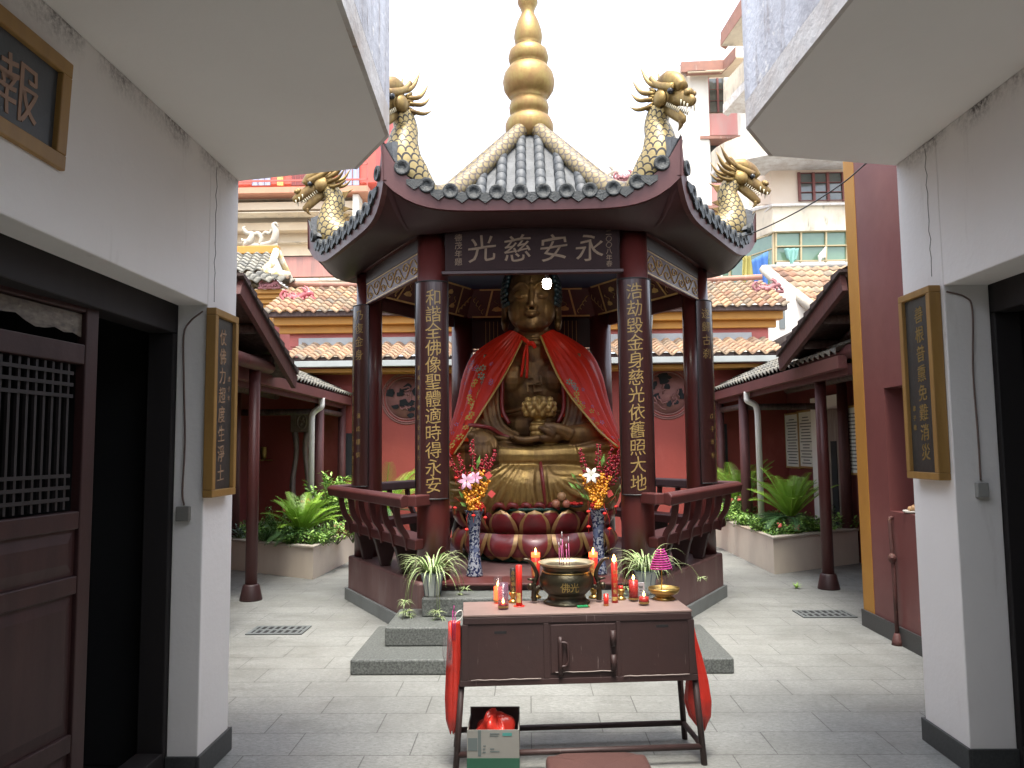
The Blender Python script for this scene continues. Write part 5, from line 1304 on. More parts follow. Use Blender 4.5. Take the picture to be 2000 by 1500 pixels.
m.tube(spline([tuple(FZ(-.095, .605, .02)), tuple(FZ(-.065, .60, .022)), tuple(FZ(-.058, .57, .022)), tuple(FZ(-.058, .52, .022)), tuple(FZ(-.07, .495, .022)), tuple(FZ(-.095, .492, .02))], 4), .0065, 8)
m.build('bolt_handle', table_paint, dr, local=True)
m = MB()
for z in (.615, .50): m.tube([FZ(.165, z + .04, .016), FZ(.165, z - .035, .016)], .014, 10)
m.build('hinge', table_paint, dr, local=True)
m = MB()
for x in (-.385, .415): fbox(m, x - .03, x + .03, .655 - .006 + .012 * (x > 0), .655 + .006 + .012 * (x > 0), .0012, .002)
m.build('coin_slot', black, tb, local=True)
m = MB(); rr_ = random.Random(8)
for x0, x1, z in ((-.53, -.19, ZC + .031), (-.12, .165, ZC + .058), (.215, .54, ZC + .031)):
    pts = [FZ(lerp(x0, x1, i / 10), z + rr_.uniform(-.002, .002), .0095) for i in range(11)]; m.tube(pts, .0022, 4)
m.build('dust_line', M('dust_on_ledge', (.28, .24, .22), rough=.9), tb, local=True)
for sx in (-1, 1):
    for sy in (-1, 1):
        m = MB(); p0 = Vector((sx * (TW / 2 - .012 + splay(ZC)), sy * (TD / 2 - .01), ZC + .0)); p1 = Vector((sx * (TW / 2 - .012 + splay(0)), sy * (TD / 2 - .01) + (-.012 if sy < 0 else .03), 0))
        m.tube([p0, p1], .0155, 10); m.build('leg', table_paint, tb, local=True)
lx = TW / 2 - .012 + splay(.085)
for y in (-TD / 2 + .0, TD / 2 + .012):
    m = MB(); m.tube([(-lx, y, .085), (lx, y, .085)], .0145, 10); m.build('floor_rail', table_paint, tb, local=True)
for sx in (-1, 1):
    m = MB(); m.tube([(sx * lx, -TD / 2 + .0, .085), (sx * lx, TD / 2 + .012, .085)], .0135, 10); m.build('floor_rail', table_paint, tb, local=True)

# ---- incense burner
bp_ = onz(1107, 1177, TZ); bp_.z = TZ; bur = thing('incense_burner', 'round bronze incense burner with a flaring rim and two upswept side handles', 'incense burner', bp_, R_(3))
m = MB(); m.lathe([(.118, .0), (.122, .006), (.112, .014), (.102, .022), (.096, .042), (.105, .052), (.128, .075), (.142, .105), (.142, .13), (.130, .155), (.122, .165), (.122, .178), (.126, .188), (.132, .194)], (0, 0, 0), 44, cap=True); m.build('bowl', bronze, bur, local=True)
m = MB(); m.lathe([(.132, .1945), (.146, .206), (.148, .211), (.14, .2105), (.118, .194), (.112, .175)], (0, 0, 0), 44, cap=False); m.build('rim', M('worn_brass_rim', (.48, .42, .28), (.34, .27, .15), 12, metal=.6, rough=.35), bur, local=True)
m = MB(); m.lathe([(.1225, .158), (.1305, .162), (.1225, .167)], (0, 0, 0), 44, cap=False); m.build('shoulder_ring', brass_dull, bur, local=True)
m = MB(); m.lathe([(.113, .172), (.06, .178), (.001, .181)], (0, 0, 0), 24); m.build('ash_bed', ash, bur, local=True)
for s in (-1, 1):
    m = MB(); m.tube(spline([(s * .138, 0, .085), (s * .165, 0, .075), (s * .168, 0, .105), (s * .155, 0, .145), (s * .175, 0, .195), (s * .20, 0, .222), (s * .225, 0, .226)], 5), [.012, .013, .012, .011, .010, .009, .006], 10)
    m.tube(spline([(s * .168, 0, .105), (s * .172, 0, .06), (s * .17, 0, .012)], 4), [.012, .013, .015], 10); m.ball((s * .19, 0, .085), (.018, .016, .02), 10, 8); m.tube([(s * .165, 0, .12), (s * .205, -.005, .125)], [.010, .005], 8)
    m.build('handle', bronze_dark, bur, local=True)
m = MB()
for i, ch in enumerate('佛光'):
    an = -.15 + .34 * i
    write(m, ch, lambda x, y, an=an: Vector((.1445 * math.sin(an + x / .14), -.1445 * math.cos(an + x / .14), .10 + y)), .05, 1, .004, 6)
m.build('cast_lettering', brass_dull, bur, local=True)
for i, (dx, dy, ln, lean) in enumerate(((-.022, .0, .16, -.004), (-.012, .015, .195, -.008), (.004, -.01, .135, -.003), (.018, .01, .17, -.004), (-.034, .02, .14, -.002))):
    m = MB(); p = bp_ + Vector((dx, dy, .17)); q = p + Vector((lean, 0, ln)); m.tube([p, p.lerp(q, .8)], .0022, 6); m.tube([p.lerp(q, .8), q], .0024, 6, m=1)
    tag(m.build('incense_stick', [stick_pink, M('ash_tip', (.40, .36, .38), rough=.9) if 'ash_tip' not in MT else MT['ash_tip']]), ('shortest pink incense stick standing in the ash of the bronze burner', 'tallest pink incense stick standing in the ash of the bronze burner', 'front pink incense stick in the bronze burner', 'rightmost pink incense stick in the bronze burner', 'leftmost pink incense stick in the bronze burner')[i if i else 0] if i else 'pink incense stick left of the tallest one in the bronze burner', 'incense stick', 'incense sticks in the burner')

def flame(mb, p, h=.022, r=.0055): mb.lathe([(.0008, -.004), (r * .8, .002), (r, h * .3), (r * .55, h * .68), (.0006, h)], p, 8)
def wick(mb, p): mb.tube([p, p + Vector((0, 0, .008))], .001, 4)
def holder(mb, p, s=1): mb.lathe([(.030 * s, 0), (.031 * s, .006), (.022 * s, .014), (.013 * s, .022), (.017 * s, .030), (.026 * s, .045), (.027 * s, .056), (.024 * s, .056)], p, 16)
# tall red candles on gold feet, lit
for (px, lab) in ((1047, 'tall lit red candle on a gold foot left of the incense burner'), (1160, 'tall lit red candle on a gold foot right of the incense burner')):
    p = onz(px, 1168, TZ); p.z = TZ; t = thing('pillar_candle', lab, 'candle', p, 0, 'tall lit candles beside the burner')
    m = MB(); holder(m, p, .95); m.build('gold_foot', brass, t)
    m = MB(); m.lathe([(.0235, .057), (.0235, .215), (.02, .217)], p, 20); m.build('wax', wax_red, t)
    m = MB(); m.lathe([(.0236, .2175), (.0236, .242), (.015, .236), (.001, .234)], p, 20); m.build('glowing_top', wax_lit, t)
    m = MB(); m.lathe([(.0240, .243), (.0240, .278)], p, 20, cap=False); m.build('sleeve', glass_m, t)
    m = MB(); m.grid(lambda u, v: p + Vector((.0238 * math.sin(-.9 + 1.1 * u), -.0238 * math.cos(-.9 + 1.1 * u), .12 + .075 * v)), 8, 4); m.build('gold_print', label_gold, t)
    m = MB(); flame(m, p + Vector((0, 0, .243)), .024); m.build('flame', flame_m, t)
# unlit tubes on the left
p = onz(1002, 1177, TZ); p.z = TZ; t = thing('incense_tube', 'black incense tube with gold print standing on a gold foot', 'incense tube', p)
m = MB(); holder(m, p, .8); m.build('gold_foot', brass, t)
m = MB(); m.lathe([(.0155, .045), (.0155, .178), (.013, .18)], p, 16); m.build('tube', black_paper, t)
m = MB()
for i, ch in enumerate('永安香火'): write(m, ch, lambda x, y, i=i: p + Vector((.0160 * math.sin(.2 + x / .016), -.0160 * math.cos(.2 + x / .016), .155 - i * .028 + y)), .026, 1, .01, 6)
m.build('lettering', gold_ink, t)
p = onz(1014, 1184, TZ); p.z = TZ; t = thing('unlit_candle', 'slim red unlit candle in a flat-topped red wrapper', 'candle', p)
m = MB(); m.lathe([(.0165, .0), (.0165, .205), (.012, .208)], p, 18); m.build('wax', wax_red, t)
m = MB(); m.lathe([(.030, .0005), (.030, .003), (.017, .003)], p, 18); m.build('wax_ring', wax_red, t)
m = MB(); m.grid(lambda u, v: p + Vector((.0169 * math.sin(-.9 + 1.5 * u), -.0169 * math.cos(-.9 + 1.5 * u), .02 + .05 * v)), 6, 3); m.build('gold_print', label_gold, t)
def glass_candle(px, py, r, h, fill, waxm, lab, cup=None, fl=True, tint=None):
    p = onz(px, py, TZ); p.z = TZ; t = thing('glass_candle', lab, 'candle', p, 0, 'lit candles in clear glasses')
    m = MB(); m.lathe([(r * .9, .001), (r, .004), (r, h), (r * .95, h), (r * .94, .007), (.001, .006)], p, 22, cap=False); m.build('glass', tint or glass_m, t)
    m = MB(); m.lathe([(r * .9, .009), (r * .9, fill), (.001, fill - .003)], p, 18); m.build('wax', waxm, t)
    m = MB(); wick(m, p + Vector((0, 0, fill - .003))); m.build('wick', black_iron, t)
    m = MB(); m.lathe([(r * 1.008, .010), (r * 1.008, .020)], p, 20, cap=False); m.build('gold_band', brass_dull, t)
    m = MB(); flame(m, p + Vector((0, 0, fill + .005)), .024, .0065); m.build('flame', flame_m, t)
    return t
violet_glass, _n, _b, _L = nodes('violet_candle_glass'); _b.inputs['Base Color'].default_value = (.17, .085, .13, 1); _b.inputs['Roughness'].default_value = .08; _b.inputs['Alpha'].default_value = .42
glass_candle(973, 1178, .024, .135, .085, wax_lit, 'red candle in a clear glass, farther back of the pair at the table\'s left end')
glass_candle(983, 1190, .0265, .13, .026, wax_red, 'violet tinted glass with a low burning tealight, foremost at the table\'s left end', tint=violet_glass)
glass_candle(1238, 1174, .0265, .128, .108, wax_red, 'tall glass of red wax nearly full, right of the slim burning candle')
glass_candle(1258, 1182, .027, .07, .042, wax_red, 'short squat glass of red wax in front of the brass dish')
p = onz(1201, 1177, TZ); p.z = TZ; t = thing('taper_candle', 'slim bare red candle burning with a tall flame right of the burner', 'candle', p)
m = MB(); m.lathe([(.0165, 0), (.0165, .203), (.010, .206)], p, 18); m.build('wax', wax_red, t)
m = MB(); flame(m, p + Vector((0, 0, .212)), .036, .0105); m.build('flame', flame_m, t)
m = MB(); 
for i, ch in enumerate('佛光普照'): write(m, ch, lambda x, y, i=i: p + Vector((.0169 * math.sin(x / .017), -.0169 * math.cos(x / .017), .16 - i * .034 + y)), .024, 1, .006, 6)
m.grid(lambda u, v: p + Vector((.0169 * math.sin(-.9 + 1.6 * u), -.0169 * math.cos(-.9 + 1.6 * u), .012 + .02 * v)), 6, 2); m.build('gold_print', label_gold, t)
p = onz(1213, 1171, TZ); p.z = TZ; t = thing('glass_tube_candle', 'empty glass tube on a gold foot behind the slim burning candle', 'candle holder', p)
m = MB(); holder(m, p, .85); m.build('gold_foot', brass, t); m = MB(); m.lathe([(.013, .048), (.013, .19)], p, 16, cap=False); m.build('glass_tube', glass_m, t)
m = MB(); m.lathe([(.0125, .05), (.0125, .072), (.001, .07)], p, 14); m.build('wax', wax_red, t)
p = onz(1184, 1183, TZ); p.z = TZ; m = MB(); m.lathe([(.0125, 0), (.013, .058), (.011, .0575), (.0105, .01)], p, 18); m.lathe([(.0132, .002), (.0132, .010)], p, 18, cap=False, m=1)
tag(m.build('votive_cup', [wax_red, label_gold]), 'small plain red cylinder candle right of the burner', 'candle')
p = onz(1252, 1170, TZ); m = MB(); m.box(p.x - .02, p.x + .02, p.y, p.y + .012, TZ, TZ + .085)
pk = tag(m.build('paper_packet', M('grey_printed_packet', (.36, .35, .37), (.30, .29, .31), rough=.6)), 'small grey printed packet behind the short squat glass', 'packet')
m = MB()
for z, w_ in ((.065, .026), (.058, .02), (.045, .014), (.03, .018)): m.box(p.x - w_ / 2, p.x + w_ / 2, p.y - .0012, p.y - .0002, TZ + z, TZ + z + .004)
m.build('print', carton_ink, pk)
p = onz(1297, 1170, TZ); p.z = TZ; t = thing('brass_dish', 'footed brass dish under the magenta incense coil', 'dish', p)
m = MB(); m.lathe([(.058, 0), (.060, .004), (.046, .014), (.04, .022), (.07, .032), (.081, .045), (.082, .060), (.079, .060), (.076, .048), (.03, .036), (.001, .035)], p, 32); m.build('dish', brass, t)
t = thing('incense_coil', 'magenta beehive incense coil on a wire stand in the brass dish', 'incense coil', p + Vector((0, 0, .036)))
pts = []
for i in range(181):
    f_ = i / 180; a = f_ * 9 * 2 * math.pi; r = lerp(.057, .018, f_ ** 1.3); pts.append(p + Vector((r * math.cos(a) - .012, r * math.sin(a), lerp(.155, .262, f_) - .0)))
m = MB(); m.tube(pts, .0042, 6); m.build('coil', magenta, t)
m = MB(); m.tube([p + Vector((-.012, 0, .037)), p + Vector((-.008, 0, .15)), p + Vector((-.012, 0, .265))], .003, 6); m.tube([p + Vector((-.055, 0, .155)), p + Vector((.03, 0, .155))], .002, 5); m.build('wire_stand', brass_dull, t)
m = MB(); c = onz(1138, 1187, TZ); d = Vector((.028, .006, 0)); m.bar(c - d + Vector((0, 0, .007)), c + d + Vector((0, 0, .007)), .016, .010); m.bar(c + d + Vector((0, 0, .007)), c + d * 1.3 + Vector((0, 0, .007)), .014, .008, m=1)
tag(m.build('cigarette_lighter', [M('green_plastic', (.02, .25, .09), rough=.25), brass_dull], bevel=.002), 'green plastic lighter lying at the foot of the burner', 'lighter')

# ---- things around the table
def bag(name, label, ctr, prof, mat, flatx=1.0, flaty=.45, seed=0, wob=.12, group=None):
    """soft hanging bag: prof = (z, half width, x drift)"""
    rq = random.Random(seed); ph = [rq.uniform(0, 6.28) for _ in range(5)]; m = MB()
    zs = [p[0] for p in prof]
    def f(u, v):
        k = v * (len(prof) - 1); i = min(int(k), len(prof) - 2); t = k - i
        z, r, x = (lerp(prof[i][j], prof[i + 1][j], t) for j in range(3))
        a = 2 * math.pi * u
        w_ = 1 + wob * (math.sin(3 * a + ph[0] + 5 * v) * .5 + .6 * math.sin(7 * a + ph[1] + 2 * v) * (1 - abs(v - .3)) + .3 * math.sin(13 * a + ph[2]))
        return Vector(ctr) + Vector((x + r * flatx * w_ * math.cos(a), r * flaty * w_ * math.sin(a), z + .01 * math.sin(5 * a + ph[3]) * v))
    m.grid(f, 40, 30, cu=True)
    return m
pl_ = at(886, 1330, 3.80)
c = Vector((at(884, 1200, 3.84).x, 3.86, 0))
z = lambda py, Y=3.84: at(884, py, Y).z
rb_ = bag('x', '', (at(888, 1300, 3.86).x, 3.86, 0), [(z(1215), .026, .0), (z(1250), .030, -.002), (z(1310), .034, -.004), (z(1370), .040, -.004), (z(1410), .036, -.006), (z(1433), .012, -.012)], red_bag, 1, .6, 3)
tag(rb_.build('hanging_bag', red_bag, solid=.001), 'narrow red plastic bag hanging at the left side of the table', 'plastic bag')
rb_ = bag('x', '', (at(899, 1300, 3.92).x - .008, 3.97, 0), [(z(1235), .014, .0), (z(1290), .028, 0), (z(1350), .032, 0), (z(1400), .016, 0)], black_bag, .7, 1.0, 5)
tag(rb_.build('hanging_bag', black_bag, solid=.001), 'black plastic bag behind the narrow red one at the table side', 'plastic bag')
for i, (px, y0, y1, mt, lab) in enumerate(((886, 1195, 1250, magenta, 'bundle of magenta incense sticks poking out of the narrow red bag'), (879, 1215, 1280, wax_red, 'red paper tube of incense at the bag\'s left side'))):
    a, b = at(px, y1, 3.84), at(px, y0, 3.84); m = MB()
    if i == 0:
        for q in range(9): m.tube([a + Vector((.006 * math.cos(q * 2.1), .006 * math.sin(q * 2.1), 0)), b + Vector((.008 * math.cos(q * 2.1), .008 * math.sin(q * 2.1), .004 * (q % 3)))], .0022, 5)
        m.tube([b, b + Vector((.002, 0, .03))], .0025, 5)
    else: m.tube([a, b], .009, 10)
    tag(m.build('incense_bundle', mt), lab, 'incense')
cl_ = bag('x', '', (at(873, 1270, 3.8).x, 3.80, 0), [(at(873, 1232, 3.8).z, .006, .01), (at(873, 1250, 3.8).z, .018, .004), (at(873, 1275, 3.8).z, .026, 0), (at(873, 1300, 3.8).z, .016, .008)], film_m, 1, .6, 9, .3)
tag(cl_.build('plastic_wrapper', film_m), 'crumpled clear plastic wrapper beside the narrow red bag', 'wrapper')
m = MB(); h0 = at(893, 1196, 3.84); m.tube(spline([(h0.x - .012, 3.84, h0.z - .02), (h0.x + .004, 3.84, h0.z + .004), (h0.x + .022, 3.86, h0.z + .002), (h0.x + .02, 3.86, h0.z - .03), (h0.x - .01, 3.85, h0.z - .05)], 5), .003, 6)
tag(m.build('wire_hook', white_pvc), 'loop of white cord tying the bags to the table corner', 'cord')
zr = lambda py: at(1360, py, 3.95).z
cx_ = at(1358, 1300, 3.97).x
rb_ = bag('x', '', (cx_, 3.98, 0), [(zr(1228), .008, -.006), (zr(1250), .016, -.004), (zr(1290), .034, .004), (zr(1330), .052, .010), (zr(1370), .066, .012), (zr(1400), .055, .02), (zr(1428), .012, .03)], red_bag, 1, .8, 21, .10)
tag(rb_.build('hanging_bag', red_bag, solid=.001), 'bulging red plastic bag hanging at the right side of the table', 'plastic bag')
m = MB(); m.tube([(cx_ - .006, 3.97, zr(1232)), (cx_ - .008, 3.965, zr(1205))], .003, 6); m.tube([(cx_ - .008, 3.965, zr(1206)), (cx_ - .035, 3.955, zr(1212))], .003, 6)
tag(m.build('bag_hook', black_iron), 'small black hook holding the bulging red bag', 'hook')
# cardboard box with a crumpled bag
bx0, bx1 = at(912, 1432, 3.80).x, at(1014, 1430, 3.80).x; by0, by1 = 3.80, 4.03; bh = .205
t = thing('cardboard_box', 'open grey and green printed cardboard box under the table', 'box', ((bx0 + bx1) / 2, (by0 + by1) / 2, 0))
m = MB(); th = .005
m.box(bx0, bx1, by0, by0 + th, .001, bh); m.box(bx0, bx1, by1 - th, by1, .001, bh + .035); m.box(bx0, bx0 + th, by0 + th, by1 - th, .001, bh); m.box(bx1 - th, bx1, by0 + th, by1 - th, .001, bh); m.box(bx0 + th, bx1 - th, by0 + th, by1 - th, .001, .006)
m.build('carton', carton, t)
m = MB(); m.box(bx0 + .0055, bx1 - .0055, by1 - th - .002, by1 - th - .0005, .01, bh + .03); m.box(bx0 + .0055, bx0 + .007, by0 + .006, by1 - .008, .01, bh - .004); m.box(bx1 - .007, bx1 - .0055, by0 + .006, by1 - .008, .01, bh - .004); m.build('inner_face', carton_in, t)
m = MB(); m.box(bx0 - .0008, bx1 + .0008, by0 - .0012, by0 - .0002, .002, .075); m.build('green_band', carton_green, t)
m = MB(); u = lambda f_: lerp(bx0, bx1, f_)
for f0, f1, z0, z1 in ((.02, .20, .11, .168), (.21, .27, .085, .205), (.44, .62, .185, .19), (.44, .60, .176, .180), (.44, .52, .115, .12), (.44, .62, .104, .108), (.30, .36, .10, .105), (.30, .35, .115, .12), (.31, .36, .13, .134)): m.box(u(f0), u(f1), by0 - .0014, by0 - .0003, z0, z1)
m.build('print', carton_ink, t)
m = MB(); m.box(u(.68), u(.86), by0 - .0016, by0 - .0003, .178, .192); m.build('green_badge', M('teal_print', (.05, .22, .20), rough=.6), t)
rq = random.Random(5); m = MB(); bc = Vector(((bx0 + bx1) / 2 + .01, (by0 + by1) / 2 - .01, .15))
def crump(u, v):
    a = 2 * math.pi * u; t_ = math.pi * (v - .5); k = 1 + .16 * math.sin(3 * a + 2 * v * 5) + .12 * math.sin(7 * a - 6 * v) + .10 * math.sin(11 * a + 9 * v) * math.sin(5 * v)
    return bc + Vector((.095 * k * math.cos(t_) * math.cos(a), .085 * k * math.cos(t_) * math.sin(a), .085 * k * math.sin(t_) + .018 * math.sin(2 * a)))
m.grid(crump, 40, 20, cu=True); tag(m.build('crumpled_bag', red_bag), 'crumpled red plastic bag stuffed into the cardboard box', 'plastic bag')
# kneeling cushion
a, b = onz(1072, 1466, .12), onz(1258, 1463, .12)
cu = thing('kneeling_cushion', 'flat brown vinyl kneeling cushion in front of the table', 'cushion', ((a.x + b.x) / 2, a.y - .19, 0), R_(2.5))
w_ = (b - a).length / 2
def cush(u, v):
    a_ = 2 * math.pi * u; t_ = math.pi * (v - .5); e = .28
    return Vector(((w_ + .012) * sgnp(math.cos(t_), e) * sgnp(math.cos(a_), e * .8), .195 * sgnp(math.cos(t_), e) * sgnp(math.sin(a_), e * .8), .072 + .046 * sgnp(math.sin(t_), .45) + .006 * math.sin(5 * a_) * math.cos(t_)))
m = MB(); m.grid(cush, 64, 20, cu=True); m.build('pad', vinyl_brown, cu, local=True)
m = MB(); m.box(-w_ + .02, w_ - .02, -.17, .17, 0, .03); m.build('base_board', wood_old, cu, local=True)
# ================================================================== POTTED SPIDER PLANTS
def ribbon(mb, p, d0, ln, wd, droop, n=7, nrm=None):
    d = Vector(d0).normalized(); pts = [Vector(p)]; st = ln / n
    for i in range(n):
        d = (d + Vector((0, 0, -droop * (i + .5) / n))).normalized(); pts.append(pts[-1] + d * st)
    sd = Vector((d0[0], d0[1], 0)); sd = Vector((-sd.y, sd.x, 0)).normalized() if sd.length > 1e-3 else Vector((1, 0, 0))
    f = lambda u, v: None
    vs = []; fs = []; uv = []
    for i, q in enumerate(pts):
        w_ = wd * (1 - (i / n) ** 1.8) * (.7 + .3 * math.sin(math.pi * min(1, i / n + .3)))
        k = Vector((0, 0, w_ * .22)); vs += [q - sd * w_ / 2 + k, q, q + sd * w_ / 2 + k]
    for i in range(n):
        for j in range(2):
            a = i * 3 + j; fs.append((a, a + 1, a + 4, a + 3)); uv.append([(j / 2, i / n), ((j + 1) / 2, i / n), ((j + 1) / 2, (i + 1) / n), (j / 2, (i + 1) / n)])
    mb.add(vs, fs, uv, sm=True)
def rosette(mb, p, n, ln, wd, rq, up=.8, droop=.55):
    for i in range(n):
        a = rq.uniform(0, 6.28); e = rq.uniform(.15, 1.0) * up; ribbon(mb, p, (math.cos(a), math.sin(a), e), ln * rq.uniform(.6, 1.1), wd * rq.uniform(.7, 1.1), droop * rq.uniform(.6, 1.3))
def potted(px, py, label, seed, runners):
    p = onz(px, py, .388); p.z = .389; rq = random.Random(seed)
    t = thing('spider_plant', label, 'potted plant', p, 0, 'spider plants on the top step')
    m = MB(); m.lathe([(.058, 0), (.062, .008), (.075, .10), (.092, .168), (.10, .176), (.102, .186), (.090, .186), (.082, .15)], p, 8, sm=False, a0=R_(22)); m.build('pot', pot_m, t)
    m = MB()
    for k in range(8):
        a = R_(22 + 45 * k); m.tube([p + Vector((r * 1.01 * math.cos(a), r * 1.01 * math.sin(a), z)) for r, z in ((.063, .01), (.075, .10), (.091, .165))], .0035, 5)
    m.lathe([(.102, .180), (.104, .186), (.1, .188)], p, 8, a0=R_(22), cap=False, sm=False); m.build('blue_lines', pot_line, t)
    m = MB(); m.lathe([(.088, .165), (.001, .172)], p, 12); m.build('soil', soil, t)
    m = MB(); c = p + Vector((0, 0, .17))
    for i in range(95):
        a = rq.uniform(0, 6.28); r = rq.uniform(0, .06); e = rq.uniform(.35, 2.4)
        ribbon(m, c + Vector((r * math.cos(a), r * math.sin(a), 0)), (math.cos(a), math.sin(a), e), rq.uniform(.22, .42), rq.uniform(.012, .019), rq.uniform(.45, .85), 9)
    st = MB()
    for (dx, dy, dz, n, ln) in runners:
        e = p + Vector((dx, dy, dz)); mid = p + Vector((dx * .7, dy * .6, .24)); st.tube(spline([tuple(c), tuple(mid), tuple(e)], 6), .0022, 5); rosette(m, e, n, ln, .010, rq)
    m.build('leaves', spider_m, t); st.build('runners', stem_m, t)
potted(845, 1164, 'spider plant in a celadon pot on the top step, at the left, with trailing plantlets', 1, [(-.20, -.10, -.03, 26, .10), (-.19, -.13, -.10, 24, .10), (-.17, -.10, -.13, 20, .09), (-.215, -.18, -.17, 14, .08), (.06, -.20, -.09, 24, .11), (.08, -.19, -.13, 14, .09), (.26, .03, .04, 18, .09), (.22, .02, .0, 10, .08)])
potted(1262, 1160, 'spider plant on the top step, at the right, half hidden behind the incense coil', 2, [(-.20, .0, .0, 22, .09), (-.17, -.08, .06, 16, .08), (.42, -.05, .13, 16, .08), (-.14, -.1, -.02, 14, .08), (-.22, .02, .16, 10, .07)])

# ================================================================== PLANTERS
def planter(name_label, pts, h, t):
    t = thing('planter', name_label, 'planter', (pts[0][0], pts[0][1], 0)); n = len(pts); P = [Vector((x, y, 0)) for x, y in pts]
    ctr = sum(P, Vector()) / n; m = MB(); cap = MB()
    ins = [p + (ctr - p).normalized() * .17 for p in P]
    for i in range(n):
        a, b, c, d = P[i], P[(i + 1) % n], ins[(i + 1) % n], ins[i]; m.prism([a, b, c, d], (0, 0, h))
        k = 1.012; q = [ctr + (p - ctr) * k + Vector((0, 0, h + .001)) for p in (a, b)] + [c + Vector((0, 0, h + .001)), d + Vector((0, 0, h + .001))]; cap.prism(q, (0, 0, .022))
    m.build('tiled_wall', planter_stone, t); cap.build('cap', planter_cap, t)
    s = MB(); s.prism([p + Vector((0, 0, .0)) for p in ins], (0, 0, h - .04)); s.build('soil', soil, t); return ins
plL = [(-2.60, 9.33), (-2.50, 11.0), (-2.45, 12.3), (-3.3, 12.6), (-4.55, 12.6), (-4.55, 10.55)]
plR = [(2.95, 9.47), (4.32, 10.31), (4.32, 12.7), (3.4, 12.7), (2.85, 12.5), (2.92, 11.9)]
insL = planter('beige tiled planter bed left of the pavilion', plL, .37, None); insR = planter('beige tiled planter bed right of the pavilion', plR, .42, None)

def frond(mb, p, d, ln, rq, droop=.9, wd=.18, nl=30):
    d = Vector(d).normalized(); pts = [Vector(p)]; n = 12
    for i in range(n):
        d = (d + Vector((0, 0, -droop * .16 * (i / n)))).normalized(); pts.append(pts[-1] + d * ln / n)
    mb.tube(pts, [.010, .007, .003], 5)
    for i in range(nl):
        f_ = .10 + .9 * i / nl; k = f_ * n; j = min(int(k), n - 1); q = pts[j].lerp(pts[j + 1], k - j); tl = (pts[j + 1] - pts[j]).normalized()
        s_ = tl.cross(Vector((0, 0, 1))); s_ = s_.normalized() if s_.length > 1e-3 else Vector((1, 0, 0)); up = s_.cross(tl)
        L_ = wd * math.sin(math.pi * min(1, .18 + .80 * f_)) ** .6
        for sg in (-1, 1):
            dd = (s_ * sg * .72 + tl * .62 + up * .30).normalized(); b = q + dd * L_; w_ = tl * .0062
            mb.add([q - w_, q + w_, b + w_ * .25 - up * .012, b - w_ * .25 - up * .012], [(0, 1, 2, 3)])
def cycad(p, label, n, ln, seed, lean=(0, 0), old=6, rise=(.5, 1.7)):
    rq = random.Random(seed); p = Vector(p); t = thing('cycad', label, 'cycad', p, 0, 'cycads in the planters')
    m = MB(); prof = [(.10, -.05)]
    for i in range(7): prof += [(.11 - .004 * i, i * .035), (.085 - .004 * i, i * .035 + .02)]
    m.lathe(prof + [(.05, .27)], p, 14); m.build('trunk', trunk_m, t)
    c = p + Vector((0, 0, .24)); m = MB()
    for i in range(n):
        a = 2.4 * i + rq.uniform(-.2, .2); e = lerp(rise[1], rise[0], i / n) * rq.uniform(.85, 1.15); frond(m, c, (math.cos(a) + lean[0], math.sin(a) + lean[1], e), ln * rq.uniform(.8, 1.1), rq, rq.uniform(.6, 1.1), .17 * ln / .8)
    m.build('fronds', cycad_m, t)
    m = MB()
    for i in range(old): a = rq.uniform(0, 6.28); frond(m, c, (math.cos(a), math.sin(a), rq.uniform(.0, .35)), ln * .8, rq, 1.2, .14 * ln / .8)
    m.build('lower_fronds', cycad_dark, t)
def pz(px, py, z): return onz(px, py, z)
def in_bed(px, Y, z): return (at(px, 1000, Y).x, Y, z)
cycad(in_bed(588, 9.95, .24), 'bright green cycad near the front of the left planter', 30, .62, 3, (.12, -.12), 7, (.6, 2.1))
cycad((-2.25, 12.15, .33), 'cycad partly hidden behind the pavilion column, far end of the left planter', 20, .95, 5, (0, 0), 4)
cycad((-3.1, 12.3, .33), 'smaller cycad against the hall wall at the far left of the left planter', 14, .7, 6, (0, 0), 3)
cycad(in_bed(1545, 10.2, .36), 'bright green cycad near the front of the right planter', 30, .70, 8, (-.15, -.1), 8, (.7, 2.5))
cycad((3.25, 12.1, .40), 'cycad at the far end of the right planter behind the pavilion rail', 20, .85, 12, (.05, 0), 5, (.8, 1.9))

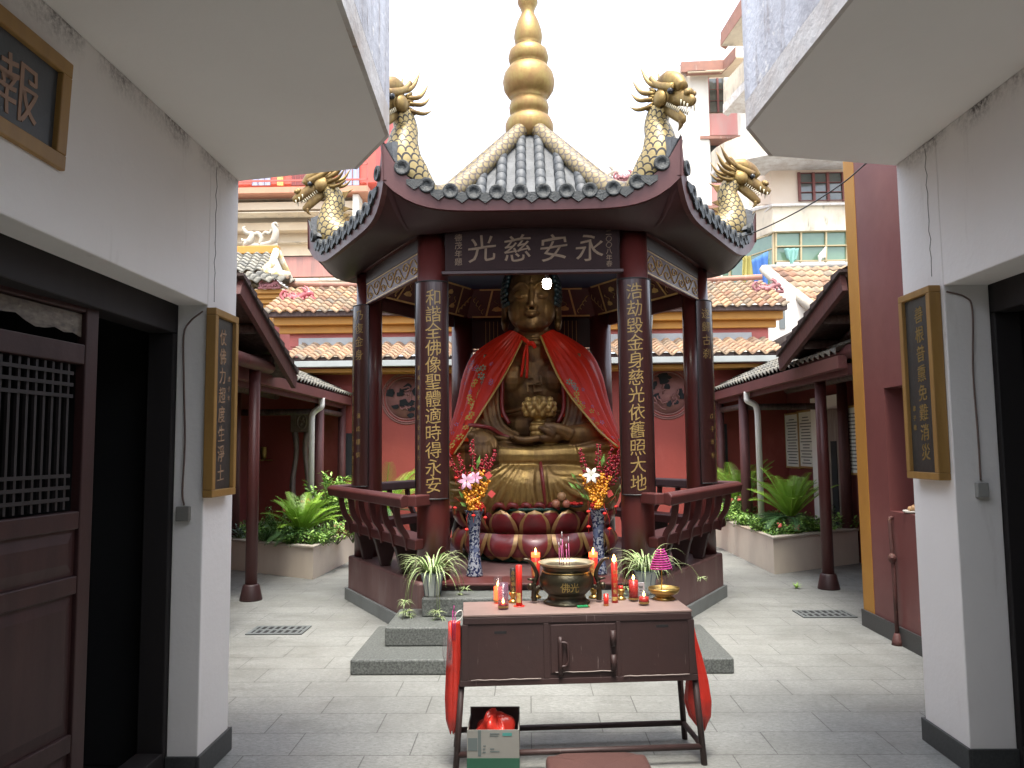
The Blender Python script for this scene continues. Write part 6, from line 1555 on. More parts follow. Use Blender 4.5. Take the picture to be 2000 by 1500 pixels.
def shrub(p, label, h, r, n, mats, seed, cat='shrub', lw=.03, ll=.07, group=None, blooms=None, stems=7, name='shrub'):
    rq = random.Random(seed); p = Vector(p); t = thing(name, label, cat, p, 0, group); st = MB(); lf = [MB() for _ in mats]; bl = MB()
    tips = []
    for i in range(stems):
        a = rq.uniform(0, 6.28); q = p + Vector((r * rq.uniform(.2, 1) * math.cos(a), r * rq.uniform(.2, 1) * math.sin(a), h * rq.uniform(.6, 1))); pth = spline([tuple(p), tuple(p.lerp(q, .5) + Vector((0, 0, h * .1))), tuple(q)], 4); st.tube(pth, [.006, .003], 5); tips.append(pth)
    for i in range(n):
        pth = rq.choice(tips); k = rq.randint(len(pth) // 3, len(pth) - 1); a = rq.uniform(0, 6.28); q = pth[k] + Vector((rq.gauss(0, .03), rq.gauss(0, .03), rq.gauss(0, .03)))
        leaf_quad(rq.choice(lf), q, (math.cos(a), math.sin(a), rq.uniform(-.2, .9)), ll * rq.uniform(.6, 1.2), lw * rq.uniform(.7, 1.2), (rq.gauss(0, .3), rq.gauss(0, .3), 1))
    st.build('stems', stem_m, t)
    for m_, mt in zip(lf, mats): m_.build('leaves', mt, t)
    if blooms:
        for i in range(blooms[0]):
            pth = rq.choice(tips); c = pth[-1] + Vector((rq.gauss(0, .03), rq.gauss(0, .03), rq.uniform(0, .04)))
            for q in range(9): bl.ball(c + Vector((rq.gauss(0, .016), rq.gauss(0, .016), rq.gauss(0, .010))), .014, 6, 4)
        bl.build('blossoms', blooms[1], t)
def S(px, py, z): q = onz(px, py, z); return (q.x, q.y, z - .04)
SB = lambda px, Y, z=.31: in_bed(px, Y, z)
G3 = [leaf_light, leaf_mid, leaf_mid]
shrub(SB(572, 9.62), 'dark leaved shrub at the front corner of the left planter', .27, .20, 420, [leaf_dark, leaf_mid], 21)
shrub(SB(520, 9.95), 'small dark shrub beside the roofed walkway post in the left planter', .24, .15, 260, [leaf_dark], 22)
shrub(SB(585, 10.4), 'coral flowering shrub behind the front cycad of the left planter', .68, .22, 330, [leaf_mid, leaf_dark], 23, blooms=(7, flower_coral))
shrub(SB(645, 10.6), 'tall light green shrub in front of the white drainpipe', .90, .28, 460, [leaf_light, leaf_mid], 24, ll=.10, lw=.036)
shrub(SB(685, 10.9), 'bushy green shrub next to the pavilion in the left planter', .72, .36, 900, G3, 25, ll=.06, stems=14)
shrub(SB(625, 9.75), 'low light green shrub between the front cycad and the planter edge', .20, .26, 500, [leaf_light, leaf_mid], 26, ll=.05, stems=10)
shrub(SB(660, 10.2), 'low reddish leaved plant by the planter edge on the left', .22, .2, 260, [leaf_red, leaf_light], 27, ll=.06)
shrub(SB(690, 10.3), 'low yellowish green plant where the left planter passes behind the pavilion', .30, .25, 420, [leaf_light], 28, ll=.055, stems=10)
shrub(SB(540, 10.6), 'grey green feathery shrub behind the dark one in the left planter', .42, .25, 380, [leaf_dark, leaf_mid], 29, ll=.06, lw=.02)
ZRr = .37
shrub(SB(1545, 9.85, ZRr), 'low shrub with pink tips at the front corner of the right planter', .16, .24, 420, [leaf_light, leaf_mid], 31, blooms=(6, flower_coral), ll=.05)
shrub(SB(1597, 10.1, ZRr), 'light green broad leaved plant at the front of the right planter', .20, .22, 300, [leaf_light, leaf_mid], 32, ll=.09, lw=.04)
shrub(SB(1490, 10.3, ZRr), 'bushy low plant along the near edge of the right planter', .22, .30, 520, G3, 33, ll=.055, stems=10)
shrub(SB(1450, 11.0, ZRr), 'low bright plant along the pavilion side of the right planter', .24, .32, 520, [leaf_light, leaf_mid], 39, ll=.055, stems=10)
shrub(SB(1655, 10.5, ZRr), 'yellowish green plant in front of the yellow corner band', .20, .22, 320, [leaf_light, leaf_red, leaf_mid], 34, ll=.08)
shrub(SB(1640, 10.9, ZRr), 'dark feathery shrub behind the walkway post in the right planter', .42, .28, 460, [leaf_dark, leaf_mid], 35, ll=.05, lw=.02)
shrub(SB(1468, 11.6, ZRr), 'tall reddish tipped sprig at the far side of the right planter', .72, .14, 130, [leaf_red, leaf_light], 36, ll=.07, stems=4)
shrub(SB(1440, 11.8, ZRr), 'coral flowering plant at the far side of the right planter', .40, .3, 400, [leaf_mid, leaf_light], 37, blooms=(9, flower_coral))
shrub(SB(1418, 11.6, ZRr), 'low green plant close to the pavilion rail on the right', .34, .3, 460, [leaf_light, leaf_mid], 38, ll=.05, stems=10)
sc_p = at(470, 1043, 10.3)
shrub((sc_p.x, 10.3, .30), 'grey green succulent beside the left walkway post', .24, .14, 140, [M('grey_green_leaf', (.16, .22, .17), (.12, .18, .14), 9, rough=.5)], 41, ll=.06, cat='plant', name='succulent')
def cover(ins, h, label, seed):
    rq = random.Random(seed); lm = [MB() for _ in range(3)]; P = [(p.x, p.y) for p in ins]
    def inside(x, y):
        c = False
        for i in range(len(P)):
            (x1, y1), (x2, y2) = P[i], P[i - 1]
            if (y1 > y) != (y2 > y) and x < (x2 - x1) * (y - y1) / (y2 - y1) + x1: c = not c
        return c
    xs = [p[0] for p in P]; ys = [p[1] for p in P]; k = 0
    while k < 5200:
        x, y = rq.uniform(min(xs), max(xs)), rq.uniform(min(ys), max(ys))
        if not inside(x, y): continue
        k += 1; a = rq.uniform(0, 6.28); hh = .05 + .13 * rq.random() * (.5 + .5 * math.sin(2.2 * x) * math.cos(2.7 * y) + .3)
        leaf_quad(rq.choice(lm), Vector((x, y, h + hh * rq.random())), (math.cos(a), math.sin(a), rq.uniform(0, 1)), rq.uniform(.04, .08), rq.uniform(.018, .034))
    b = MB(); b.join(lm[0])
    for i, q in enumerate(lm[1:]):
        q.m = [i + 1] * len(q.m); b.join(q)
    tag(b.build('ground_cover', [leaf_light, leaf_mid, leaf_dark]), label, kind='stuff')
cover(insL, .32, 'low leafy ground cover filling the left planter', 51); cover(insR, .37, 'low leafy ground cover filling the right planter', 52)
m = MB(); rq = random.Random(6)
for c in (onz(1415, 1065, 0), onz(644, 1112, 0), onz(1555, 1150, 0)):
    m = MB()
    for i in range(22): a = rq.uniform(0, 6.28); leaf_quad(m, c, (math.cos(a), math.sin(a), rq.uniform(.3, 1.5)), rq.uniform(.04, .10), .014)
    tag(m.build('weed_tuft', leaf_light), {0: 'small weed at the foot of the right planter beside the pavilion', 1: 'small weed at the foot of the left planter', 2: 'tiny weed in a paving joint before the right planter'}[[0, 1, 2][(c.x < 0) + 2 * (c.x > 0 and c.y < 9.3)]], 'weed')
# ================================================================== TILED ROOF SHEETS
def tile_sheet(mb, A, B, C, D, cols, rows, r=.5, depth=None, us0=0):
    """A-B = eave (left to right), D-C = ridge; wavy clay courses, each lapping the one below"""
    A, B, C, D = (Vector(p) for p in (A, B, C, D)); nrm = (B - A).cross(D - A).normalized()
    if nrm.z < 0: nrm = -nrm
    wd = (B - A).length / cols; amp = (depth or wd * .32); per = 8
    for j in range(rows):
        v0, v1 = j / rows, (j + 1.12) / rows
        vs = []
        for v, lift in ((v0, amp * .55), (min(v1, 1.0), 0)):
            p0, p1 = A.lerp(D, v), B.lerp(C, v)
            for i in range(cols * per + 1):
                u = i / (cols * per); ph = (u * cols) % 1; hh = amp * (.5 + .5 * math.cos(2 * math.pi * ph)) ** .8
                vs.append(p0.lerp(p1, u) + nrm * (hh + lift + .012 * amp * math.sin(j * 7.3 + i // per * 3.1)))
        N = cols * per + 1; fs = []; uv = []
        for i in range(N - 1):
            fs.append((i, i + 1, N + i + 1, N + i)); uv.append([((i // per) + .5 + us0, j + .5)] * 4)
        # thickness of the lower lip
        b = len(vs); vs += [p - nrm * amp * .45 for p in vs[:N]]
        for i in range(N - 1): fs.append((b + i, b + i + 1, i + 1, i)); uv.append([((i // per) + .5 + us0, j + .5)] * 4)
        mb.add(vs, fs, uv, sm=True)

# ================================================================== HALL ACROSS THE BACK OF THE COURTYARD
HY = 13.0
hall = thing('temple_hall', 'long red hall across the back of the courtyard with two tiled roof tiers', 'temple', (0, HY, 0))
m = MB(); m.box(-6.2, 6.2, HY, HY + .3, 0, 2.98); m.build('wall', red_wall, hall)
gz = at(640, 716, 12.5).z
XL, XR = at(566, 712, 12.5).x, at(1522, 700, 12.5).x
m = MB(); m.box(XL, XR, 12.42, 12.56, gz - .01, gz + .085); m.build('gutter', gutter_grey, hall, bevel=.004)
m = MB(); m.box(XL - .3, XR + .3, 12.58, HY - .01, gz - .09, gz - .03); m.build('eave_board', ochre, hall)
e0, r0 = gz + .10, at(640, 676, 13.7).z
m = MB(); tile_sheet(m, (XL - .1, 12.46, e0), (XR + .1, 12.46, e0), (XR + .1, 13.7, r0), (XL - .1, 13.7, r0), 38, 7); m.build('lower_roof', clay_tiles_red, hall)
m = MB(); m.box(XL - .08, XR + .08, 12.50, 12.545, gz + .086, e0 + .06); m.box(XU0 - .3, XU1 + .22, UY - .40, UY - .345, at(650, 618, UY - .25).z + .0, at(650, 618, UY - .25).z + .065) if 0 else None; m.build('tile_bed', wood_old, hall)
m = MB(); m.box(XL - .2, XR - .1, 13.62, 13.68, r0 - .06, r0 + .14); m.build('flashing', M('lime_flashing', (.40, .41, .41), (.30, .31, .31), 3, rough=.8), hall, bevel=.01)
UY = 13.7; XU0, XU1 = at(566, 640, UY).x, at(1500, 640, UY).x
zb0, zb1, zb2 = at(650, 652, UY).z, at(650, 618, UY - .25).z, 0
m = MB(); m.box(XU0, XU1, UY, UY + .25, r0 + .0, zb1); m.build('upper_wall', M('upper_red_wall', (.42, .12, .10), (.36, .10, .085), 1.5, rough=.75, spots=[(5, .64, .72, (.16, .07, .06), (1, 1, 3))]), hall)
m = MB(); m.box(XU0 - .16, XU1 + .12, UY - .10, UY - .001, zb0, zb0 + .13); m.box(XU0 - .22, XU1 + .2, UY - .24, UY - .0015, zb0 + .131, zb1 + .10); m.build('ochre_band', ochre, hall, bevel=.008)
zr0 = zb1 + .03; zr1 = at(650, 577, UY + 1.1).z + .12
m = MB(); tile_sheet(m, (XU0 - .35, UY - .42, zr0), (XU1 + .25, UY - .42, zr0), (XU1 + .25, UY + 1.2, zr1 + .02), (XU0 - .35, UY + 1.2, zr1 + .02), 46, 9); m.build('upper_roof', clay_tiles, hall)
m = MB(); m.box(XU0 - .33, XU1 + .23, UY - .385, UY - .245, zb1 - .01, zr0 + .05); m.build('upper_tile_bed', wood_old, hall)
m = MB(); pts = [(lerp(XU0 - .4, XU1 + .3, i / 24), UY + 1.22, zr1 + .08 + .07 * abs(i / 12 - 1) ** 3) for i in range(25)]; m.tube(pts, [.055] * 3, 10); m.build('roof_ridge', brown_cornice, hall)
for px in (816, 1268):
    c = at(px, 640, UY - .35); m = MB(); s = 1 if px > 1000 else -1
    m.prism([at(px - 8, 667, UY - .30), at(px + 3, 667, UY - .30), at(px + 9, 604, UY - .30), at(px - 8, 604, UY - .30)] if s > 0 else [at(px - 3, 667, UY - .30), at(px + 8, 667, UY - .30), at(px + 8, 604, UY - .30), at(px - 9, 604, UY - .30)], (0, .28, 0)); m.build('valley_wall', mortar, hall)
for (px, py, seed) in ((795, 778, 3), (1303, 768, 4)):
    c = at(px, py, HY); m = MB()
    for r_ in (.36, .405, .435): m.tube([c + Vector((r_ * math.cos(a), -.004, r_ * math.sin(a))) for a in [i * math.pi / 24 for i in range(49)]], .014, 6)
    m.lathe([(.001, 0), (.36, 0), (.36, -.012)], c + Vector((0, -.002, 0)), 40, rot=Matrix.Rotation(R_(90), 3, 'X'), cap=False)
    q = m.build('round_window', M('carved_window_ring', (.24, .10, .085), (.17, .07, .06), 6, rough=.7) if 'carved_window_ring' not in MT else MT['carved_window_ring'], hall)
    rq = random.Random(seed)
    for i in range(13):
        o = MB(); a = rq.uniform(0, 6.28); d = rq.uniform(.08, .30); cc = c + Vector((d * math.cos(a), -.0165 - .0006 * i, d * math.sin(a))); sz = rq.uniform(.05, .125); n_ = rq.randint(5, 8)
        o.poly([cc + Vector((sz * rq.uniform(.5, 1.1) * math.cos(-2 * math.pi * k / n_), 0, .75 * sz * rq.uniform(.5, 1.1) * math.sin(-2 * math.pi * k / n_))) for k in range(n_)]); o.build('pierced_opening', black, q)
    o = MB()
    for i in range(9):
        a = rq.uniform(0, 6.28); d = rq.uniform(.05, .27); o.tube(spline([tuple(c + Vector((d * math.cos(a + k * .25) + rq.uniform(-.03, .03), -.02, d * math.sin(a + k * .25) + rq.uniform(-.03, .03)))) for k in range(4)], 4), .014, 5)
    o.build('carved_branches', MT['carved_window_ring'], q)
m = MB()
for (x0, x1, y0, y1) in ((672, 693, 846, 900), (1407, 1419, 828, 892)): a, b = at(x0, y1, HY), at(x1, y0, HY); m.box(a.x, b.x, HY - .02, HY - .001, a.z - .3, b.z)
m.build('dark_window', M('dark_window_opening', (.02, .022, .025), (.03, .032, .035), 3, rough=.4), hall)

# ================================================================== ROOFED WALKWAYS DOWN BOTH SIDES
def walkway(s, Xe, label, seed):
    t = thing('roofed_walkway', label, 'walkway', (Xe, 8.3, 0)); f = lambda x: Xe + s * x
    def bx(mb, x0, x1, *r): mb.box(*sorted((f(x0), f(x1))), *r)
    ze = 2.40
    m = MB(); bx(m, -.03, .06, 7.6, HY - .02, ze - .10, ze + .03); m.build('gutter', gutter_red, t, bevel=.004)
    m = MB(); bx(m, .061, .12, 7.6, HY - .02, ze - .16, ze - .05); m.build('fascia', wood_red, t)
    m = MB(); A, B = (f(-.02), 7.6, ze + .04), (f(-.02), HY - .03, ze + .04); C, D = (f(2.0), HY - .03, ze + 1.0), (f(2.0), 7.6, ze + 1.0)
    if s > 0: A, B, C, D = B, A, D, C
    tile_sheet(m, A, B, C, D, 36, 10)
    m.build('tiled_roof', grey_tiles, t)
    m = MB(); m.add([(f(.13), 7.6, ze - .06), (f(.13), HY - .03, ze - .06), (f(2.0), HY - .03, ze + .88), (f(2.0), 7.6, ze + .88)], [(0, 1, 2, 3)]); m.build('roof_lining', wood_old, t, solid=.02)
    for (x, y, r) in ((.10, 11.45, .075), (.98 if s < 0 else 1.15, 10.45, .075), (.10, 12.85, .07)):
        m = MB(); m.tube([(f(x), y, .0), (f(x), y, ze + (x - .13) * .5 - .1)], [r, r * .9], 14); m.build('post', wood_red, t)
    m = MB(); m.tube([(f(.12), 11.45, 2.12), (f(1.5 if s < 0 else 1.24), 11.45, 2.12)], .05, 10); m.tube([(f(.12), 11.45, 2.14), (f(.12), HY - .02, 2.14)], .045, 10)
    m.tube([(f(.74), 8.2, 2.36), (f(.74), 11.4, 2.36)], .055, 10); m.build('tie_beam', wood_old, t)
    m = MB(); bx(m, 1.52 if s < 0 else 1.25, 1.7, 7.0, HY - .03, 0, ze + .65); m.build('back_wall', dark_red_wall, t)
    # white drainpipe from the gutter
    y = 11.2 if s < 0 else 10.9
    m = MB(); m.tube(spline([(f(.0), y, ze - .09), (f(-.0), y, ze - .17), (f(.01), y, ze - .22), (f(.09) if s < 0 else f(.11), y + .02, ze - .27), (f(.14), y + .02, ze - .33), (f(.15), y + .02, ze - .42)], 5) + [(f(.15), y + .02, .3)], .045 if s < 0 else .043, 12); m.build('drainpipe', white_pvc, t)
    return t
wl = walkway(-1, -3.02, 'tiled roofed walkway with wooden posts and a white drainpipe along the left side', 1)
wr = walkway(1, 3.10, 'tiled roofed walkway with wooden posts and a white drainpipe along the right side', 2)

# near porch roofs seen from below, each on one post with a flared foot
def porch(s, post, low, high, label):
    t = thing('porch_roof', label, 'porch', (post.x, post.y, 0)); X0 = (low.x + high.x) / 2; X1 = X0 + s * 2.6
    A = Vector((X0, low.y, low.z)); Dv = Vector((X0, high.y, high.z))
    d = (Dv - A); a2, d2 = A.copy(), Dv.copy(); a2.x = d2.x = X1
    m = MB(); pts = [A, Dv, d2, a2]; m.prism([p + Vector((0, 0, .0)) for p in pts], (0, 0, .03)); m.build('roof_boards', wood_old, t)
    m = MB(); m.bar(A + Vector((-s * .02, 0, -.06)), Dv + Vector((-s * .02, 0, -.06)), .05, .16); m.build('barge_board', wood_red, t)
    m = MB(); n_ = 10
    for i in range(n_):
        p = A.lerp(Dv, i / n_); q = A.lerp(Dv, (i + 1.15) / n_); L_ = []
        for j in range(8):
            x = X0 + s * (.10 + j * .34); r_ = .09
            m.grid(lambda u, v, x=x, p=p, q=q: Vector((x + r_ * 1.9 * (u - .5) * 2 * .95, lerp(p.y, q.y, v), lerp(p.z + .095, q.z + .05, v) + .06 * math.sin(math.pi * u))), 6, 1)
        m.prism([Vector((X0 - s * .07, p.y, p.z + .03)), Vector((X0 - s * .07, q.y, q.z + .03)), Vector((X0 - s * .07, q.y, q.z + .06)), Vector((X0 - s * .07, p.y, p.z + .10))], (s * .12, 0, 0))
    m.build('dark_tiles', dark_tiles, t)
    m = MB()
    for f_ in (.30, .62): p = A.lerp(Dv, f_); m.tube([(X0 + s * .06, p.y, p.z - .07), (X1, p.y, p.z - .07)], .05, 8)
    m.tube([A + Vector((s * .45, 0, -.10)), Dv + Vector((s * .45, 0, -.12))], .06, 8); m.build('purlin', wood_old, t)
    zb = 2.47; m = MB(); m.tube([(post.x - s * .03, post.y + .35, zb), (post.x - s * .03, 6.95, zb)], .075, 12); m.build('beam', wood_red, t)
    m = MB(); m.tube([(post.x, post.y, .10), (post.x, post.y, zb - .05)], [.062, .058], 16); m.build('post', maroon, t)
    m = MB(); m.lathe([(.115, 0), (.115, .012), (.085, .15), (.075, .165), (.06, .166)], (post.x, post.y, 0), 20); m.build('flared_foot', maroon_dark, t)
pl0, pr0 = onz(490, 1172, 0), onz(1619, 1150, 0)
lowL = at(572, 737, 8.95); lowR = at(1528, 702, 8.95)
hiL = onx(463, 548, lowL.x); hiR = onx(1652, 540, lowR.x)
porch(-1, pl0, lowL, hiL, 'dark tiled porch roof on a maroon post with a flared foot, left of the pavilion')
porch(1, pr0, lowR, hiR, 'dark tiled porch roof on a maroon post with a flared foot, right of the pavilion')
# carved wooden door surround under the left walkway
c = at(586, 880, 12.6); t = thing('carved_door_surround', 'weathered carved wooden surround with an oval relief under the left walkway', 'carving', (c.x, 12.6, 0))
x0, x1 = at(567, 880, 12.6).x, at(605, 880, 12.6).x; zt_ = at(586, 805, 12.6).z
m = MB(); m.box(x0, x1, 12.58, 12.7, zt_ - .33, zt_); m.build('top_panel', wood_grey, t, bevel=.01)
m = MB(); oc = Vector(((x0 + x1) / 2 + .03, 12.575, zt_ - .16)); m.tube([oc + Vector((.075 * math.cos(a), 0, .12 * math.sin(a))) for a in [i * math.pi / 16 for i in range(33)]], .014, 6)
for i in range(5): m.ball(oc + Vector((.03 * math.cos(i * 1.3), .0, .06 * math.sin(i * 1.9))), (.025, .012, .03), 8, 6)
m.build('oval_relief', wood_grey, t)
for sg, xa in ((1, x0), (-1, x1)):
    m = MB(); pts = [Vector((xa + sg * (.06 + .03 * math.sin(k * .8)), 12.64, lerp(zt_ - .331, .1, k / 12))) for k in range(13)]; m.tube(pts, [.075, .06, .07, .065, .075], 8, flat=.7); m.build('carved_leg', wood_grey, t)
# row of gilt vessels on the dark left wall
rv = [(c, 0) for c in (498, 515, 530, 546)]
for i, (px, _) in enumerate(rv):
    p = onx(px, 878, -4.45); m = MB(); m.lathe([(.03, 0), (.045, .03), (.06, .12), (.05, .2), (.06, .21)], (p.x, p.y, 1.40), 10)
    m.box(p.x - .08, p.x + .12, p.y - .1, p.y + .1, 1.38, 1.3995)
    tag(m.build('gilt_vessel', brass_dull), 'dim gilt vessel on a wall shelf under the left walkway', 'vessel', 'gilt vessels on the shelf')
# notice boards on the right wall
for i, (xa, xb, y0, y1, lab) in enumerate(((1538, 1560, 813, 910, 'leftmost framed white notice under the right walkway'), (1564, 1588, 808, 910, 'framed white notice between the leftmost one and the doorway'), (1655, 1682, 800, 922, 'framed white notice nearest the ochre corner band'))):
    XW = 4.33; a, b = onx(xa, y1, XW), onx(xb, y0, XW); Ya, Yb = b.y, a.y; z0, z1 = a.z, a.z + (y1 - y0) / 1500 * a.y
    t = thing('notice_board', lab, 'notice', (XW, (Ya + Yb) / 2, (z0 + z1) / 2), 0, 'framed notices on the right wall')
    m = MB(); m.box(XW - .012, XW + .03, Ya, Yb, z0, z1); m.build('sheet', paper_white, t)
    m = MB(); m.box(XW - .02, XW + .03, Ya - .03, Ya - .001, z0 - .03, z1 + .03); m.box(XW - .02, XW + .03, Yb + .001, Yb + .03, z0 - .03, z1 + .03); m.box(XW - .02, XW + .03, Ya, Yb, z1 + .001, z1 + .03); m.box(XW - .02, XW + .03, Ya, Yb, z0 - .03, z0 - .001); m.build('frame', gold_frame, t)
    m = MB(); rq = random.Random(i)
    for k in range(16): zz = lerp(z1 - .08, z0 + .05, k / 15); ln = rq.uniform(.45, .86) if k else .4; mid = (Ya + Yb) / 2; h = (Yb - Ya) * ln / 2; m.box(XW - .0135, XW - .0125, mid - h, mid + h, zz - .009, zz + .007)
    m.build('text_lines', ink_dark, t)
a, b = onx(1594, 880, 4.35), onx(1655, 880, 4.35)
t = thing('doorway', 'old wooden door in a white surround under the right walkway', 'door', (4.35, (a.y + b.y) / 2, 0))
m = MB(); m.box(4.29, 4.349, b.y, a.y, 0, 2.25); m.build('white_surround', white, t)
a, b = onx(1618, 880, 4.28), onx(1645, 880, 4.28); m = MB(); m.box(4.25, 4.285, b.y, a.y, .0, 2.05); m.build('door', wood_grey, t)
m = MB(); m.box(4.24, 4.249, b.y + .1, lerp(b.y, a.y, .62), .1, 1.6); m.build('dark_gap', black, t)

# ================================================================== RIDGE ORNAMENTS
def ornament(c, sc_, mat, label, seed, s=1, name='ridge_ornament'):
    rq = random.Random(seed); m = MB(); c = Vector(c)
    def L(pts, r): m.tube([c + Vector((s * p[0], p[1], p[2])) * sc_ for p in spline(pts, 5)], [k * sc_ for k in r], 8)
    L([(-.5, 0, .05), (-.25, .03, .18), (0, 0, .12), (.22, 0, .24), (.42, 0, .30), (.55, 0, .22)], [.06, .12, .14, .13, .13, .06])
    L([(.40, 0, .32), (.34, .05, .50), (.20, .05, .60)], [.07, .05, .015]); L([(.30, -.06, .34), (.20, -.08, .48), (.06, -.06, .50)], [.06, .045, .012])
    L([(.48, -.04, .20), (.58, -.05, .10), (.66, -.04, .12)], [.07, .05, .02]); L([(-.5, 0, .05), (-.62, 0, .25), (-.50, 0, .42), (-.38, 0, .36)], [.07, .06, .05, .02])
    for i in range(9): x = -.45 + i * .10; L([(x, rq.uniform(-.06, .06), .16), (x - .04, 0, .30 + rq.uniform(-.03, .06)), (x - .10, 0, .34)], [.05, .03, .008])
    for i in range(6): x = -.4 + i * .15; m.ball(c + Vector((s * x, -.09, .08 + .05 * (i % 2))) * sc_, .07 * sc_, 8, 6)
    L([(-.7, 0, 0), (0, 0, 0), (.65, 0, .0)], [.08, .08, .08])
    return tag(m.build(name, mat), label, 'roof ornament')
ornament(at(582, 590, UY + .4), .52, ornament_red, 'red ceramic dragon at the left end of the hall roof', 1, 1)
ornament(at(1500, 570, UY + .5), .44, ornament_pink, 'faded pink ceramic dragon at the right end of the hall roof', 2, 1)
ornament(at(1222, 352, 22), .55, ornament_pink, 'pinkish ceramic figure on a far ridge behind the pavilion roof', 3, 1)
ornament(at(1182, 350, 23), .75, ornament_cream, 'gilded scroll ornament on a far ridge behind the pavilion roof', 4, 1)
# the far ridge itself
m = MB(); a, b = at(1120, 372, 22), at(1260, 372, 22); m.box(a.x, b.x, 22.1, 22.6, a.z - 3, a.z + .05); far_h = tag(m.build('far_ridge_wall', stained_red), 'red parapet of a far hall behind the pavilion roof', 'wall')

# ================================================================== LEFT TEMPLE TOWER
TY = 15.0
t = thing('gate_tower', 'small red temple tower with grey tiles, ochre hips and a pale dragon ridge', 'temple', (-5.2, TY, 0))
fx0, fx1 = at(430, 650, TY).x, at(531, 650, TY).x; zt2 = at(531, 603, TY).z; yb = TY + 1.9
m = MB(); m.box(fx0 - 1.5, fx1, TY, yb, 0, zt2); m.build('wall', M('tower_red_wall', (.45, .12, .10), (.38, .10, .085), 3, rough=.85, bump=.35, bscale=16), t)
m = MB(); m.box(fx1 - .14, fx1 + .012, TY - .012, TY + .12, 0, zt2); m.box(fx0 - 1.5, fx0 + .3, TY - .012, TY - .001, 0, zt2); m.build('ochre_pilaster', ochre, t)
m = MB()
for i in range(4): m.box(fx0 - 1.6, fx1 + .06 + i * .07, TY - .06 - i * .07, yb + .06, zt2 + i * .085, zt2 + i * .085 + .084)
m.build('corbel_band', ochre, t, bevel=.01)
ze2 = zt2 + .36; xe = fx1 + .42; rid_z = at(500, 497, TY + .9).z; xr = at(541, 492, TY + .9).x
m = MB(); tile_sheet(m, (fx0 - 1.6, TY - .42, ze2), (xe, TY - .42, ze2 + .08), (xe - .55, TY + .1, ze2 + .36), (fx0 - 1.6, TY + .1, ze2 + .36), 13, 3)
tile_sheet(m, (xe, TY - .42, ze2 + .08), (xe, yb + .4, ze2 + .08), (xe - .55, yb, ze2 + .36), (xe - .55, TY + .1, ze2 + .36), 9, 3)
tile_sheet(m, (fx0 - 1.6, TY + .1, ze2 + .40), (xe - .55, TY + .1, ze2 + .40), (xr, TY + .9, rid_z), (fx0 - 1.6, TY + .9, rid_z), 12, 7)
tile_sheet(m, (xr, yb, ze2 + .40), (fx0 - 1.6, yb, ze2 + .40), (fx0 - 1.6, TY + .9, rid_z), (xr, TY + .9, rid_z), 12, 7); m.build('grey_roof', grey_tiles, t)
m = MB(); m.add([(xe - .62, TY + .12, ze2 + .36), (xe - .62, yb - .02, ze2 + .36), (xr - .04, TY + .9, rid_z - .05)], [(0, 1, 2)]); m.build('white_gable', white, t, solid=.06)
m = MB(); m.box(fx0 - 1.6, xr + .05, TY + .82, TY + .98, rid_z, rid_z + .17); m.build('ochre_ridge', ochre, t, bevel=.015)
m = MB(); m.tube([(xr, TY + .86, rid_z + .06), (lerp(xr, xe - .55, .5), TY + .45, lerp(rid_z, ze2 + .42, .55)), (xe - .60, TY + .08, ze2 + .45)], .075, 8, m=0); m.tube([(xe - .58, TY + .10, ze2 + .42), (xe + .02, TY - .42, ze2 + .22)], .07, 8)
m.tube([(xr, TY + .94, rid_z + .06), (xe - .55, yb - .1, ze2 + .45)], .07, 8); m.build('ochre_hips', M('ochre_white_hip', (.62, .44, .16), (.70, .64, .52), 5, lo=.4, hi=.6, rough=.7), t)
m = MB(); zz = at(545, 585, TY - .45).z
c = Vector((at(505, 487, TY + .9).x, TY + .9, rid_z + .17)); m = MB()
def OT(pts, r): m.tube([c + Vector((p[0], 0, p[1])) for p in spline([(q[0], 0 * q[1], q[1]) if False else (q[0], q[1], 0) for q in pts], 6) for p in [(p[0], p[1])]], r, 8)
OT([(.02, .03), (.22, .06), (.32, .12), (.36, .30), (.31, .45), (.36, .49), (.41, .42)], [.05, .06, .085, .075, .05, .04, .012])
OT([(-.30, .04), (-.20, .10), (-.14, .26), (-.26, .30), (-.33, .40), (-.29, .44)], [.06, .09, .06, .045, .035, .015])
OT([(-.22, .12), (-.33, .13), (-.37, .18)], [.05, .04, .012]); OT([(-.15, .24), (-.02, .28), (.06, .18), (.03, .05)], [.045, .05, .05, .05]); OT([(.05, .22), (.14, .30), (.22, .28), (.28, .36)], [.03, .04, .035, .03]); OT([(-.32, .02), (.40, .02)], [.05, .05])
m.build('dragon_ridge', ornament_cream, t)
ornament(at(527, 562, TY - .35), .32, ornament_pink, 'small pink ceramic beast on the eave of the left temple tower', 7, 1)

# ================================================================== BUILDINGS BEHIND
def pan(mb, x0, x1, y0, y1, Y, th=.3, proud=0, m=0):
    a, b = at(x0, y1, Y), at(x1, y0, Y); mb.box(a.x, b.x, Y - proud, Y + th, a.z, b.z, m)
Y = 24
t = thing('residential_block', 'cream concrete block with a red railed top floor, far behind on the left', 'building', at(580, 700, Y) * Vector((1, 1, 0)) if False else (at(580, 700, Y).x, Y, 0))
m = MB(); pan(m, 380, 722, 380, 900, Y + 1.2, 6); m.build('wall', cream, t)
m = MB(); pan(m, 380, 735, 150, 362, Y + 1.6, 5); m.build('top_floor_wall', vermilion, t)
for (x0, x1) in ((492, 529), (660, 702)):
    m = MB(); pan(m, x0, x1, 280, 362, Y + 1.55, .04); f = m.build('window', glass_blue, t)
    m = MB()
    for k in range(4): xx = lerp(x0, x1, k / 3); pan(m, xx - .8, xx + .8, 280, 362, Y + 1.5, .04)
    m.build('window_bars', frame_brown, f)
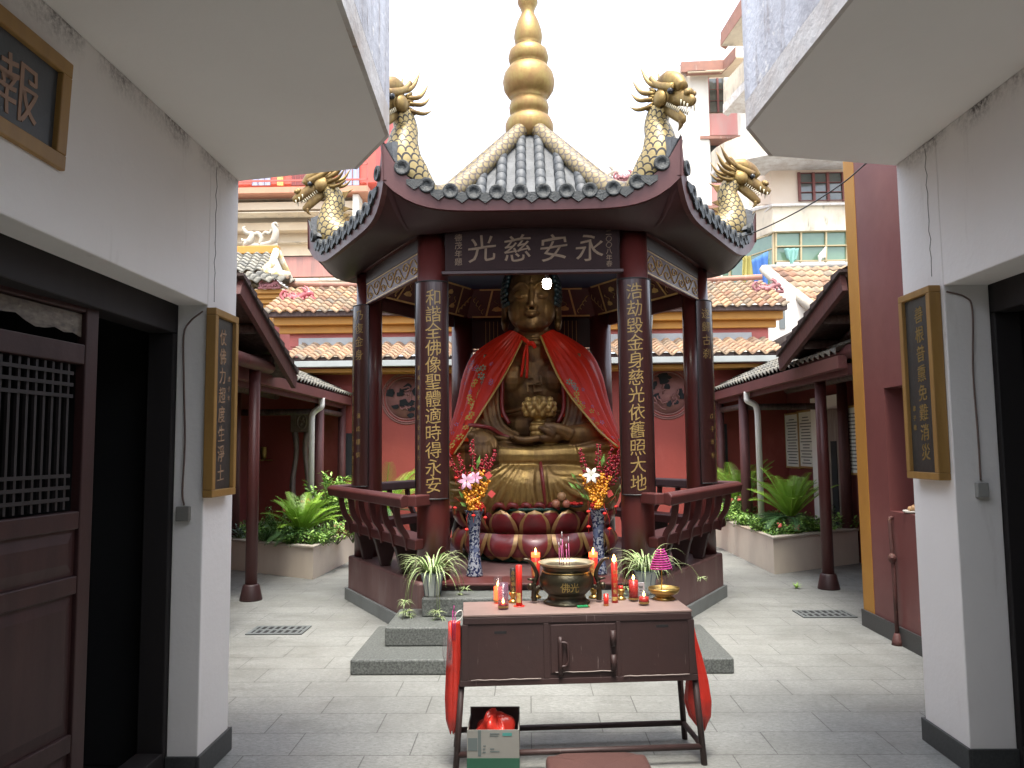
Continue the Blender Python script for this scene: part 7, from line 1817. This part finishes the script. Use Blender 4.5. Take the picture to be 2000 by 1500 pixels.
for (x0, x1) in ((541, 554), (637, 648)):
    m = MB(); pan(m, x0, x1, 260, 362, Y + 1.5, .06); m.build('ochre_pilaster', M('yellow_carved_pilaster', (.52, .40, .12), (.30, .25, .10), 8, lo=.42, hi=.58, rough=.7) if 'yellow_carved_pilaster' not in MT else MT['yellow_carved_pilaster'], t)
m = MB(); pan(m, 569, 626, 300, 362, Y + 1.55, .05); m.build('recess_panel', dark_red_wall, t)
m = MB()
for y in (322, 352): pan(m, 440, 718, y - .8, y + .8, Y, .04)
for k in range(28): xx = lerp(466, 716, k / 27); pan(m, xx - .35, xx + .35, 322, 360, Y + .01, .02)
pan(m, 716.5, 718, 300, 362, Y, .05); m.build('terrace_railing', M('red_railing', (.42, .10, .08), (.34, .09, .07), 4, rough=.6), t)
m = MB(); pan(m, 380, 718, 362, 379, Y - .1, 1.5); m.build('orange_slab', orange_edge, t)
for (y0, y1, dy, mt) in ((379, 392, .5, cream_stained), (392, 412, .3, cream), (412, 416, .15, cream_stained), (432, 452, .75, cream), (470, 476, .9, cream_stained)):
    m = MB(); pan(m, 380, 705 - dy * 8, y0, y1, Y + dy, .6); m.build('cornice_step', mt, t)
m = MB(); pan(m, 688, 700, 379, 500, Y + .1, .6); m.build('white_pillar', pale_wall, t)
m = MB(); pan(m, 540, 735, 499, 541, Y - 1.0, .3); m.build('stained_parapet', stained_red, t)
m = MB(); pan(m, 535, 737, 541, 549, Y - 1.1, 1.6); pan(m, 540, 735, 496, 499.5, Y - 1.05, .4); m.build('parapet_ledge', cream_stained, t)
m = MB(); pan(m, 608, 668, 562, 640, Y - .4, .3); m.build('brick_infill', brick_grey, t)
m = MB(); pan(m, 668, 740, 562, 640, Y - .35, .3); m.build('lower_wall', cream, t)
m = MB(); pan(m, 677, 700, 572, 640, Y - .42, .06); m.build('lower_window', glass_dark, t)

# apartment block far behind on the right
Y = 34
t = thing('apartment_block', 'tall pale apartment block with brown cornices and red spandrel panels, far right', 'building', (at(1410, 800, Y).x, Y, 0))
m = MB(); pan(m, 1346, 1382, 128, 900, Y, 9); pan(m, 1370, 1384, 240, 900, Y - .12, .1); pan(m, 1440, 1700, 60, 900, Y + .4, 9); m.build('wall', pale_wall, t)
m = MB(); pan(m, 1382.5, 1440, 128, 900, Y + .7, 8); m.build('recessed_wall', cream, t)
m = MB(); m.prism([at(1343, 140, Y - .6), at(1413, 137, Y - .6), at(1413, 117, Y - .6), at(1343, 120, Y - .6)], (0, .4, 0)); m.prism([at(1343, 140, Y - .6), at(1343, 120, Y - .6), at(1322, 168, Y + 9), at(1326, 184, Y + 9)], (-.28, 0, 0)); m.prism([at(1413, 137, Y - .6), at(1437, 112, Y - 2.2), at(1437, 90, Y - 2.2), at(1413, 117, Y - .6)], (0, .4, 0)); m.build('brown_cornice', brown_cornice, t)
m = MB(); m.prism([at(1343, 141, Y - .6), at(1413, 138, Y - .6), at(1438, 113, Y - 2.2), at(1470, 113, Y - 2.2), at(1470, 150, Y + .3), at(1384, 152, Y + .3), at(1350, 154, Y + .3)], (0, 0, .06)); m.build('cornice_soffit', cream, t)
m = MB(); m.prism([at(1407, 90, Y - 2.6), at(1453, 24, Y - 4.6), at(1453, -12, Y - 4.6), at(1407, 64, Y - 2.6)], (.3, .3, 0)); m.build('upper_cornice', brown_cornice, t)
m = MB(); m.prism([at(1408, 90, Y - 2.6), at(1454, 25, Y - 4.6), at(1480, 25, Y - 4.6), at(1480, 90, Y - 2.6)], (0, 0, .08)); m.build('upper_soffit', cream_stained, t)
for (y0, y1) in ((152, 219), (279, 355), (420, 500)):
    m = MB(); pan(m, 1384, 1439, y0, y1, Y + .62, .06); f = m.build('window', glass_dark, t)
    m = MB()
    for k in range(4): xx = lerp(1384, 1439, k / 3); pan(m, xx - .9, xx + .9, y0, y1, Y + .55, .06)
    for yy in (lerp(y0, y1, .33), lerp(y0, y1, .66)): pan(m, 1384, 1439, yy - .7, yy + .7, Y + .551, .05)
    m.build('window_frame', frame_brown, f)
for (y0, y1) in ((221, 264), (357, 400)):
    m = MB(); pan(m, 1384, 1440, y0, y1, Y + .3, .3); m.build('spandrel_panel', pink_panel, t)
    m = MB(); pan(m, 1368, 1446, y1, y1 + 7, Y - .2, 1.0); m.build('brown_ledge', brown_cornice, t)
m = MB(); m.prism([at(1413, 204, Y - .9), at(1461, 148, Y - 3.0), at(1461, 108, Y - 3.0), at(1413, 163, Y - .9)], (.25, .25, 0)); m.build('balcony_parapet', cream_stained, t)
m = MB(); m.prism([at(1412, 222, Y - .9), at(1462, 166, Y - 3.0), at(1462, 148, Y - 3.0), at(1412, 204, Y - .9)], (.3, .3, 0)); m.prism([at(1414, 221, Y - .9), at(1463, 165, Y - 3.0), at(1490, 165, Y - 3.0), at(1490, 221, Y - .9)], (0, 0, .05)); m.build('balcony_slab', weathered_warm, t)
m = MB(); pan(m, 1395, 1426, 533, 572, Y - .1, .1); f = m.build('green_window', glass_green, t)
m = MB(); pan(m, 1409, 1411, 533, 572, Y - .14, .05); pan(m, 1395, 1426, 550, 552, Y - .141, .05); f2 = m.build('window_frame', cloth_white, f)
m = MB(); pan(m, 1370, 1450, 515, 527, Y - .2, .5); m.build('pale_ledge', pink_panel, t)

Y = 22
t = thing('balcony_house', 'cream stained house with rounded balconies and a green glazed sunroom, behind the right dragon', 'building', (at(1560, 800, Y).x, Y, 0))
def facet(mb, x0, x1, yl0, yl1, yr0, yr1, Y0, Y1, th=.25, m=0):
    """wall panel whose left end stands at depth Y0 and right end at Y1"""
    a, b, c, d = at(x0, yl1, Y0), at(x1, yr1, Y1), at(x1, yr0, Y1), at(x0, yl0, Y0); n = (b - a).cross(d - a).normalized(); n = n if n.y > 0 else -n
    mb.prism([a, b, c, d], n * th, m)
m = MB(); facet(m, 1505, 1720, 314, 398, 310, 396, Y, Y); facet(m, 1462, 1505, 330, 402, 314, 398, Y + 1.6, Y); m.build('upper_wall', M('peach_render', (.66, .52, .40), (.70, .60, .50), 1, rough=.85), t)
m = MB(); pan(m, 1562, 1648, 337, 391, Y - .02, .03); f = m.build('window', glass_dark, t)
m = MB()
for xx in (1562, 1590, 1618, 1648): pan(m, xx - 1.3, xx + 1.3, 336, 392, Y - .08, .06)
for yy in (337, 356, 374.5, 391): pan(m, 1562, 1648, yy - 1.2, yy + 1.2, Y - .081, .05)
m.build('window_frame', frame_brown, f)
m = MB(); facet(m, 1509, 1720, 402, 452, 398, 448, Y - .7, Y - .7, 1.0); facet(m, 1465, 1509, 414, 470, 402, 452, Y + .9, Y - .7, .5); m.build('balcony_parapet', cream_stained, t)
m = MB(); facet(m, 1507, 1720, 398, 402, 394, 398, Y - .8, Y - .8, 1.2); facet(m, 1463, 1507, 409, 414, 398, 402, Y + .8, Y - .8, .6); m.build('parapet_coping', weathered_warm, t)
m = MB(); facet(m, 1515, 1720, 452.5, 511, 448.5, 508, Y - .55, Y - .55, .05); gw = m.build('sunroom_glass', glass_green, t)
m = MB(); facet(m, 1425, 1514, 484, 585, 452.5, 560, Y + 1.8, Y - .55, .05); m.build('side_glass', glass_green, t)
m = MB()
for xx in (1516, 1565, 1614, 1655): facet(m, xx - 1.6, xx + 1.6, 452, 512, 452, 512, Y - .62, Y - .62, .1)
for ya in (453, 481, 510): facet(m, 1515, 1720, ya - 1, ya + 1, ya - 4.5, ya - 2.5, Y - .63, Y - .63, .1)
for f_ in (.0, .33, .98):
    xx = lerp(1426, 1513, f_); yy = lerp(484, 453, f_); facet(m, xx - 1.6, xx + 1.6, yy, yy + 100, yy, yy + 100, lerp(Y + 1.8, Y - .55, f_) - .08, lerp(Y + 1.8, Y - .55, f_) - .08, .1)
facet(m, 1425, 1514, 483, 486, 452, 455, Y + 1.75, Y - .6, .1); facet(m, 1425, 1514, 512, 514, 482, 484, Y + 1.75, Y - .6, .1)
m.build('sunroom_frame', frame_tan, t)
# rounded balcony above
m = MB(); c = at(1560, 290, Y + .4); N = 16; rx, ry_ = 2.6, 1.9; zt3, zb3 = at(1540, 258, Y - 1).z, at(1540, 308, Y - 1).z
ptsb = [Vector((c.x + rx * math.cos(a), c.y - ry_ * math.sin(a), 0)) for a in [math.pi * (1 - i / N) for i in range(N + 1)]]
m.prism([p + Vector((0, 0, zb3 + .12)) for p in ptsb], (0, 0, zt3 - zb3 - .12)); m.build('rounded_balcony', cream_stained, t)
m = MB(); m.prism([p + (p - c * Vector((1, 1, 0))) * .02 + Vector((0, 0, zb3)) for p in ptsb], (0, 0, .119)); m.build('balcony_slab', weathered_warm, t)
m = MB(); pan(m, 1560, 1760, -80, 258, Y + .5, 3); m.build('upper_storeys', pale_wall, t)
def hung(px0, px1, py0, py1, Yc, mat, label, seed):
    a, b = at(px0, py1, Yc), at(px1, py0, Yc); m = MB()
    m.grid(lambda u, v: Vector((lerp(a.x, b.x, u) + (1 - v) * .08 * math.sin(3 * u + seed), Yc + .05 * math.sin(u * 14 + seed), lerp(a.z + .10 * math.sin(5 * u + seed), b.z - .25 * (1 - u) * (seed % 2), v))), 14, 8)
    tag(m.build('hung_laundry', mat, solid=.01), label, 'laundry', 'laundry at the sunroom')
hung(1471, 1501, 490, 568, Y - .9, cloth_blue, 'blue cloth drying at the corner of the green glazed sunroom', 1)
hung(1533, 1560, 485, 511, Y - .75, cloth_teal, 'teal garment drying in the sunroom front window', 2)
hung(1598, 1612, 482, 511, Y - .75, cloth_white, 'white cloth hanging in the sunroom front window', 3)
hung(1452, 1466, 500, 552, Y + .3, cloth_yellow, 'yellow cloth drying left of the blue one', 4)

# tiled white house between the hall and the right gable
Y = 15.6
t = thing('white_tiled_house', 'small white house with an orange tiled roof right behind the hall', 'house', (at(1580, 800, Y).x, Y, 0))
m = MB(); m.prism([at(1500, 720, Y), at(1700, 720, Y), at(1700, 640, Y), at(1600, 600, Y), at(1517, 548, Y), at(1505, 560, Y)], (0, .3, 0)); m.build('gable_wall', pale_wall, t)
a, b, c_, d = at(1602, 604, Y - .45), at(1780, 640, Y - .45), at(1780, 508, Y + 2.6), at(1493, 518, Y + 2.0)
m = MB(); tile_sheet(m, at(1598, 608, Y - .3), at(1780, 612, Y - .3), at(1780, 518, Y + 1.5), at(1500, 522, Y + 1.5), 15, 8); m.build('orange_roof', clay_tiles, t)
m = MB(); m.tube([at(1488, 524, Y + 1.5), at(1560, 521, Y + 1.5), at(1780, 514, Y + 1.5)], .075, 8); m.build('ridge', mortar, t)
m = MB(); m.tube([at(1494, 526, Y + 1.4), at(1520, 550, Y + .5), at(1602, 612, Y - .35)], .13, 8, flat=.8); m.build('verge', M('lichened_mortar', (.30, .27, .22), (.42, .38, .31), 9, rough=.95, bump=.5), t)
m = MB(); pan(m, 1523, 1533, 606, 642, Y - .02, .05); m.build('slit_window', glass_dark, t)
m = MB(); m.prism([at(1498, 672, Y - .8), at(1560, 640, Y - 1.4), at(1590, 634, Y - 1.6), at(1590, 652, Y - 1.6), at(1512, 690, Y - .8)], (0, .15, 0)); m.build('concrete_gutter', mortar, t)

# overhead cable from the gable to the pavilion eave
m = MB(); m.tube(spline([tuple(at(1695, 316, 5.6)), tuple(at(1640, 362, 6.2)), tuple(at(1560, 412, 6.9)), tuple(at(1470, 455, 7.6)), tuple(at(1390, 480, 8.0)), tuple(at(1300, 500, 7.6))], 6), .006, 6)
tag(m.build('overhead_cable', black_iron), 'thin black cable sagging from the right canopy to the pavilion eave', 'cable')
